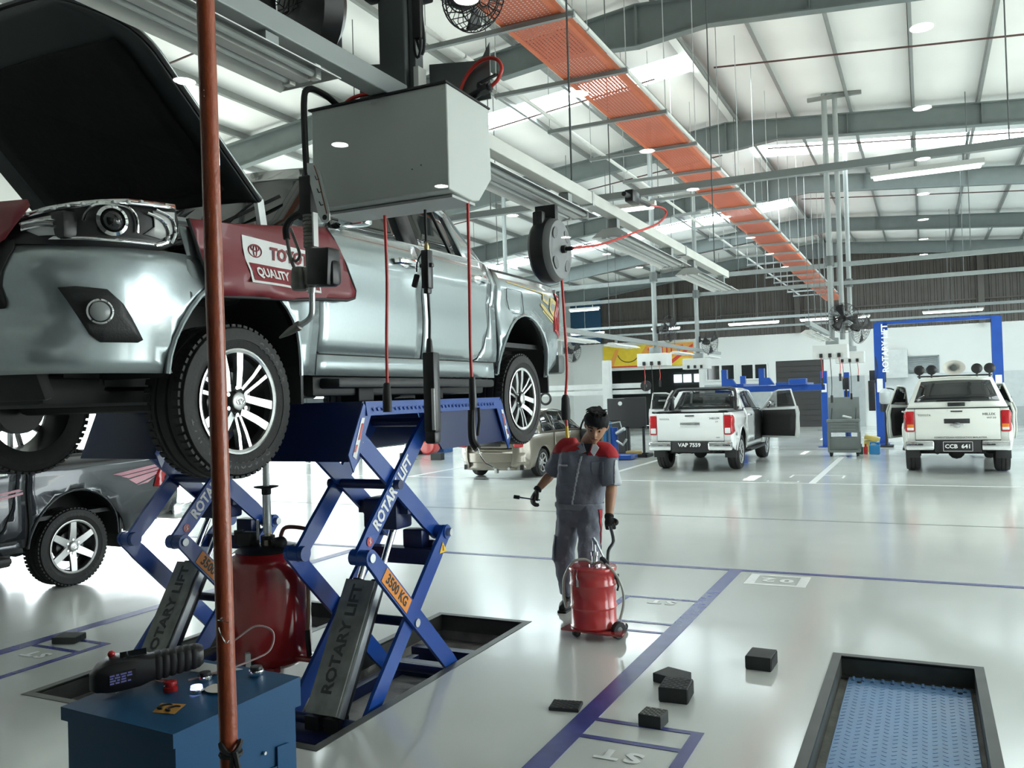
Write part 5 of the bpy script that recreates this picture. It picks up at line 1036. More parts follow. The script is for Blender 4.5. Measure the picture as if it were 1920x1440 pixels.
# fans ---------------------------------------------------------------------------------
def fan(name, label, c, ax, r_, back, group=None, origin=False):
    t = thing(name, label, 'fan', c, group); c = V(c); ax = V(ax).normalized(); u = ax.orthogonal().normalized(); v = ax.cross(u)
    b = B()
    for k in range(28):
        a = 2*PI*k/28; d = u*math.cos(a)+v*math.sin(a)
        b.tube([c+ax*.10+d*r_*.16, c+ax*.09+d*r_*.7, c+ax*.03+d*r_, c-ax*.05+d*r_*.85, c-ax*.07+d*r_*.2], .0022 if r_ < .3 else .003, 4)
    for rr, h in ((.16, .10), (.45, .097), (.72, .085), (1., .03), (.99, .0), (.6, -.06), (.2, -.07)): b.tube([c+ax*h+(u*math.cos(a)+v*math.sin(a))*r_*rr for a in rng(0, 2*PI*31/32, 32)], .003, 4, closed=True)
    obj('guard', b, BLKG, t, kind='stuff')
    for k in range(3):
        a0 = 2*PI*k/3; b = B(); P = []
        b.grid(lambda q, s: c+(u*math.cos(a0+s)+v*math.sin(a0+s))*q*r_+ax*(.03-.05*s), rng(.12, .92, 5), rng(-.25, .5, 5)); obj('blade', b, BLKG, t, 60, solid=.004)
    b = B(); b.lathe([(0, 0), (.06, .0), (.075, .03), (.075, .14), (.05, .18), (0, .19)], c-ax*.03, -ax, 18); obj('motor', b, BLK, t)
    b = B(); p = c-ax*.17; b.tube([p, V(((p.x+back[0])/2, (p.y+back[1])/2, p.z+.02)), back], .018, 8, smooth=3); b.box(back, (.06, .06, .16), .01); obj('bracket', b, BLK, t)
    return t
fan0 = fan('wall_fan', 'black caged fan mostly above the frame, left of the dark square post', (-2.15, 2.50, 3.43), (-.25, -.5, -.12), .22, (-1.97, 2.88, 3.45))
b = B(); b.lathe([(0, -.02), (.13, -.02), (.20, .02), (.20, .10), (.15, .14), (0, .15)], (-2.15, 2.62, 3.30), (.3, .6, .1), 24); b.bx(-2.16, -2.03, 2.62, 2.76, 3.13, 3.32, .02)
obj('motor_housing', b, BLKG, fan0)
fan('wall_fan', 'black wire cage of a fan at the top edge, beside the orange cable tray', (-1.62, 3.08, 3.40), (.75, -.35, -.55), .14, (-1.80, 3.0, 3.46))
# ---------------------------------------------------------------- orange cable tray
def perf():
    m = mat('orange_perforated_sheet', (.66, .13, .05), .42, nz=(2, .08)); nt = m.node_tree; b = nt.nodes['Principled BSDF']
    tc = nt.nodes.new('ShaderNodeTexCoord'); sc = nt.nodes.new('ShaderNodeVectorMath'); sc.operation = 'MULTIPLY'; sc.inputs[1].default_value = (25, 25, 0)
    nt.links.new(tc.outputs['Object'], sc.inputs[0]); fr = nt.nodes.new('ShaderNodeVectorMath'); fr.operation = 'FRACTION'; nt.links.new(sc.outputs[0], fr.inputs[0])
    sb = nt.nodes.new('ShaderNodeVectorMath'); sb.operation = 'SUBTRACT'; sb.inputs[1].default_value = (.5, .5, 0); nt.links.new(fr.outputs[0], sb.inputs[0])
    ln = nt.nodes.new('ShaderNodeVectorMath'); ln.operation = 'LENGTH'; nt.links.new(sb.outputs[0], ln.inputs[0])
    gt = nt.nodes.new('ShaderNodeMath'); gt.operation = 'GREATER_THAN'; gt.inputs[1].default_value = .22; nt.links.new(ln.outputs['Value'], gt.inputs[0]); nt.links.new(gt.outputs[0], b.inputs['Alpha']); return m
PERF = perf(); ORG = mat('orange_enamel_edge', (.76, .17, .06), .4)
tr = thing('cable_tray', 'long orange perforated cable tray hung on rods under the roof', 'cable tray', (-3.15, 18, 5.2))
y0 = 2.6
while y0 < 33.5:
    y1 = y0+3.06; b = B(); b.quad((-3.45, y0, 5.2), (-2.85, y0, 5.2), (-2.85, y1-.01, 5.2), (-3.45, y1-.01, 5.2)); pn = obj('tray_panel', b, PERF, tr, 0, solid=.003)
    for x in (-3.45, -2.85): b = B(); s = 1 if x > -3 else -1; b.bx(x-.003, x+.003, y0, y1-.01, 5.2, 5.26); b.bx(x, x-s*.05, y0, y1-.01, 5.195, 5.2); obj('tray_flange', b, ORG, pn, 0)
    y0 = y1
k = 0; y_ = 2.55
while y_ < 34:
    b = B(); b.bx(-4.30, -2.72, y_-.022, y_+.022, 5.145, 5.19); sb = obj('support_bar', b, GREYP, tr, 0)
    for x in (-4.28, -2.74): b = B(); b.cyl((x, y_, 5.13), (x, y_, roofz(x)-.05), .006, n=5); obj('hanger_rod', b, STEEL, sb)
    y_ += 1.53
for x, m in ((-2.775, STEEL), (-4.10, STEEL)):
    for q in range(6):
        b = B(); b.cyl((x, 2.4+q*5.2, 5.215), (x, 2.4+q*5.2+5.17, 5.215), .024, n=10); obj('conduit_pipe', b, mat('white_conduit', (.70, .72, .70), .35) if 'white_conduit' not in D.materials else D.materials['white_conduit'], tr)
# ---------------------------------------------------------------- cross beams, posts, boxes
BEAMP = mat('overhead_beam_grey', (.27, .30, .30), .4)
for i, (y_, z, h) in enumerate(((10.55, 4.3, .085), (19.05, 4.3, .09), (22.5, 4.3, .09), (31.6, 4.3, .09), (36, 4.3, .08))):
    b = B(); b.bx(-14, 9.5, y_-.045, y_+.045, z-h/2, z+h/2); o = obj('trim_%d' % (i+1), b, BEAMP, None, 0, kind='structure')
    for x in (-12, -7.6, -5.35, -3.6, .9, 3.4): b = B(); b.cyl((x, y_, z), (x, y_, roofz(x)-.05), .008, n=5); obj('hanger_rod', b, DGREY, o)
LON = mat('cool_white_tube_on', (.95, 1., 1.), emit=2.2)
def batten(x0, x1, y_, z, lab):
    t = thing('batten_lamp', lab, 'lamp', ((x0+x1)/2, y_, z), 'single battens under the cross beams')
    b = B(); b.prism([(-.06, 0), (.06, 0), (.03, .06), (-.03, .06)], lambda v, h, d: V((d, y_+v, z+h)), x0, x1); obj('housing', b, WHITEP, t, 0)
    b = B(); b.bx(x0+.03, x1-.03, y_-.045, y_+.045, z-.035, z, .01); obj('diffuser', b, LON, t, 0)
    for x in (x0+.2, x1-.2): b = B(); b.bx(x-.01, x+.01, y_-.01, y_+.01, z+.06, 4.27); obj('stem', b, GREYP, t, 0)
for x0, x1, y_, lab in ((-.48, .66, 10.55, 'bright white batten lamp under the nearest cross beam at the right'), (-3.95, -3.0, 10.55, 'white batten lamp under the nearest cross beam behind the orange cable tray'), (-12.6, -11.2, 31.6, 'far batten lamp in front of the blue wall cladding'), (-6.4, -4.6, 31.6, 'far batten lamp left of the distant service post'), (-3.9, -1.6, 31.6, 'far batten lamp just left of the triple posts'), (.0, 1.8, 31.6, 'far batten lamp above the blue two post lift'), (-9.3, -8.2, 31.6, 'far batten lamp above the yellow banner'), (-9.0, -8.1, 22.5, 'batten lamp on the middle beam behind the hose reel')): batten(x0, x1, y_, 4.12, lab)
BOXG = mat('pale_grey_service_box', (.66, .68, .67), .4)
def spost(x, y_, lab, group, hoses=True, z0=2.62):
    t = thing('service_post', lab, 'post', (x, y_, 2.3), group)
    b = B(); b.cyl((x, y_, z0), (x, y_, roofz(x)-.03), .055, n=14); obj('post', b, GREYP, t)
    b = B(); b.cyl((x, y_, 4.2), (x, y_, 4.4), .09, n=12); b.lathe([(.09, 0), (.09, .05), (.055, .09)], (x, y_, z0), (0, 0, 1), 12); obj('collar', b, DGREY, t)
    b = B(); b.bx(x-.12, x+.12, y_-.1, y_+.1, z0-.02, z0+.12, .01); obj('mounting_head', b, GREYP, t)
    b = B(); b.bx(x-.36, x+.30, y_-.24, y_+.24, 2.32, z0-.02, .012); bx_ = obj('service_box', b, BOXG, t, 0)
    for k in (-.2, -.03, .14):
        b = B(); b.bx(x+k-.03, x+k+.03, y_-.262, y_-.238, 2.34, 2.42); obj('outlet', b, BLK, bx_, 0)
    if hoses:
        for k, m, l in ((-.2, REDH, .40), (-.03, BLK, .75), (.14, REDH, .32)):
            b = B(); b.tube([(x+k, y_-.25, 2.34), (x+k+.02, y_-.25, 2.33-l*.6), (x+k+.01, y_-.25, 2.33-l)], .007, 6, smooth=3); hh = obj('hanging_hose', b, m, t); b = B(); b.cyl((x+k+.01, y_-.25, 2.33-l-.15), (x+k+.01, y_-.25, 2.33-l), .024, n=8); obj('hose_coupling', b, BLK, hh)
    return t
spost(-1.66, 18.4, 'grey service post with pale box and hoses above the grey tool trolley', 'service posts'); spost(-1.60, 22.6, 'grey service post just right of the one above the tool trolley', 'service posts', True)
spost(-5.34, 18.4, 'grey service post and box above the left side of the white pickup', 'service posts'); spost(-5.36, 22.4, 'grey service post and box in front of the yellow banner, right of the other', 'service posts', False)
spost(2.38, 18.4, 'grey service post and box cut by the right edge of the frame', 'service posts', False)
for x, y_, lab in ((-9.15, 18.75, 'thin grey pipe post left of the round hose reel'), (-9.2, 22.4, 'thin grey pipe post right of the round hose reel')):
    b = B(); b.cyl((x, y_, 2.9), (x, y_, roofz(x)-.06), .05, n=12); tag(obj('pipe_post', b, GREYP, None), lab, 'post')
b = B(); b.cyl((-1.46, 18.43, 2.7), (-1.46, 18.43, roofz(-1.46)-.06), .05, n=12); tag(obj('pipe_post', b, GREYP, None), 'third grey pipe beside the service post above the tool trolley', 'post')
b = B(); b.bx(-1.98, -.95, 18.34, 18.42, roofz(-1.5)-.16, roofz(-1.5)-.09); tag(obj('roof_bracket', b, PURL, None, 0), 'short grey steel channel joining the post top to the purlins', 'bracket')
for x, lab, g in ((-5.34, 'long slim gantry beam with lamps above the white pickup', 2), (-1.72, 'short gantry beam with lamps in front of the triple posts', 1)):
    ya, yb = (10.5, 25.) if g == 2 else (14.9, 18.3)
    t = thing('gantry_beam', lab, 'beam', (x, (ya+yb)/2, 2.75)); b = B(); b.bx(x-.04, x+.04, ya, yb, 2.78, 2.86); obj('beam', b, GREYP, t, 0)
    for y_ in rng(ya+.2, yb-.3, 4): b = B(); b.cyl((x, y_, 2.86), (x, y_, 4.2 if g == 1 else 6), .006, n=5); obj('hanger_wire', b, DGREY, t)
    for j, y_ in enumerate(((10.7, 13., 15.4, 20., 23.2) if g == 2 else (15.0, 16.55))):
        lf = thing('fluorescent_lamp', ('lamp %s under the gantry above the white pickup' % ('nearest', 'second nearest', 'third', 'fourth', 'farthest')[j]) if g == 2 else ('near twin lamp hung before the triple posts', 'second twin lamp hung before the triple posts')[j], 'lamp', (x, y_+.7, 2.65), 'twin lamps of the far bays')
        lampfix(lf, x, y_, y_+1.45, 2.66, w_=.28); b = B(); b.bx(x-.02, x+.02, y_+.3, y_+.34, 2.7, 2.78); obj('stirrup', b, GREYP, lf, 0)
for i, (c, ax, bk, lab) in enumerate((((-5.0, 18.27, 3.12), (1, -.3, -.1), (-5.28, 18.4, 3.12), 'black fan on the service post above the white pickup, facing right'), ((-5.02, 22.3, 3.0), (1, -.6, -.2), (-5.30, 22.4, 3.1), 'black fan on the post in front of the yellow banner'), ((-1.42, 18.25, 3.12), (.3, -1, .0), (-1.62, 18.4, 3.1), 'black fan facing the camera on the triple posts'), ((-1.12, 18.45, 2.90), (1, -.5, -.3), (-1.60, 18.43, 3.0), 'second black fan tilted to the right on the triple posts'), ((-8.9, 22.4, 2.95), (1, -.5, -.2), (-9.15, 22.4, 3.0), 'distant fan on the pipe post beyond the silver truck tail'))):
    fan('wall_fan', lab, c, ax, .30, bk, 'fans on the service posts')
# ---------------------------------------------------------------- red waste oil tank between the lift platforms
DKR = mat('dark_red_tank_enamel', (.34, .015, .018), .18, coat=.8, nz=(3, .08)); TX, TY = -3.845, 4.27
tk = thing('oil_drain_tank', 'tall dark red waste oil drain tank on wheels beneath the raised silver truck', 'oil tank', (TX, TY, 0))
b = B(); b.lathe([(0, .09), (.20, .09), (.25, .13), (.262, .18), (.262, .70), (.256, .745), (.235, .79), (.18, .82), (0, .83)], (TX, TY, 0), (0, 0, 1), 44); obj('tank_shell', b, DKR, tk, 50)
b = B(); b.lathe([(0, .82), (.17, .815), (.20, .80), (.21, .81), (.17, .835), (0, .845)], (TX, TY, 0), (0, 0, 1), 32); obj('top_tray', b, BLKG, tk)
b = B(); b.cyl((TX+.0, TY, .83), (TX, TY, .90), .045, n=16); b.box((TX-.14, TY-.03, .875), (.12, .10, .09), .015); b.cyl((TX-.20, TY-.05, .85), (TX-.20, TY-.05, .93), .03, n=12); b.ball((TX+.14, TY-.04, .865), .042, 12); b.ball((TX+.09, TY-.02, .86), .035, 12); obj('valves', b, BLK, tk, kind='stuff')
b = B(); b.cyl((TX+.015, TY-.02, .84), (TX+.015, TY-.02, .875), .030, n=8); b.cyl((TX+.015, TY-.02, .875), (TX+.015, TY-.02, .94), .019, n=12); obj('union_nut', b, mat('aged_brass', (.45, .40, .30), .35, .9), tk)
b = B(); b.cyl((TX+.015, TY-.02, .92), (TX+.015, TY-.02, 1.205), .026, n=16); b.cyl((TX+.015, TY-.02, 1.2), (TX+.015, TY-.02, 1.40), .021, n=16); obj('drain_column', b, STEEL, tk)
b = B(); b.lathe([(.02, 0), (.075, .012), (.08, .018), (.03, .02), (.03, -.03), (.022, -.04)], (TX+.015, TY-.02, 1.20), (0, 0, 1), 20); obj('height_lock', b, BLK, tk)
b = B(); b.lathe([(.02, 0), (.06, .03), (.16, .09), (.165, .095), (.05, .04), (.02, .02)], (TX+.015, TY-.02, 1.37), (0, 0, 1), 24); obj('drain_funnel', b, BLKG, tk)
b = B(); b.cyl((TX-.065, TY-.02, .87), (TX-.065, TY-.02, 1.0), .008, n=8); obj('level_tube', b, CLEARL, tk)
b = B(); b.tube([(TX+.09, TY, .83), (TX+.12, TY, .93), (TX+.17, TY, .96), (TX+.30, TY, .955), (TX+.335, TY, .93), (TX+.335, TY, .86), (TX+.31, TY, .72)], .013, 8, smooth=4); obj('push_handle', b, mat('brown_red_tube', (.18, .05, .04), .35), tk)
b = B(); b.tube([(TX+.30, TY-.02, .78), (TX+.335, TY-.03, .70), (TX+.34, TY-.03, .45), (TX+.325, TY-.03, .3), (TX+.335, TY-.03, .20)], .011, 8, smooth=4); obj('drain_hose', b, mat('brown_oil_hose', (.20, .11, .06), .5), tk)
b = B(); b.tube([(TX+.327, TY-.03, .33), (TX+.330, TY-.03, .26), (TX+.338, TY-.03, .17)], .016, 8); obj('hose_end', b, BLK, tk)
b = B(); b.bx(TX+.18, TX+.37, TY-.06, TY+.06, .135, .165, .008); b.bx(TX-.2, TX+.2, TY-.2, TY-.14, .085, .12); obj('wheel_bracket', b, DKR, tk)
for (x, y, r_, lab) in ((TX+.385, TY, .045, None), (TX+.07, TY-.28, .085, None), (TX-.25, TY-.1, .085, None), (TX-.15, TY+.22, .05, None)):
    ax = V((.75, -.6, 0)) if r_ > .06 else V((.5, -.8, 0)); ax.normalize(); o_ = V((x, y, r_))
    b = B(); b.lathe([(r_*.6, -.018), (r_*.93, -.016), (r_, -.008), (r_, .008), (r_*.93, .016), (r_*.6, .018)], o_, ax, 24, closed=True); wl = obj('caster_wheel', b, BLK, tk)
    b = B(); b.lathe([(r_*.6, -.012), (r_*.6, .012), (r_*.35, .014), (r_*.3, .02), (0, .02)], o_, ax, 20); obj('wheel_hub', b, CHROME, wl)
    b = B(); b.bar(o_+ax*.02, o_+V((0, 0, r_*1.7))+ax*.015, .03, .004, up=ax); b.bar(o_-ax*.02, o_+V((0, 0, r_*1.7))-ax*.015, .03, .004, up=ax); obj('caster_fork', b, STEEL, wl)
# ---------------------------------------------------------------- bright red grease drum pulled by the mechanic
DX, DY = -2.225, 5.86; dm = thing('grease_drum', 'bright red grease drum on a wheeled base with hand pump, pulled by the mechanic', 'drum', (DX, DY, 0)); RR = mat('bright_red_enamel', (.56, .045, .045), .22, coat=.6, nz=(4, .06))
b = B(); P = [(0, .065), (.168, .065), (.172, .075), (.165, .085), (.166, .20)]
for z in (.215, .375): P += [(.166, z-.014), (.173, z-.004), (.173, z+.004), (.166, z+.014)]
P += [(.166, .455), (.170, .462), (.176, .475), (.177, .49), (.172, .497), (.14, .50), (0, .502)]
b.lathe(P, (DX, DY, 0), (0, 0, 1), 48); obj('drum_shell', b, RR, dm, 40)
b = B(); b.prism([(-.20, -.15), (.16, -.19), (.27, -.17), (.27, -.12), (.19, .15), (-.16, .18)], lambda u, v, d: V((DX+u, DY+v, d)), .05, .064); obj('wheel_base', b, DKR, dm, 0)
for x, y, r_ in ((DX+.205, DY-.06, .062), (DX-.10, DY-.1, .028), (DX-.02, DY+.15, .03), (DX+.17, DY+.16, .03)):
    ax = V((.85, -.45, .0)).normalized(); o_ = V((x, y, r_)); b = B(); b.lathe([(r_*.45, -.02), (r_*.9, -.02), (r_, -.012), (r_, .012), (r_*.9, .02), (r_*.45, .02)], o_, ax, 22, closed=True); wl = obj('wheel', b, BLK, dm)
    b = B(); b.lathe([(r_*.48, -.01), (r_*.48, .016), (r_*.2, .022), (0, .022)], o_, ax, 16); obj('wheel_hub', b, DGREY, wl)
b = B(); b.lathe([(0, .0), (.045, .0), (.045, .012), (.022, .016), (.022, .07), (.028, .075), (.028, .10), (.012, .105), (.012, .185), (0, .185)], (DX+.02, DY, .50), (0, 0, 1), 16); pm = obj('hand_pump', b, CHROME, dm)
b = B(); b.bar((DX+.03, DY-.01, .69), (DX+.10, DY-.02, .56), .018, .008); b.bar((DX+.015, DY-.01, .70), (DX+.045, DY-.012, .66), .022, .02); obj('pump_lever', b, STEEL, pm)
b = B(); b.tube([(DX+.10, DY+.05, .50), (DX+.105, DY+.06, .60), (DX+.125, DY+.12, .66), (DX+.075, DY+.20, .755)], .013, 8, smooth=4); b.cyl((DX+.13, DY-.05, .53), (DX+.08, DY-.02, .56), .02, n=8); obj('pull_handle', b, mat('dark_grey_tube', (.03, .035, .04), .3), dm)
HZ = mat('cloudy_clear_hose', (.50, .52, .46), .35, spec=.5)
b = B(); b.tube([(DX+.01, DY-.03, .52), (DX-.04, DY-.05, .55), (DX-.12, DY-.08, .53), (DX-.185, DY-.09, .42), (DX-.195, DY-.09, .30), (DX-.175, DY-.10, .20)], .010, 8, smooth=5); b.tube([(DX+.03, DY-.03, .52), (DX+.10, DY-.05, .535), (DX+.19, DY-.06, .47), (DX+.245, DY-.06, .36), (DX+.25, DY-.06, .25), (DX+.22, DY-.06, .14)], .010, 8, smooth=5); obj('grease_hose', b, HZ, dm, kind='stuff')
b = B(); b.tube([(DX-.05, DY-.17, .50), (DX-.06, DY-.175, .45), (DX-.05, DY-.178, .41)], .003, 5); b.tube([(DX-.075, DY-.165, .50), (DX-.085, DY-.17, .46)], .003, 5); b.box((DX-.05, DY-.178, .40), (.016, .006, .05), .002); obj('toggle_clip', b, STEEL, dm, kind='stuff')
b = B(); b.box((DX+.185, DY, .43), (.03, .02, .04), .003); b.tube([(DX+.18, DY, .42), (DX+.195, DY, .36), (DX+.185, DY, .33)], .009, 6); obj('hose_gun', b, BLK, dm)
# ---------------------------------------------------------------- the mechanic
SKIN = mat('tanned_skin', (.42, .215, .125), .5, nz=(20, .08)); CLO = mat('grey_blue_work_cloth', (.19, .205, .25), .8, nz=(9, .1), bump=(60, .15)); HAIR = mat('black_hair', (.006, .006, .007), .65, spec=.25); GLOVE = mat('black_glove', (.012, .013, .014), .75); REDC = mat('red_cloth', (.42, .012, .02), .75); LTG = mat('light_grey_cloth', (.55, .57, .60), .8); SHOE = mat('black_shoe_leather', (.014, .015, .014), .5)
def limb(b, pts, rad, n=14, k=4, asp=1., side=None):
    """tapering limb through pts with radii rad; asp flattens along the direction side"""
    P = spline(pts, k); m = len(rad)-1; rings = []; up = V(side) if side else None
    for i, p in enumerate(P):
        t = P[min(i+1, len(P)-1)]-P[max(i-1, 0)]; t.normalize(); f = i/(len(P)-1)*m; j = min(int(f), m-1); r = lerp(rad[j], rad[j+1], f-j)
        if up is None: up = t.orthogonal()
        u = (up-t*up.dot(t)).normalized(); w = t.cross(u)
        rings.append([b.bm.verts.new(p+(u*math.cos(2*PI*q/n)*asp+w*math.sin(2*PI*q/n))*r) for q in range(n)])
    for a, c in zip(rings, rings[1:]):
        for q in range(n): b.bm.faces.new((a[q], a[(q+1) % n], c[(q+1) % n], c[q]))
    b.bm.faces.new(rings[0][::-1]); b.bm.faces.new(rings[-1]); return b
def blob(name, b, m, parent, vox, smooth=3, disp=0, **kw):
    o = obj(name, b, m, parent, 180, **kw); r = o.modifiers.new('skin', 'REMESH'); r.mode = 'VOXEL'; r.voxel_size = vox; r.use_smooth_shade = True
    s = o.modifiers.new('relax', 'SMOOTH'); s.factor = .5; s.iterations = smooth
    if disp:
        tx = D.textures.new('folds', 'CLOUDS'); tx.noise_scale = .09; d = o.modifiers.new('folds', 'DISPLACE'); d.texture = tx; d.strength = disp; d.mid_level = .5; d.texture_coords = 'LOCAL'
    return o
def extract(src, cond, off, name, m, parent):
    dg = bpy.context.evaluated_depsgraph_get(); me = src.evaluated_get(dg).to_mesh(); bm = bmesh.new(); bm.from_mesh(me)
    bm.normal_update(); bmesh.ops.delete(bm, geom=[f for f in bm.faces if not cond(f.calc_center_median())], context='FACES')
    for v in bm.verts: v.co += v.normal*off
    b = B(); b.bm.free(); b.bm = bm; o = obj(name, b, m, parent, 180, fix=False); md = o.modifiers.new('relax', 'SMOOTH'); md.factor = .5; md.iterations = 5; md = o.modifiers.new('thickness', 'SOLIDIFY'); md.thickness = .003; md.offset = 1; return o
mn = thing('person', 'man in grey work uniform with red shoulders, looking down, pulling the red drum', 'person', (-2.52, 6.4, 0))
hR, hL = V((-2.625, 6.42, .83)), V((-2.43, 6.40, .83)); kR, kL = V((-2.655, 6.36, .46)), V((-2.40, 6.24, .46)); aR, aL = V((-2.695, 6.52, .10)), V((-2.35, 6.22, .09))
sR, sL = V((-2.625, 6.37, 1.315)), V((-2.245, 6.33, 1.275)); eR, eL = V((-2.795, 6.47, 1.10)), V((-2.215, 6.30, 1.03)); wR, wL = V((-2.865, 6.35, .985)), V((-2.205, 6.20, .81))
nk = V((-2.395, 6.30, 1.355)); hc = V((-2.285, 6.195, 1.50)); ff = V((.20, -.88, -.42)).normalized(); hr_ = V((.97, .16, -.16)); hr_ = (hr_-ff*hr_.dot(ff)).normalized(); hu = hr_.cross(ff)*1.
if hu.z < 0: hu = -hu
H = lambda x, y, z: hc+hr_*x+hu*y+ff*z
LAT = V((.985, .15, -.08)).normalized()
def torso(b, secs, n=24):
    rings = []
    for c, rx, ry, sq in secs:
        fw = V((.15, -.98, 0)); c = V(c); rings.append([b.bm.verts.new(c+LAT*rx*math.copysign(abs(math.cos(a))**sq, math.cos(a))+fw*ry*math.copysign(abs(math.sin(a))**sq, math.sin(a))) for a in rng(0, 2*PI*(n-1)/n, n)])
    for a, c in zip(rings, rings[1:]):
        for q in range(n): b.bm.faces.new((a[q], a[(q+1) % n], c[(q+1) % n], c[q]))
    b.bm.faces.new(rings[0][::-1]); b.bm.faces.new(rings[-1]); return b
def head(b):
    def hp(a, t):   # latitude a (-pi/2 chin .. pi/2 crown), longitude t (0 = face)
        ca, sa = math.cos(a), math.sin(a); y = .115*sa if sa > 0 else .125*sa
        w = .076*(1-.34*ss((-sa-.1)/.9)); d = .094*(1-.18*ss((-sa-.2)/.8))
        z = ca**.8*d*math.cos(t); x = ca**.8*w*math.sin(t)
        if sa < 0: z += .022*(-sa) if math.cos(t) > -.2 else .012*sa*-1
        return H(x, y, z)
    b.grid(hp, rng(-PI/2+.02, PI/2-.02, 20), rng(0, 2*PI*27/28, 28)); b.bm.verts.ensure_lookup_table()
    return b
b = B()
rings = []
for a in rng(-PI/2+.15, PI/2-.1, 18):
    sa, ca = math.sin(a), math.cos(a); y = .118*sa; w = .077*(1-.36*ss((-sa-.15)/.9)); d = .094*(1-.10*ss((-sa-.2)/.8))
    rings.append([b.bm.verts.new(H(ca**.75*w*math.sin(t), y, ca**.75*d*math.cos(t)+(.02*ss(-sa) if math.cos(t) > 0 else -.025*ss(-sa)*math.cos(t)))) for t in rng(0, 2*PI*23/24, 24)])
for a, c in zip(rings, rings[1:]):
    for q in range(24): b.bm.faces.new((a[q], a[(q+1) % 24], c[(q+1) % 24], c[q]))
b.bm.faces.new(rings[0][::-1]); b.bm.faces.new(rings[-1])
limb(b, [H(0, .015, .088), H(0, -.012, .104), H(0, -.03, .110), H(0, -.034, .094)], [.008, .011, .015, .012], 10)
limb(b, [H(-.022, -.033, .09), H(.022, -.033, .09)], [.009, .009], 8); limb(b, [H(-.024, -.066, .092), H(0, -.064, .098), H(.024, -.066, .092)], [.006, .009, .006], 8); limb(b, [H(0, -.10, .07), H(0, -.098, .088)], [.02, .016], 10)
limb(b, [H(-.045, .028, .078), H(0, .024, .09), H(.045, .028, .078)], [.009, .009, .009], 8)
for s in (-1, 1): limb(b, [H(s*.074, .02, -.008), H(s*.084, .0, -.014), H(s*.076, -.03, -.004)], [.010, .016, .009], 8)
limb(b, [H(0, -.05, -.01), nk+V((0, 0, .02)), nk+V((-.01, .02, -.05))], [.058, .058, .075], 16)
torso(b, [((-2.535, 6.42, .80), .14, .10, .9), ((-2.525, 6.42, .92), .15, .10, .9), ((-2.47, 6.37, 1.14), .17, .105, .9), ((-2.44, 6.345, 1.27), .18, .09, .85), ((-2.42, 6.32, 1.335), .12, .07, 1)])
limb(b, [sR+V((.05, 0, -.02)), sR, (sR+eR)/2, eR, lerp(eR, wR, .3), wR], [.06, .055, .046, .040, .042, .026], 14); limb(b, [sL+V((-.05, 0, -.01)), sL, (sL+eL)/2, eL, lerp(eL, wL, .3), wL], [.06, .055, .047, .042, .045, .028], 14)
for h_, k_, a_ in ((hR, kR, aR), (hL, kL, aL)): limb(b, [h_+V((0, 0, .02)), lerp(h_, k_, .4), k_, lerp(k_, a_, .35), a_, a_-V((0, 0, .04))], [.085, .078, .055, .054, .038, .04], 14)
def hand(b, w, d, pn, s, curl):
    """palm, four bent fingers of unequal length and a side thumb; d = hand direction, pn = palm facing, s mirrors"""
    d = V(d).normalized(); pn = V(pn); pn = (pn-d*pn.dot(d)).normalized(); x = d.cross(pn)*s
    limb(b, [w-d*.02, w+d*.015, w+d*.05, w+d*.085], [.026, .030, .040, .040], 12, asp=.5, side=pn)
    for i, (o_, L) in enumerate(((.030, .060), (.010, .068), (-.010, .064), (-.028, .050))):
        p = w+d*.075+x*o_; pts = [p, p+d*.02]; a = 0; q = p+d*.02; 
        for seg in (.45, .32, .23):
            a += curl; q = q+(d*math.cos(a)+pn*math.sin(a))*L*seg*1.25; pts.append(q)
        limb(b, pts, [.0105, .0105, .010, .0095, .008], 8, 3)
    p = w+d*.03+x*.030; limb(b, [p, p+x*.022+d*.022+pn*.008, p+x*.020+d*.05+pn*.022, p+x*.006+d*.066+pn*.034], [.013, .0125, .011, .008], 8, 3); return b
dR, dL = V((-.03, -.06, -.085)), V((.03, -.06, -.085))
hand(b, wR, dR, (.75, .55, -.2), 1, .75); hand(b, wL, dL, (.3, -.85, .3), -1, .80)
body = blob('body', b, SKIN, mn, .0065, 2)
b = B(); limb(b, [lerp(eR, wR, .93), wR, wR+dR.normalized()*.01], [.031, .033, .034], 12); hand(b, wR, dR, (.75, .55, -.2), 1, .75)
for v in b.bm.verts: pass
gl = blob('glove', b, GLOVE, mn, .0055, 1); gl.modifiers.new('puff', 'DISPLACE').strength = .004
b = B(); limb(b, [lerp(eL, wL, .93), wL, wL+dL.normalized()*.01], [.033, .035, .036], 12); hand(b, wL, dL, (.3, -.85, .3), -1, .80); gl = blob('glove', b, GLOVE, mn, .0055, 1); gl.modifiers.new('puff', 'DISPLACE').strength = .004
b = B(); torso(b, [((-2.535, 6.425, .835), .192, .135, .85), ((-2.53, 6.42, .875), .188, .132, .85), ((-2.525, 6.41, .93), .196, .138, .85), ((-2.50, 6.39, 1.03), .202, .142, .85), ((-2.465, 6.365, 1.16), .205, .142, .85), ((-2.44, 6.345, 1.25), .208, .122, .8), ((-2.425, 6.325, 1.31), .175, .10, .8), ((-2.405, 6.31, 1.352), .085, .08, 1)])
limb(b, [sR+V((.10, 0, .015)), sR+V((.01, 0, .005)), lerp(sR, eR, .45), lerp(sR, eR, .88)], [.07, .074, .076, .078], 16); limb(b, [sL+V((-.10, 0, .03)), sL+V((-.005, 0, .005)), lerp(sL, eL, .5), lerp(sL, eL, 1.0)], [.07, .074, .075, .078], 16)
shirt = blob('shirt', b, CLO, mn, .011, 2, .022)
extract(shirt, lambda c: c.z < .888, .006, 'waistband', mat('pale_work_cloth', (.25, .265, .30), .8, nz=(9, .1)), mn)
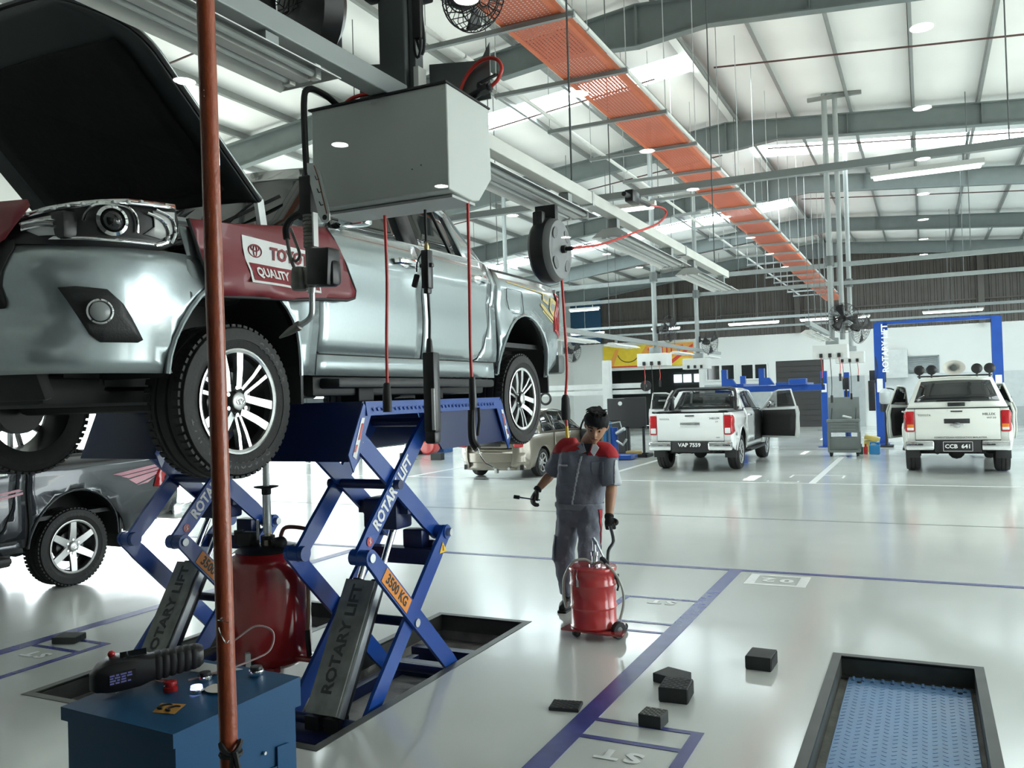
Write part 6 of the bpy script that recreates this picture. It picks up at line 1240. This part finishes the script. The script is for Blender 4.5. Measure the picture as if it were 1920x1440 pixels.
yk = extract(shirt, lambda c: c.z > 1.283+.25*abs(c.x+2.435)*-.55+(.03 if c.x < -2.435 else 0) and (-2.72 < c.x < -2.12), .004, 'shoulder_yoke', REDC, mn)
extract(shirt, lambda c: abs(c.x+2.475+(c.z-1.1)*-.30) < .012 and c.y < 6.33 and c.z < 1.27, .005, 'button_placket', LTG, mn)
extract(shirt, lambda c: -2.36 < c.x < -2.25 and c.y < 6.30 and 1.115 < c.z < 1.225, .004, 'chest_pocket', CLO, mn)
extract(shirt, lambda c: -2.625 < c.x < -2.535 and c.y < 6.32 and 1.185 < c.z < 1.205, .006, 'name_tape', LTG, mn)
extract(shirt, lambda c: -2.178 < c.x and c.y < 6.31 and 1.04 < c.z < 1.24, .004, 'sleeve_stripe', LTG, mn)
for s, pts in ((-1, [(-.04, .03), (-.115, -.02), (-.075, -.07), (-.015, -.05)]), (1, [(.05, .03), (.085, -.02), (.045, -.085), (.02, -.05)])):
    b = B(); b.prism(pts, lambda u, v, d: V((-2.365+u, 6.205+d-.05*v+abs(u)*.25, 1.352+v)), -.004, .004); obj('collar', b, LTG if s > 0 else mat('shaded_collar_cloth', (.30, .32, .35), .8), mn, 0)  # left collar half is darker, its shade put into the cloth colour
b = B(); b.prism([(-.045, .02), (.045, .02), (.0, -.075)], lambda u, v, d: V((-2.375+u, 6.215+d-.02*v, 1.345+v)), -.003, .003); obj('undershirt', b, BLK, mn, 0)
b = B(); torso(b, [((-2.53, 6.42, .70), .165, .12, .9), ((-2.53, 6.42, .80), .180, .13, .9), ((-2.53, 6.42, .90), .178, .128, .9)])
for h_, k_, a_, s in ((hR, kR, aR, -1), (hL, kL, aL, 1)): limb(b, [h_+V((s*.0, 0, .03)), lerp(h_, k_, .3), lerp(h_, k_, .65), k_, lerp(k_, a_, .45), lerp(k_, a_, .9)], [.098, .098, .09, .084, .078, .072], 18)
tr_ = blob('trousers', b, CLO, mn, .011, 2, .03)
extract(tr_, lambda c: c.x > -2.36 and .30 < c.z < .84 and abs(c.y-(6.30+.13*(c.z-.4))) < .022, .004, 'side_stripe', REDC, mn)
extract(tr_, lambda c: c.x < -2.70 and .42 < c.z < .62 and c.y < 6.46, .008, 'leg_pocket', CLO, mn)
for a_, t_ in ((aR, V((.10, -.99, 0))), (aL, V((.15, -.98, 0)))):
    b = B(); limb(b, [a_+V((0, .0, .06)), a_+V((0, 0, .0)), a_-V((0, 0, .045))], [.05, .052, .05], 14); limb(b, [V((a_.x, a_.y, .045))-t_*.055, V((a_.x, a_.y, .045))+t_*.03, V((a_.x, a_.y, .040))+t_*.12, V((a_.x, a_.y, .032))+t_*.185], [.04, .046, .046, .028], 14); sh = blob('shoe', b, SHOE, mn, .007, 2)
    b = B(); b.prism([(-.042, -.07), (.042, -.07), (.047, .09), (.035, .20), (-.035, .20), (-.047, .09)], lambda u, v, d: V((a_.x, a_.y, d))+t_*v+V((-t_.y, t_.x, 0))*u, .0, .018); obj('sole', b, BLK, sh, 0)
b = B()
rings = []
for a in rng(-.32, PI/2-.08, 12):
    sa, ca = math.sin(a), math.cos(a)
    rings.append([b.bm.verts.new(H(ca**.75*.0865*math.sin(t), .128*sa+.012, ca**.75*.102*math.cos(t)-.010-(.085*ss((.55-a)/.6) if math.cos(t) > -.1 else 0))) for t in rng(0, 2*PI*23/24, 24)])
for a, c in zip(rings, rings[1:]):
    for q in range(24): b.bm.faces.new((a[q], a[(q+1) % 24], c[(q+1) % 24], c[q]))
b.bm.faces.new(rings[0][::-1]); b.bm.faces.new(rings[-1])
random.seed(3)
for k in range(70):
    t = random.uniform(-1.5, 1.5); L = random.uniform(.012, .038) if abs(t) < .9 else random.uniform(.03, .06)
    p = H(.070*math.sin(t), .105+random.uniform(-.012, .012), .074*math.cos(t)); q = H(.088*math.sin(t+.08), .078, .096*math.cos(t)); e0 = H(.088*math.sin(t+.14), .072-L*.6, .100*math.cos(t)); e = H(.084*math.sin(t+.2), .068-L, .094*math.cos(t)); limb(b, [p, q, e0, e], [.010, .0115, .009, .003], 6, 3)
for k in range(60):
    t = random.uniform(0, 2*PI); r = random.uniform(.0, .06); p = H(r*math.sin(t), .122, r*math.cos(t)); limb(b, [p, H(r*1.2*math.sin(t+.3), .136, r*1.2*math.cos(t+.3)), H((r*1.3+.02)*math.sin(t+.5), .128, (r*1.3+.02)*math.cos(t+.5))], [.010, .009, .003], 6, 3)
blob('hair', b, HAIR, mn, .0055, 1)
for s in (-1, 1):
    b = B(); b.ball(H(s*.031, .002, .084), .0095, 12, (1, .6, 1)); obj('eye', b, mat('dark_eye', (.02, .014, .011), .3) if 'dark_eye' not in D.materials else D.materials['dark_eye'], mn)
    b = B(); b.tube([H(s*.016, .024, .094), H(s*.034, .03, .091), H(s*.052, .025, .078)], .0042, 6, smooth=3); obj('eyebrow', b, HAIR, mn)
b = B(); b.tube([H(-.022, -.063, .098), H(-.008, -.060, .104), H(.008, -.060, .104), H(.022, -.063, .098)], .0032, 6, smooth=3); obj('mouth', b, mat('lip_skin', (.26, .09, .07), .5), mn)
wrn = thing('wrench', 'small steel socket wrench with black head held in the gloved hand of the mechanic', 'wrench', (-2.9, 6.3, .92)); b = B(); b.tube([(-2.82, 6.29, .905), (-2.90, 6.28, .915), (-3.0, 6.25, .93)], .0065, 8); obj('shaft', b, CHROME, wrn)
b = B(); b.cyl((-2.985, 6.252, .928), (-3.03, 6.24, .935), .016, n=12); obj('socket_head', b, BLK, wrn)
# ---------------------------------------------------------------- rubber blocks on the floor
RUB = mat('ribbed_rubber', (.020, .023, .024), .6, nz=(20, .2)); RUBG = mat('worn_rubber_top', (.20, .20, .18), .7, nz=(30, .3))
def block(label, x, y, rz, sx, sy, h, top=None, ribs=True, mat_=None):
    t = thing('rubber_block', label, 'block', (x, y, 0), 'rubber jacking blocks'); rot = Mx.Translation((x, y, 0)) @ Mx.Rotation(rz, 4, 'Z')
    b = B(); b.bx(-sx/2, sx/2, -sy/2, sy/2, .0, h, .004); b.rotate(rot); obj('block', b, mat_ or RUB, t, 0)
    if ribs:
        n = int(sy/.017)
        for s in (-1, 1):
            for k in range(n): b = B(); yy = -sy/2+.012+k*(sy-.024)/max(1, n-1); b.bx(s*sx/2, s*(sx/2+.004), yy-.005, yy+.005, .006, h-.006); b.rotate(rot); obj('rib', b, RUB, t, 0)
    if top:
        b = B()
        for q in range(-4, 5):
            for sg in (-1, 1):
                P = [(-.5, q*.25-.5), (.5, q*.25+.5)]; a, c = P
                if sg < 0: a, c = (a[0], -a[1]), (c[0], -c[1])
                # clip the diagonal to the top face
                pts = [(lerp(a[0], c[0], t_), lerp(a[1], c[1], t_)) for t_ in rng(0, 1, 41)]; pts = [p for p in pts if abs(p[0]) <= .47 and abs(p[1]) <= .47]
                if len(pts) > 1: b.bar((pts[0][0]*sx, pts[0][1]*sy, h+.0005), (pts[-1][0]*sx, pts[-1][1]*sy, h+.0005), .005, .003)
        b.rotate(rot); obj('tread_pattern', b, top, t, 0, kind='stuff')
block('black ribbed rubber block standing alone nearest the right floor pit', -.985, 5.54, R(-2), .155, .20, .085)
block('smooth flat rubber block behind the ribbed one of the touching pair', -1.43, 5.06, R(-20), .17, .16, .055, ribs=False)
block('front ribbed rubber block of the touching pair', -1.335, 4.80, R(4), .16, .19, .085, top=RUB)
block('worn grey topped rubber block sitting on the blue floor line', -1.345, 4.375, R(-4), .125, .12, .065, top=RUB, ribs=False, mat_=RUB)
b = B(); b.bx(-.058, .058, -.056, .056, .0645, .0660); b.rotate(Mx.Translation((-1.345, 4.375, 0)) @ Mx.Rotation(R(-4), 4, 'Z')); obj('worn_top', b, RUBG, [o for o in D.objects if o.get('label', '').startswith('worn grey topped')][0], 0)
block('thin flat rubber pad lying left of the wide blue stripe', -1.865, 4.43, R(10), .17, .13, .020, top=RUB, ribs=False)
block('grey green rubber block on the blue box lines at far left', -5.87, 4.34, R(20), .18, .15, .05, ribs=True, mat_=mat('dusty_rubber', (.055, .06, .055), .7))
block('distant black block left under the raised truck', -13.6, 20.95, 0, .34, .2, .2, ribs=False); block('distant black block right under the raised truck', -12.55, 20.95, 0, .34, .2, .2, ribs=False)
# ---------------------------------------------------------------- beige saloon car with its front door open
BEIGE = mat('beige_metallic_paint', (.20, .178, .14), .3, .4, coat=.7, nz=(40, .04))
sd = thing('saloon_car', 'beige metallic saloon car with its front door open beyond the raised silver truck', 'car')
AW = [(.95, .30, .36, .36), (3.52, .30, .36, .36)]     # y measured from the tail forwards
def sbody(sx, y, z, off=0.):
    x = .84-.02*ss((z-.55)/.4)-.06*ss((.5-z)/.3); x -= .30*(1-ss(y/.45))**2.2; x -= .22*(1-ss((4.4-y)/.6))**2
    return V((sx*(x+off), y-(0 if y > .3 else 0), z))
def sp(nm, pts, m, sx, off=0., par=sd, solid=.01): b = B(); b.spoly(pts, lambda y, z: sbody(sx, y, z, off), .14); return obj(nm, b, m, par, 40, solid=solid)
for sx in (1, -1):
    sp('rear_quarter', [(.0, .30), (.10, .22)]+[(y, z) for y, z in arc(AW[0], 190, 0, 14) if z > .2]+[(1.33, .22), (1.55, .35), (1.62, .92), (.9, .92), (.0, .88)], BEIGE, sx)
    sp('rear_door', [(1.57, .35), (1.40, .22), (2.40, .22), (2.40, .91), (1.64, .92)], BEIGE, sx)
    if sx == 1: sp('front_door', [(2.42, .22), (3.12, .22), (3.25, .9), (2.42, .91)], BEIGE, sx)
    sp('front_wing', [(3.13, .22)]+[(y, z) for y, z in arc(AW[1], 180, 0, 14)]+[(3.9, .22), (4.4, .3), (4.4, .65), (3.27, .88)], BEIGE, sx)
    g = lambda y, z, o=0.: V((sx*(.82-.55*(z-.9)+o), y, z))
    b = B(); b.spoly([(.75, .93), (2.0, .94), (3.35, .90), (2.55, 1.36), (1.6, 1.42), (1.15, 1.36)], g, .2); obj('pillar_frame', b, BEIGE, sd, solid=.012)
    for P in ([(1.0, .96), (1.62, .97), (1.68, 1.36), (1.22, 1.30)], [(1.68, .97), (2.36, .97), (2.36, 1.37), (1.74, 1.37)], [(2.44, .97), (3.1, .95), (2.58, 1.31), (2.44, 1.35)]):
        b = B(); b.spoly(P, lambda y, z: g(y, z, .008), .3); obj('side_window', b, GLASSD, sd, solid=.004)
    for a in AW: wheel(sd, (sx*.72, a[0], .305), sx, 'seven', r=.305, w_=.19, tread=False, M=dict(WHL, rim=ALLOYD, hubm=ALLOYD))
    for a in AW: b = B(); b.grid(lambda u, v: V((sx*v, a[0]+.37*math.cos(u), a[1]+.37*math.sin(u))), rng(0, PI, 12), [.5, .80]); obj('wheel_arch_liner', b, BLK, sd)
    b = B(); b.bx(sx*.56, sx*.76, -.015, .1, .68, .85, .03); obj('tail_lamp', b, REDL, sd)
b = B(); b.grid(lambda u, v: V((v*.80, .03+.30*abs(v)**4+(-.05 if .36 < u < .58 else 0), u)), [.20, .26, .35, .37, .45, .56, .60, .64], rng(-1, 1, 17)); obj('rear_bumper', b, BEIGE, sd, 40, solid=.02)
b = B(); b.grid(lambda u, v: V((v*.70, .02+.20*abs(v)**4+(0 if u < 1 else .75*(u-1)), min(.66+.26*u, .92+.02*(u-1)))), [0, .25, .5, .75, 1, 1.3, 1.7, 2.], rng(-1, 1, 11)); tl = obj('boot_lid', b, BEIGE, sd, 40, solid=.015)
b = B(); b.bx(-.26, .26, -.012, .02, .70, .80, .01); obj('plate_recess', b, BLKG, tl)
b = B(); b.grid(lambda u, v: V((v*lerp(.70, .58, u), lerp(.78, 1.3, u), lerp(.93, 1.38, u))), rng(0, 1, 4), rng(-1, 1, 7)); obj('rear_window', b, GLASSD, sd, solid=.006)
b = B(); b.grid(lambda u, v: V((v*.60, lerp(1.28, 2.6, u), 1.38+.06*math.sin(PI*u)+.03*(1-v*v))), rng(0, 1, 6), rng(-1, 1, 7)); obj('roof', b, BEIGE, sd, solid=.015)
b = B(); b.grid(lambda u, v: V((v*lerp(.60, .76, u), lerp(2.6, 3.4, u), lerp(1.37, .92, u))), rng(0, 1, 4), rng(-1, 1, 7)); obj('windscreen', b, GLASSD, sd, solid=.006)
b = B(); b.grid(lambda u, v: V((v*.78, lerp(3.4, 4.5, u), .92-.06*u-.18*u**4)), rng(0, 1, 6), rng(-1, 1, 7)); obj('bonnet', b, BEIGE, sd, solid=.015)
b = B(); b.bx(-.74, .74, 4.42, 4.5, .25, .72, .04); obj('front_bumper', b, BEIGE, sd); b = B(); b.bx(-.70, .70, .15, 4.3, .20, .30); b.bx(-.5, .5, 1.2, 3.3, .3, .75); obj('underbody', b, FRAME, sd, 0)
b = B(); b.cyl((.45, -.02, .24), (.45, .3, .24), .03, n=10); b.bx(.10, .16, 0, .1, .14, .24); obj('exhaust', b, STEEL, sd)
hg = V((.82, 3.2, 0)); rot = Mx.Translation(hg) @ Mx.Rotation(R(68), 4, 'Z') @ Mx.Translation(-hg)
# the opened right hand front door: lining, frame, mirror
rot = Mx.Translation(hg) @ Mx.Rotation(R(62), 4, 'Z') @ Mx.Translation(-hg)
b = B(); b.spoly([(2.42, .22), (3.12, .22), (3.22, .9), (2.42, .91)], lambda y, z: V((.84, y, z)), .3); b.rotate(rot); fd = obj('front_door', b, BEIGE, sd, solid=.03, label='opened front door')
b = B(); b.spoly([(2.46, .27), (3.08, .27), (3.16, .87), (2.46, .88)], lambda y, z: V((.80, y, z)), .3); b.rotate(rot); obj('door_lining', b, CABIN, fd, solid=.03)
b = B(); b.tube([(.81, 2.44, .90), (.66, 2.44, 1.33), (.64, 2.62, 1.34), (.74, 3.0, 1.12), (.81, 3.2, .90)], .025, 6, smooth=3); b.rotate(rot); obj('window_frame', b, BLKG, fd)
b = B(); b.box((.94, 3.02, .98), (.20, .09, .13), .03); b.rotate(rot); obj('door_mirror', b, BLKG, fd)
sd.location = (-8.30, 15.98, 0); 
# ---------------------------------------------------------------- two post lift around the canopied pickup
tp = thing('two_post_lift', 'tall blue two post lift with overhead beam around the white canopied pickup', 'vehicle lift', (.33, 27.8, 0))
for x, s in ((-1.2, 1), (1.88, -1)):
    b = B(); P = [(-.13, -.17), (.13, -.17), (.13, -.12), (-.09, -.12), (-.09, .12), (.13, .12), (.13, .17), (-.13, .17)]
    b.prism(P, lambda u, v, d: V((x+s*u, 27.8+v, d)), .0, 3.62); b.bx(x-.22, x+.22, 27.5, 28.1, 0, .03); cl = obj('column', b, BLUEP, tp, 0)
    b = B(); b.bx(x+s*.0, x+s*.15, 27.70, 27.90, .35, 1.2, .01); for_ = obj('carriage', b, D.materials['dark_blue_enamel'], tp, 0)
    for dy in (-1, 1): b = B(); b.bar((x+s*.12, 27.8+dy*.05, .42), (x+s*.75, 27.8+dy*.75, .30), .12, .10); b.cyl((x+s*.75, 27.8+dy*.75, .3), (x+s*.75, 27.8+dy*.75, .42), .06, n=12); obj('lift_arm', b, D.materials['dark_blue_enamel'], tp, 0)
    b = B(); b.bx(x-.08, x+.08, 27.60, 27.62, 1.55, 1.95); obj('white_notice', b, WHITEP, cl, 0)
b = B(); b.bar((-1.25, 27.8, 3.60), (1.93, 27.8, 3.60), .16, .09); b.bx(-1.1, -.95, 27.72, 27.88, 3.4, 3.58); obj('overhead_beam', b, BLUEP, tp, 0)
text('column_lettering', 'ROTARY LIFT', .24, WHITET, (-1.02, 27.625, 2.85), (0, 0, 1), (-1, 0, 0), tp, bold=.006, sx=1.)
b = B(); b.bx(-1.52, -1.34, 27.55, 27.7, 1.0, 1.9, .01); b.tube([(-1.36, 27.6, 1.8), (-1.25, 27.6, 2.1), (-1.3, 27.6, 2.6)], .015, 6, smooth=3); obj('power_unit', b, BLKG, tp)
# raised four post lift behind the white pickup
fp = thing('four_post_lift', 'blue drive on lift with raised runway behind the white double cab pickup', 'vehicle lift', (-4., 26.6, 0))
for x, y_ in ((-2.64, 26.4), (-2.35, 30.6), (-5.75, 30.6)):
    b = B(); b.bx(x-.09, x+.09, y_-.09, y_+.09, 0, 2.22, .01); b.bx(x-.2, x+.2, y_-.2, y_+.2, 0, .02); c_ = obj('column', b, BLUEP, fp, 0)
    b = B(); b.bx(x-.07, x+.07, y_-.10, y_-.09, 1.6, 1.85); obj('white_notice', b, WHITEP, c_, 0)
b = B(); b.bx(-5.8, -2.6, 26.3, 26.5, 1.66, 1.84, .01); obj('cross_beam', b, BLUEP, fp, 0)
for x in (-5.2, -3.7): b = B(); b.bx(x-.28, x+.28, 26.2, 30.8, 1.84, 1.92, .01); obj('runway', b, BLUEP, fp, 0)
for x, s in ((-5.55, 1), (-4.45, 1)):
    b = B(); b.prism([(0, 0), (.45, 0), (.30, .22), (.16, .22), (.16, .50), (0, .50)], lambda u, v, d: V((x+u, 26.2+d, 1.86+v)), -.1, .1); obj('wheel_stop', b, BLUEP, fp, 0)
b = B(); b.bx(-3.6, -3.1, 26.1, 26.4, 1.84, 2.02, .02); obj('turn_plate', b, BLUEP, fp, 0)
# tool trolley, can, bottles
tc = thing('tool_trolley', 'grey steel tool trolley with raised lid, drawers and casters', 'tool trolley', (-1.87, 23, 0)); TG = mat('trolley_grey', (.24, .265, .26), .4, .2)
b = B(); b.bx(-2.26, -1.48, 22.75, 23.2, .86, .93, .01); b.bx(-2.24, -1.50, 23.15, 23.2, .93, 1.48, .005); b.bx(-2.24, -1.50, 22.78, 23.2, .60, .86); b.bx(-2.24, -1.50, 22.78, 23.2, .10, .16)
for x in (-2.22, -1.52):
    for y_ in (22.80, 23.17): b.bx(x-.025, x+.025, y_-.025, y_+.025, .12, .62)
b.bx(-2.2, -1.54, 22.85, 23.17, .16, .48, .005); obj('trolley_frame', b, TG, tc, 0)
for k in range(3): b = B(); z = .62+k*.08; b.bx(-2.20, -1.54, 22.765, 22.78, z, z+.068); dr = obj('drawer', b, TG, tc, 0); b = B(); b.bx(-2.16, -1.58, 22.755, 22.767, z+.05, z+.06); obj('drawer_pull', b, STEEL, dr, 0)
for x in (-2.15, -1.58): b = B(); b.bar((x, 22.85, .93), (x, 23.14, 1.2), .02, .02); obj('lid_stay', b, BLK, tc)
for x in (-2.18, -1.56):
    for y_ in (22.83, 23.14): b = B(); b.cyl((x-.02, y_, .05), (x+.02, y_, .05), .05, n=14); b.bx(x-.03, x+.03, y_-.02, y_+.02, .05, .11); obj('caster', b, BLK, tc)
tag(obj('white_rag', B().box((-1.78, 22.9, .985), (.22, .14, .05), .02, Mx.Rotation(R(15), 3, 'Y')), WHITEP, None), 'crumpled white rag on top of the grey tool trolley', 'rag')
jc = thing('jerrycan', 'light blue plastic jerrycan on the floor beside the tool trolley', 'can', (-1.2, 23.56, 0)); BC = mat('sky_blue_plastic', (.04, .25, .55), .35)
b = B(); b.bx(-1.33, -1.07, 23.48, 23.66, 0, .25, .03); b.bx(-1.16, -1.08, 23.52, 23.62, .25, .31, .015); b.tube([(-1.30, 23.57, .24), (-1.29, 23.57, .30), (-1.2, 23.57, .31), (-1.15, 23.57, .27)], .018, 8, smooth=3); obj('can_body', b, BC, jc); b = B(); b.cyl((-1.11, 23.57, .31), (-1.11, 23.57, .34), .03, n=12); obj('cap', b, WHITEP, jc)
for x, m, lab in ((-1.52, mat('dark_green_plastic', (.02, .05, .03), .4), 'dark green oil bottle between trolley and blue jerrycan'), (-1.41, REDP, 'dark red oil bottle between trolley and blue jerrycan')):
    b = B(); b.bx(x-.05, x+.05, 23.5, 23.6, 0, .20, .015); b.cyl((x, 23.55, .2), (x, 23.55, .27), .025, n=10); tag(obj('oil_bottle', b, m, None), lab, 'bottle')
b = B(); b.bx(-1.5, -1.15, 24.4, 24.7, .0, .30, .01); b.box((-1.3, 24.5, .36), (.38, .28, .12), .02, Mx.Rotation(R(12), 3, 'Y')); tag(obj('yellow_box', b, mat('dull_yellow_plastic', (.55, .42, .12), .5), None), 'dull yellow bin standing behind the blue jerrycan', 'bin')
ox = thing('oil_extractor', 'oil extractor with clear white bowl beside the left post of the blue lift', 'oil extractor', (-1.0, 26.4, 0))
b = B(); b.lathe([(0, 0), (.12, .0), (.16, .06), (.16, .32), (.10, .40), (.05, .44), (0, .44)], (-1.02, 26.4, 1.22), (0, 0, 1), 20); obj('clear_bowl', b, mat('cloudy_bowl', (.42, .45, .45), .15), ox); b = B(); b.lathe([(0, 0), (.14, 0), (.14, .22), (0, .22)], (-1.02, 26.4, 1.0), (0, 0, 1), 20); b.cyl((-1.02, 26.4, .02), (-1.02, 26.4, 1.0), .04); b.bx(-1.2, -.84, 26.2, 26.6, 0, .06, .02); b.tube([(-1.0, 26.4, 1.66), (-.8, 26.4, 1.62), (-.5, 26.4, 1.35), (-.4, 26.4, 1.0)], .02, 6, smooth=4); obj('stand', b, BLKG, ox)
for (x0, z0, x1, z1, lab) in ((-2.45, 1.55, -2.25, 1.95, 'small black screen on the column left of the tool trolley'), (-1.62, 1.75, -1.12, 2.15, 'black flat screen behind the tool trolley')):
    b = B(); b.bx(x0, x1, 30.2, 30.26, z0+.1, z1+.1, .01); b.bx((x0+x1)/2-.03, (x0+x1)/2+.03, 30.22, 30.28, 0, z0+.2); tag(obj('monitor', b, BLKG, None), lab, 'monitor')
b = B(); b.bx(-1.65, -.62, 39.6, 39.97, 2.05, 3.25, .01); tag(obj('wall_cabinet', b, BOXG, None), 'pale grey wall cabinet on the back wall behind the triple posts', 'cabinet')
# dark bay at the left: balancers, cabinets, tray
ck = thing('tool_board', 'tall black tool board left of the white pickup', 'tool board', (-7.3, 23, 0)); b = B(); b.bx(-7.62, -7.02, 23, 23.1, .75, 1.62, .01); [b.bx(x-.03, x+.03, 23, 23.06, 0, .8) for x in (-7.55, -7.1)]; obj('board', b, BLK, ck, 0)
b = B(); b.bx(-8.25, -7.66, 23.3, 23.5, .95, 1.6, .02); b.bx(-8.2, -7.7, 23.3, 23.7, 0, .95, .02); obj('cabinet_body', b, BLKG, ck, 0); b = B(); b.cyl((-7.85, 23.28, 1.45), (-7.85, 23.31, 1.45), .06, n=14); obj('gauge', b, WHITEP, ck)
wb = thing('wheel_balancer', 'blue and black wheel balancing machine behind the mechanic', 'machine', (-7.7, 21.5, 0))
b = B(); b.bx(-8.0, -7.55, 21.2, 21.7, 0, 1.0, .03); obj('cabinet_body', b, mat('machine_blue', (.03, .14, .30), .35), wb); b = B(); b.cyl((-7.4, 21.4, .1), (-7.4, 21.4, .85), .10, n=14); b.bx(-7.5, -6.9, 21.2, 21.8, .02, .14, .02); obj('column', b, BLUEP, wb); b = B(); b.cyl((-7.3, 21.3, .7), (-7.05, 21.2, .82), .05, n=12); b.tube([(-7.3, 21.3, .5), (-7.1, 21.2, .4), (-7.0, 21.2, .55)], .03, 8); b.tube([(-7.5, 21.3, .95), (-7.2, 21.3, 1.0), (-7.15, 21.3, .8)], .02, 6); obj('clamp_arms', b, STEEL, wb, kind='stuff')
dp = thing('drip_tray', 'black drip tray with a yellow sponge on the floor left of the white pickup', 'tray', (-7.3, 22.4, 0)); b = B(); b.bx(-7.85, -6.75, 22.1, 22.7, 0, .03); [b.bx(*q) for q in ((-7.85, -6.75, 22.1, 22.13, .03, .09), (-7.85, -6.75, 22.67, 22.7, .03, .09), (-7.85, -7.82, 22.1, 22.7, .03, .09), (-6.78, -6.75, 22.1, 22.7, .03, .09))]; obj('tray', b, BLK, dp, 0)
tag(obj('yellow_sponge', B().box((-7.2, 22.4, .10), (.4, .25, .13), .03), mat('ochre_sponge', (.55, .38, .14), .8), None), 'ochre sponge lying in the black drip tray', 'sponge')
wsf = thing('white_rack', 'thin white tube rack beside the left door of the white pickup', 'rack', (-6.7, 25.3, 0)); b = B(); [b.cyl((x, 25.3, 0), (x, 25.3, 1.5), .025, n=8) for x in (-7.0, -6.75)]; [b.cyl((-7.3, 25.3, z), (-6.6, 25.3, z), .025, n=8) for z in (1.48, .95)]; obj('rack_tubes', b, WHITEP, wsf)
wl_ = thing('white_lift', 'pale grey post with long double beam behind the beige car', 'vehicle lift', (-8.7, 24.6, 0)); b = B(); b.bx(-8.80, -8.57, 24.5, 24.75, 0, 2.75, .01); obj('post', b, BOXG, wl_, 0)
for z0, z1 in ((1.71, 1.84), (1.89, 2.04)): b = B(); b.bx(-12.2, -7.45, 24.78, 25.0, z0, z1); obj('beam', b, BOXG, wl_, 0)
b = B(); b.lathe([(.05, -.03), (.16, -.03), (.16, .03), (.05, .03)], (-7.5, 24.7, 1.94), (0, 1, 0), 18, closed=True); obj('cable_drum', b, BLK, wl_); b = B(); b.tube([(-8.6+.14*math.cos(t), 19.7, 1.66+.14*math.sin(t)) for t in rng(0, 2*PI*15/16, 16)], .03, 6, closed=True); obj('cable_loop', b, BLK, wl_)
bc_ = thing('blue_column', 'broad blue column with white poster seen under the raised truck', 'column', (-14.3, 23.6, 0)); b = B(); b.bx(-14.9, -13.9, 23.6, 24.2, 0, 3.2, .02); obj('column', b, mat('column_blue', (.02, .10, .30), .4), bc_, 0); b = B(); b.bx(-14.5, -14.2, 23.58, 23.6, 1.0, 1.45); obj('poster', b, WHITEP, bc_, 0)
rc = thing('red_canister', 'round red canister on the floor in front of the broad blue column', 'canister', (-14.1, 23.1, 0)); b = B(); b.lathe([(0, -.2), (.26, -.2), (.31, -.15), (.31, .15), (.26, .2), (0, .2)], (-14.05, 23.0, .31), (0, 1, 0), 22); obj('canister_body', b, REDP, rc); b = B(); b.tube([(-14.2, 23, .6), (-14.05, 23, .72), (-13.9, 23, .6)], .03, 6, smooth=3); obj('handle', b, REDP, rc)
tag(obj('black_crate', B().bx(-14.9, -14.45, 22.9, 23.3, 0, .75, .03), BLKG, None), 'black box left of the red canister under the raised truck', 'crate')
# banner on the back wall
bn = thing('banner', 'yellow and orange banner with a smiling mouth and red lettering on the back wall', 'banner', (-12, 39.9, 3.0)); YB = mat('banner_yellow', (.85, .60, .03), .5); OB = mat('banner_orange', (.85, .36, .06), .5); RB = mat('banner_red', (.70, .05, .03), .5)
bp_ = lambda o: (lambda u, v, d: V((u, 39.93-o-d, v)))
b = B(); b.prism([(-14.25, 3.0), (-9.75, 2.98), (-9.75, 4.06), (-14.25, 4.06)], bp_(0), 0, .03); obj('banner_sheet', b, YB, bn, 0)
b = B(); b.prism([(-12.4, 3.5), (-9.76, 3.35), (-9.76, 4.05), (-12.0, 4.05)], bp_(.032), 0, .004); obj('orange_field', b, OB, bn, 0); b = B(); b.prism([(-14.0, 3.0), (-13.75, 3.0), (-13.4, 3.9), (-13.6, 3.9)], bp_(.032), 0, .004); obj('orange_field', b, OB, bn, 0)
b = B(); b.prism([(-11.2, 3.0), (-10.9, 3.0), (-9.76, 3.85), (-9.76, 4.0)], bp_(.038), 0, .004); obj('red_swoosh', b, RB, bn, 0); b = B(); b.prism([(-13.9, 2.99), (-11.9, 2.99), (-11.9, 3.06), (-13.9, 3.06)], bp_(.038), 0, .004); obj('red_swoosh', b, RB, bn, 0)
b = B(); b.tube([V((-12.95+.55*math.cos(t), 39.885, 3.72+.48*math.sin(t))) for t in rng(R(195), R(345), 14)], .02, 6); obj('mouth_line', b, BLACKT, bn)
text('banner_lettering', 'SMILE', .52, RB, (-11.1, 39.88, 3.72), (1, 0, .03), (0, 0, 1), bn, bold=.004, sx=1.15, space=1.25)
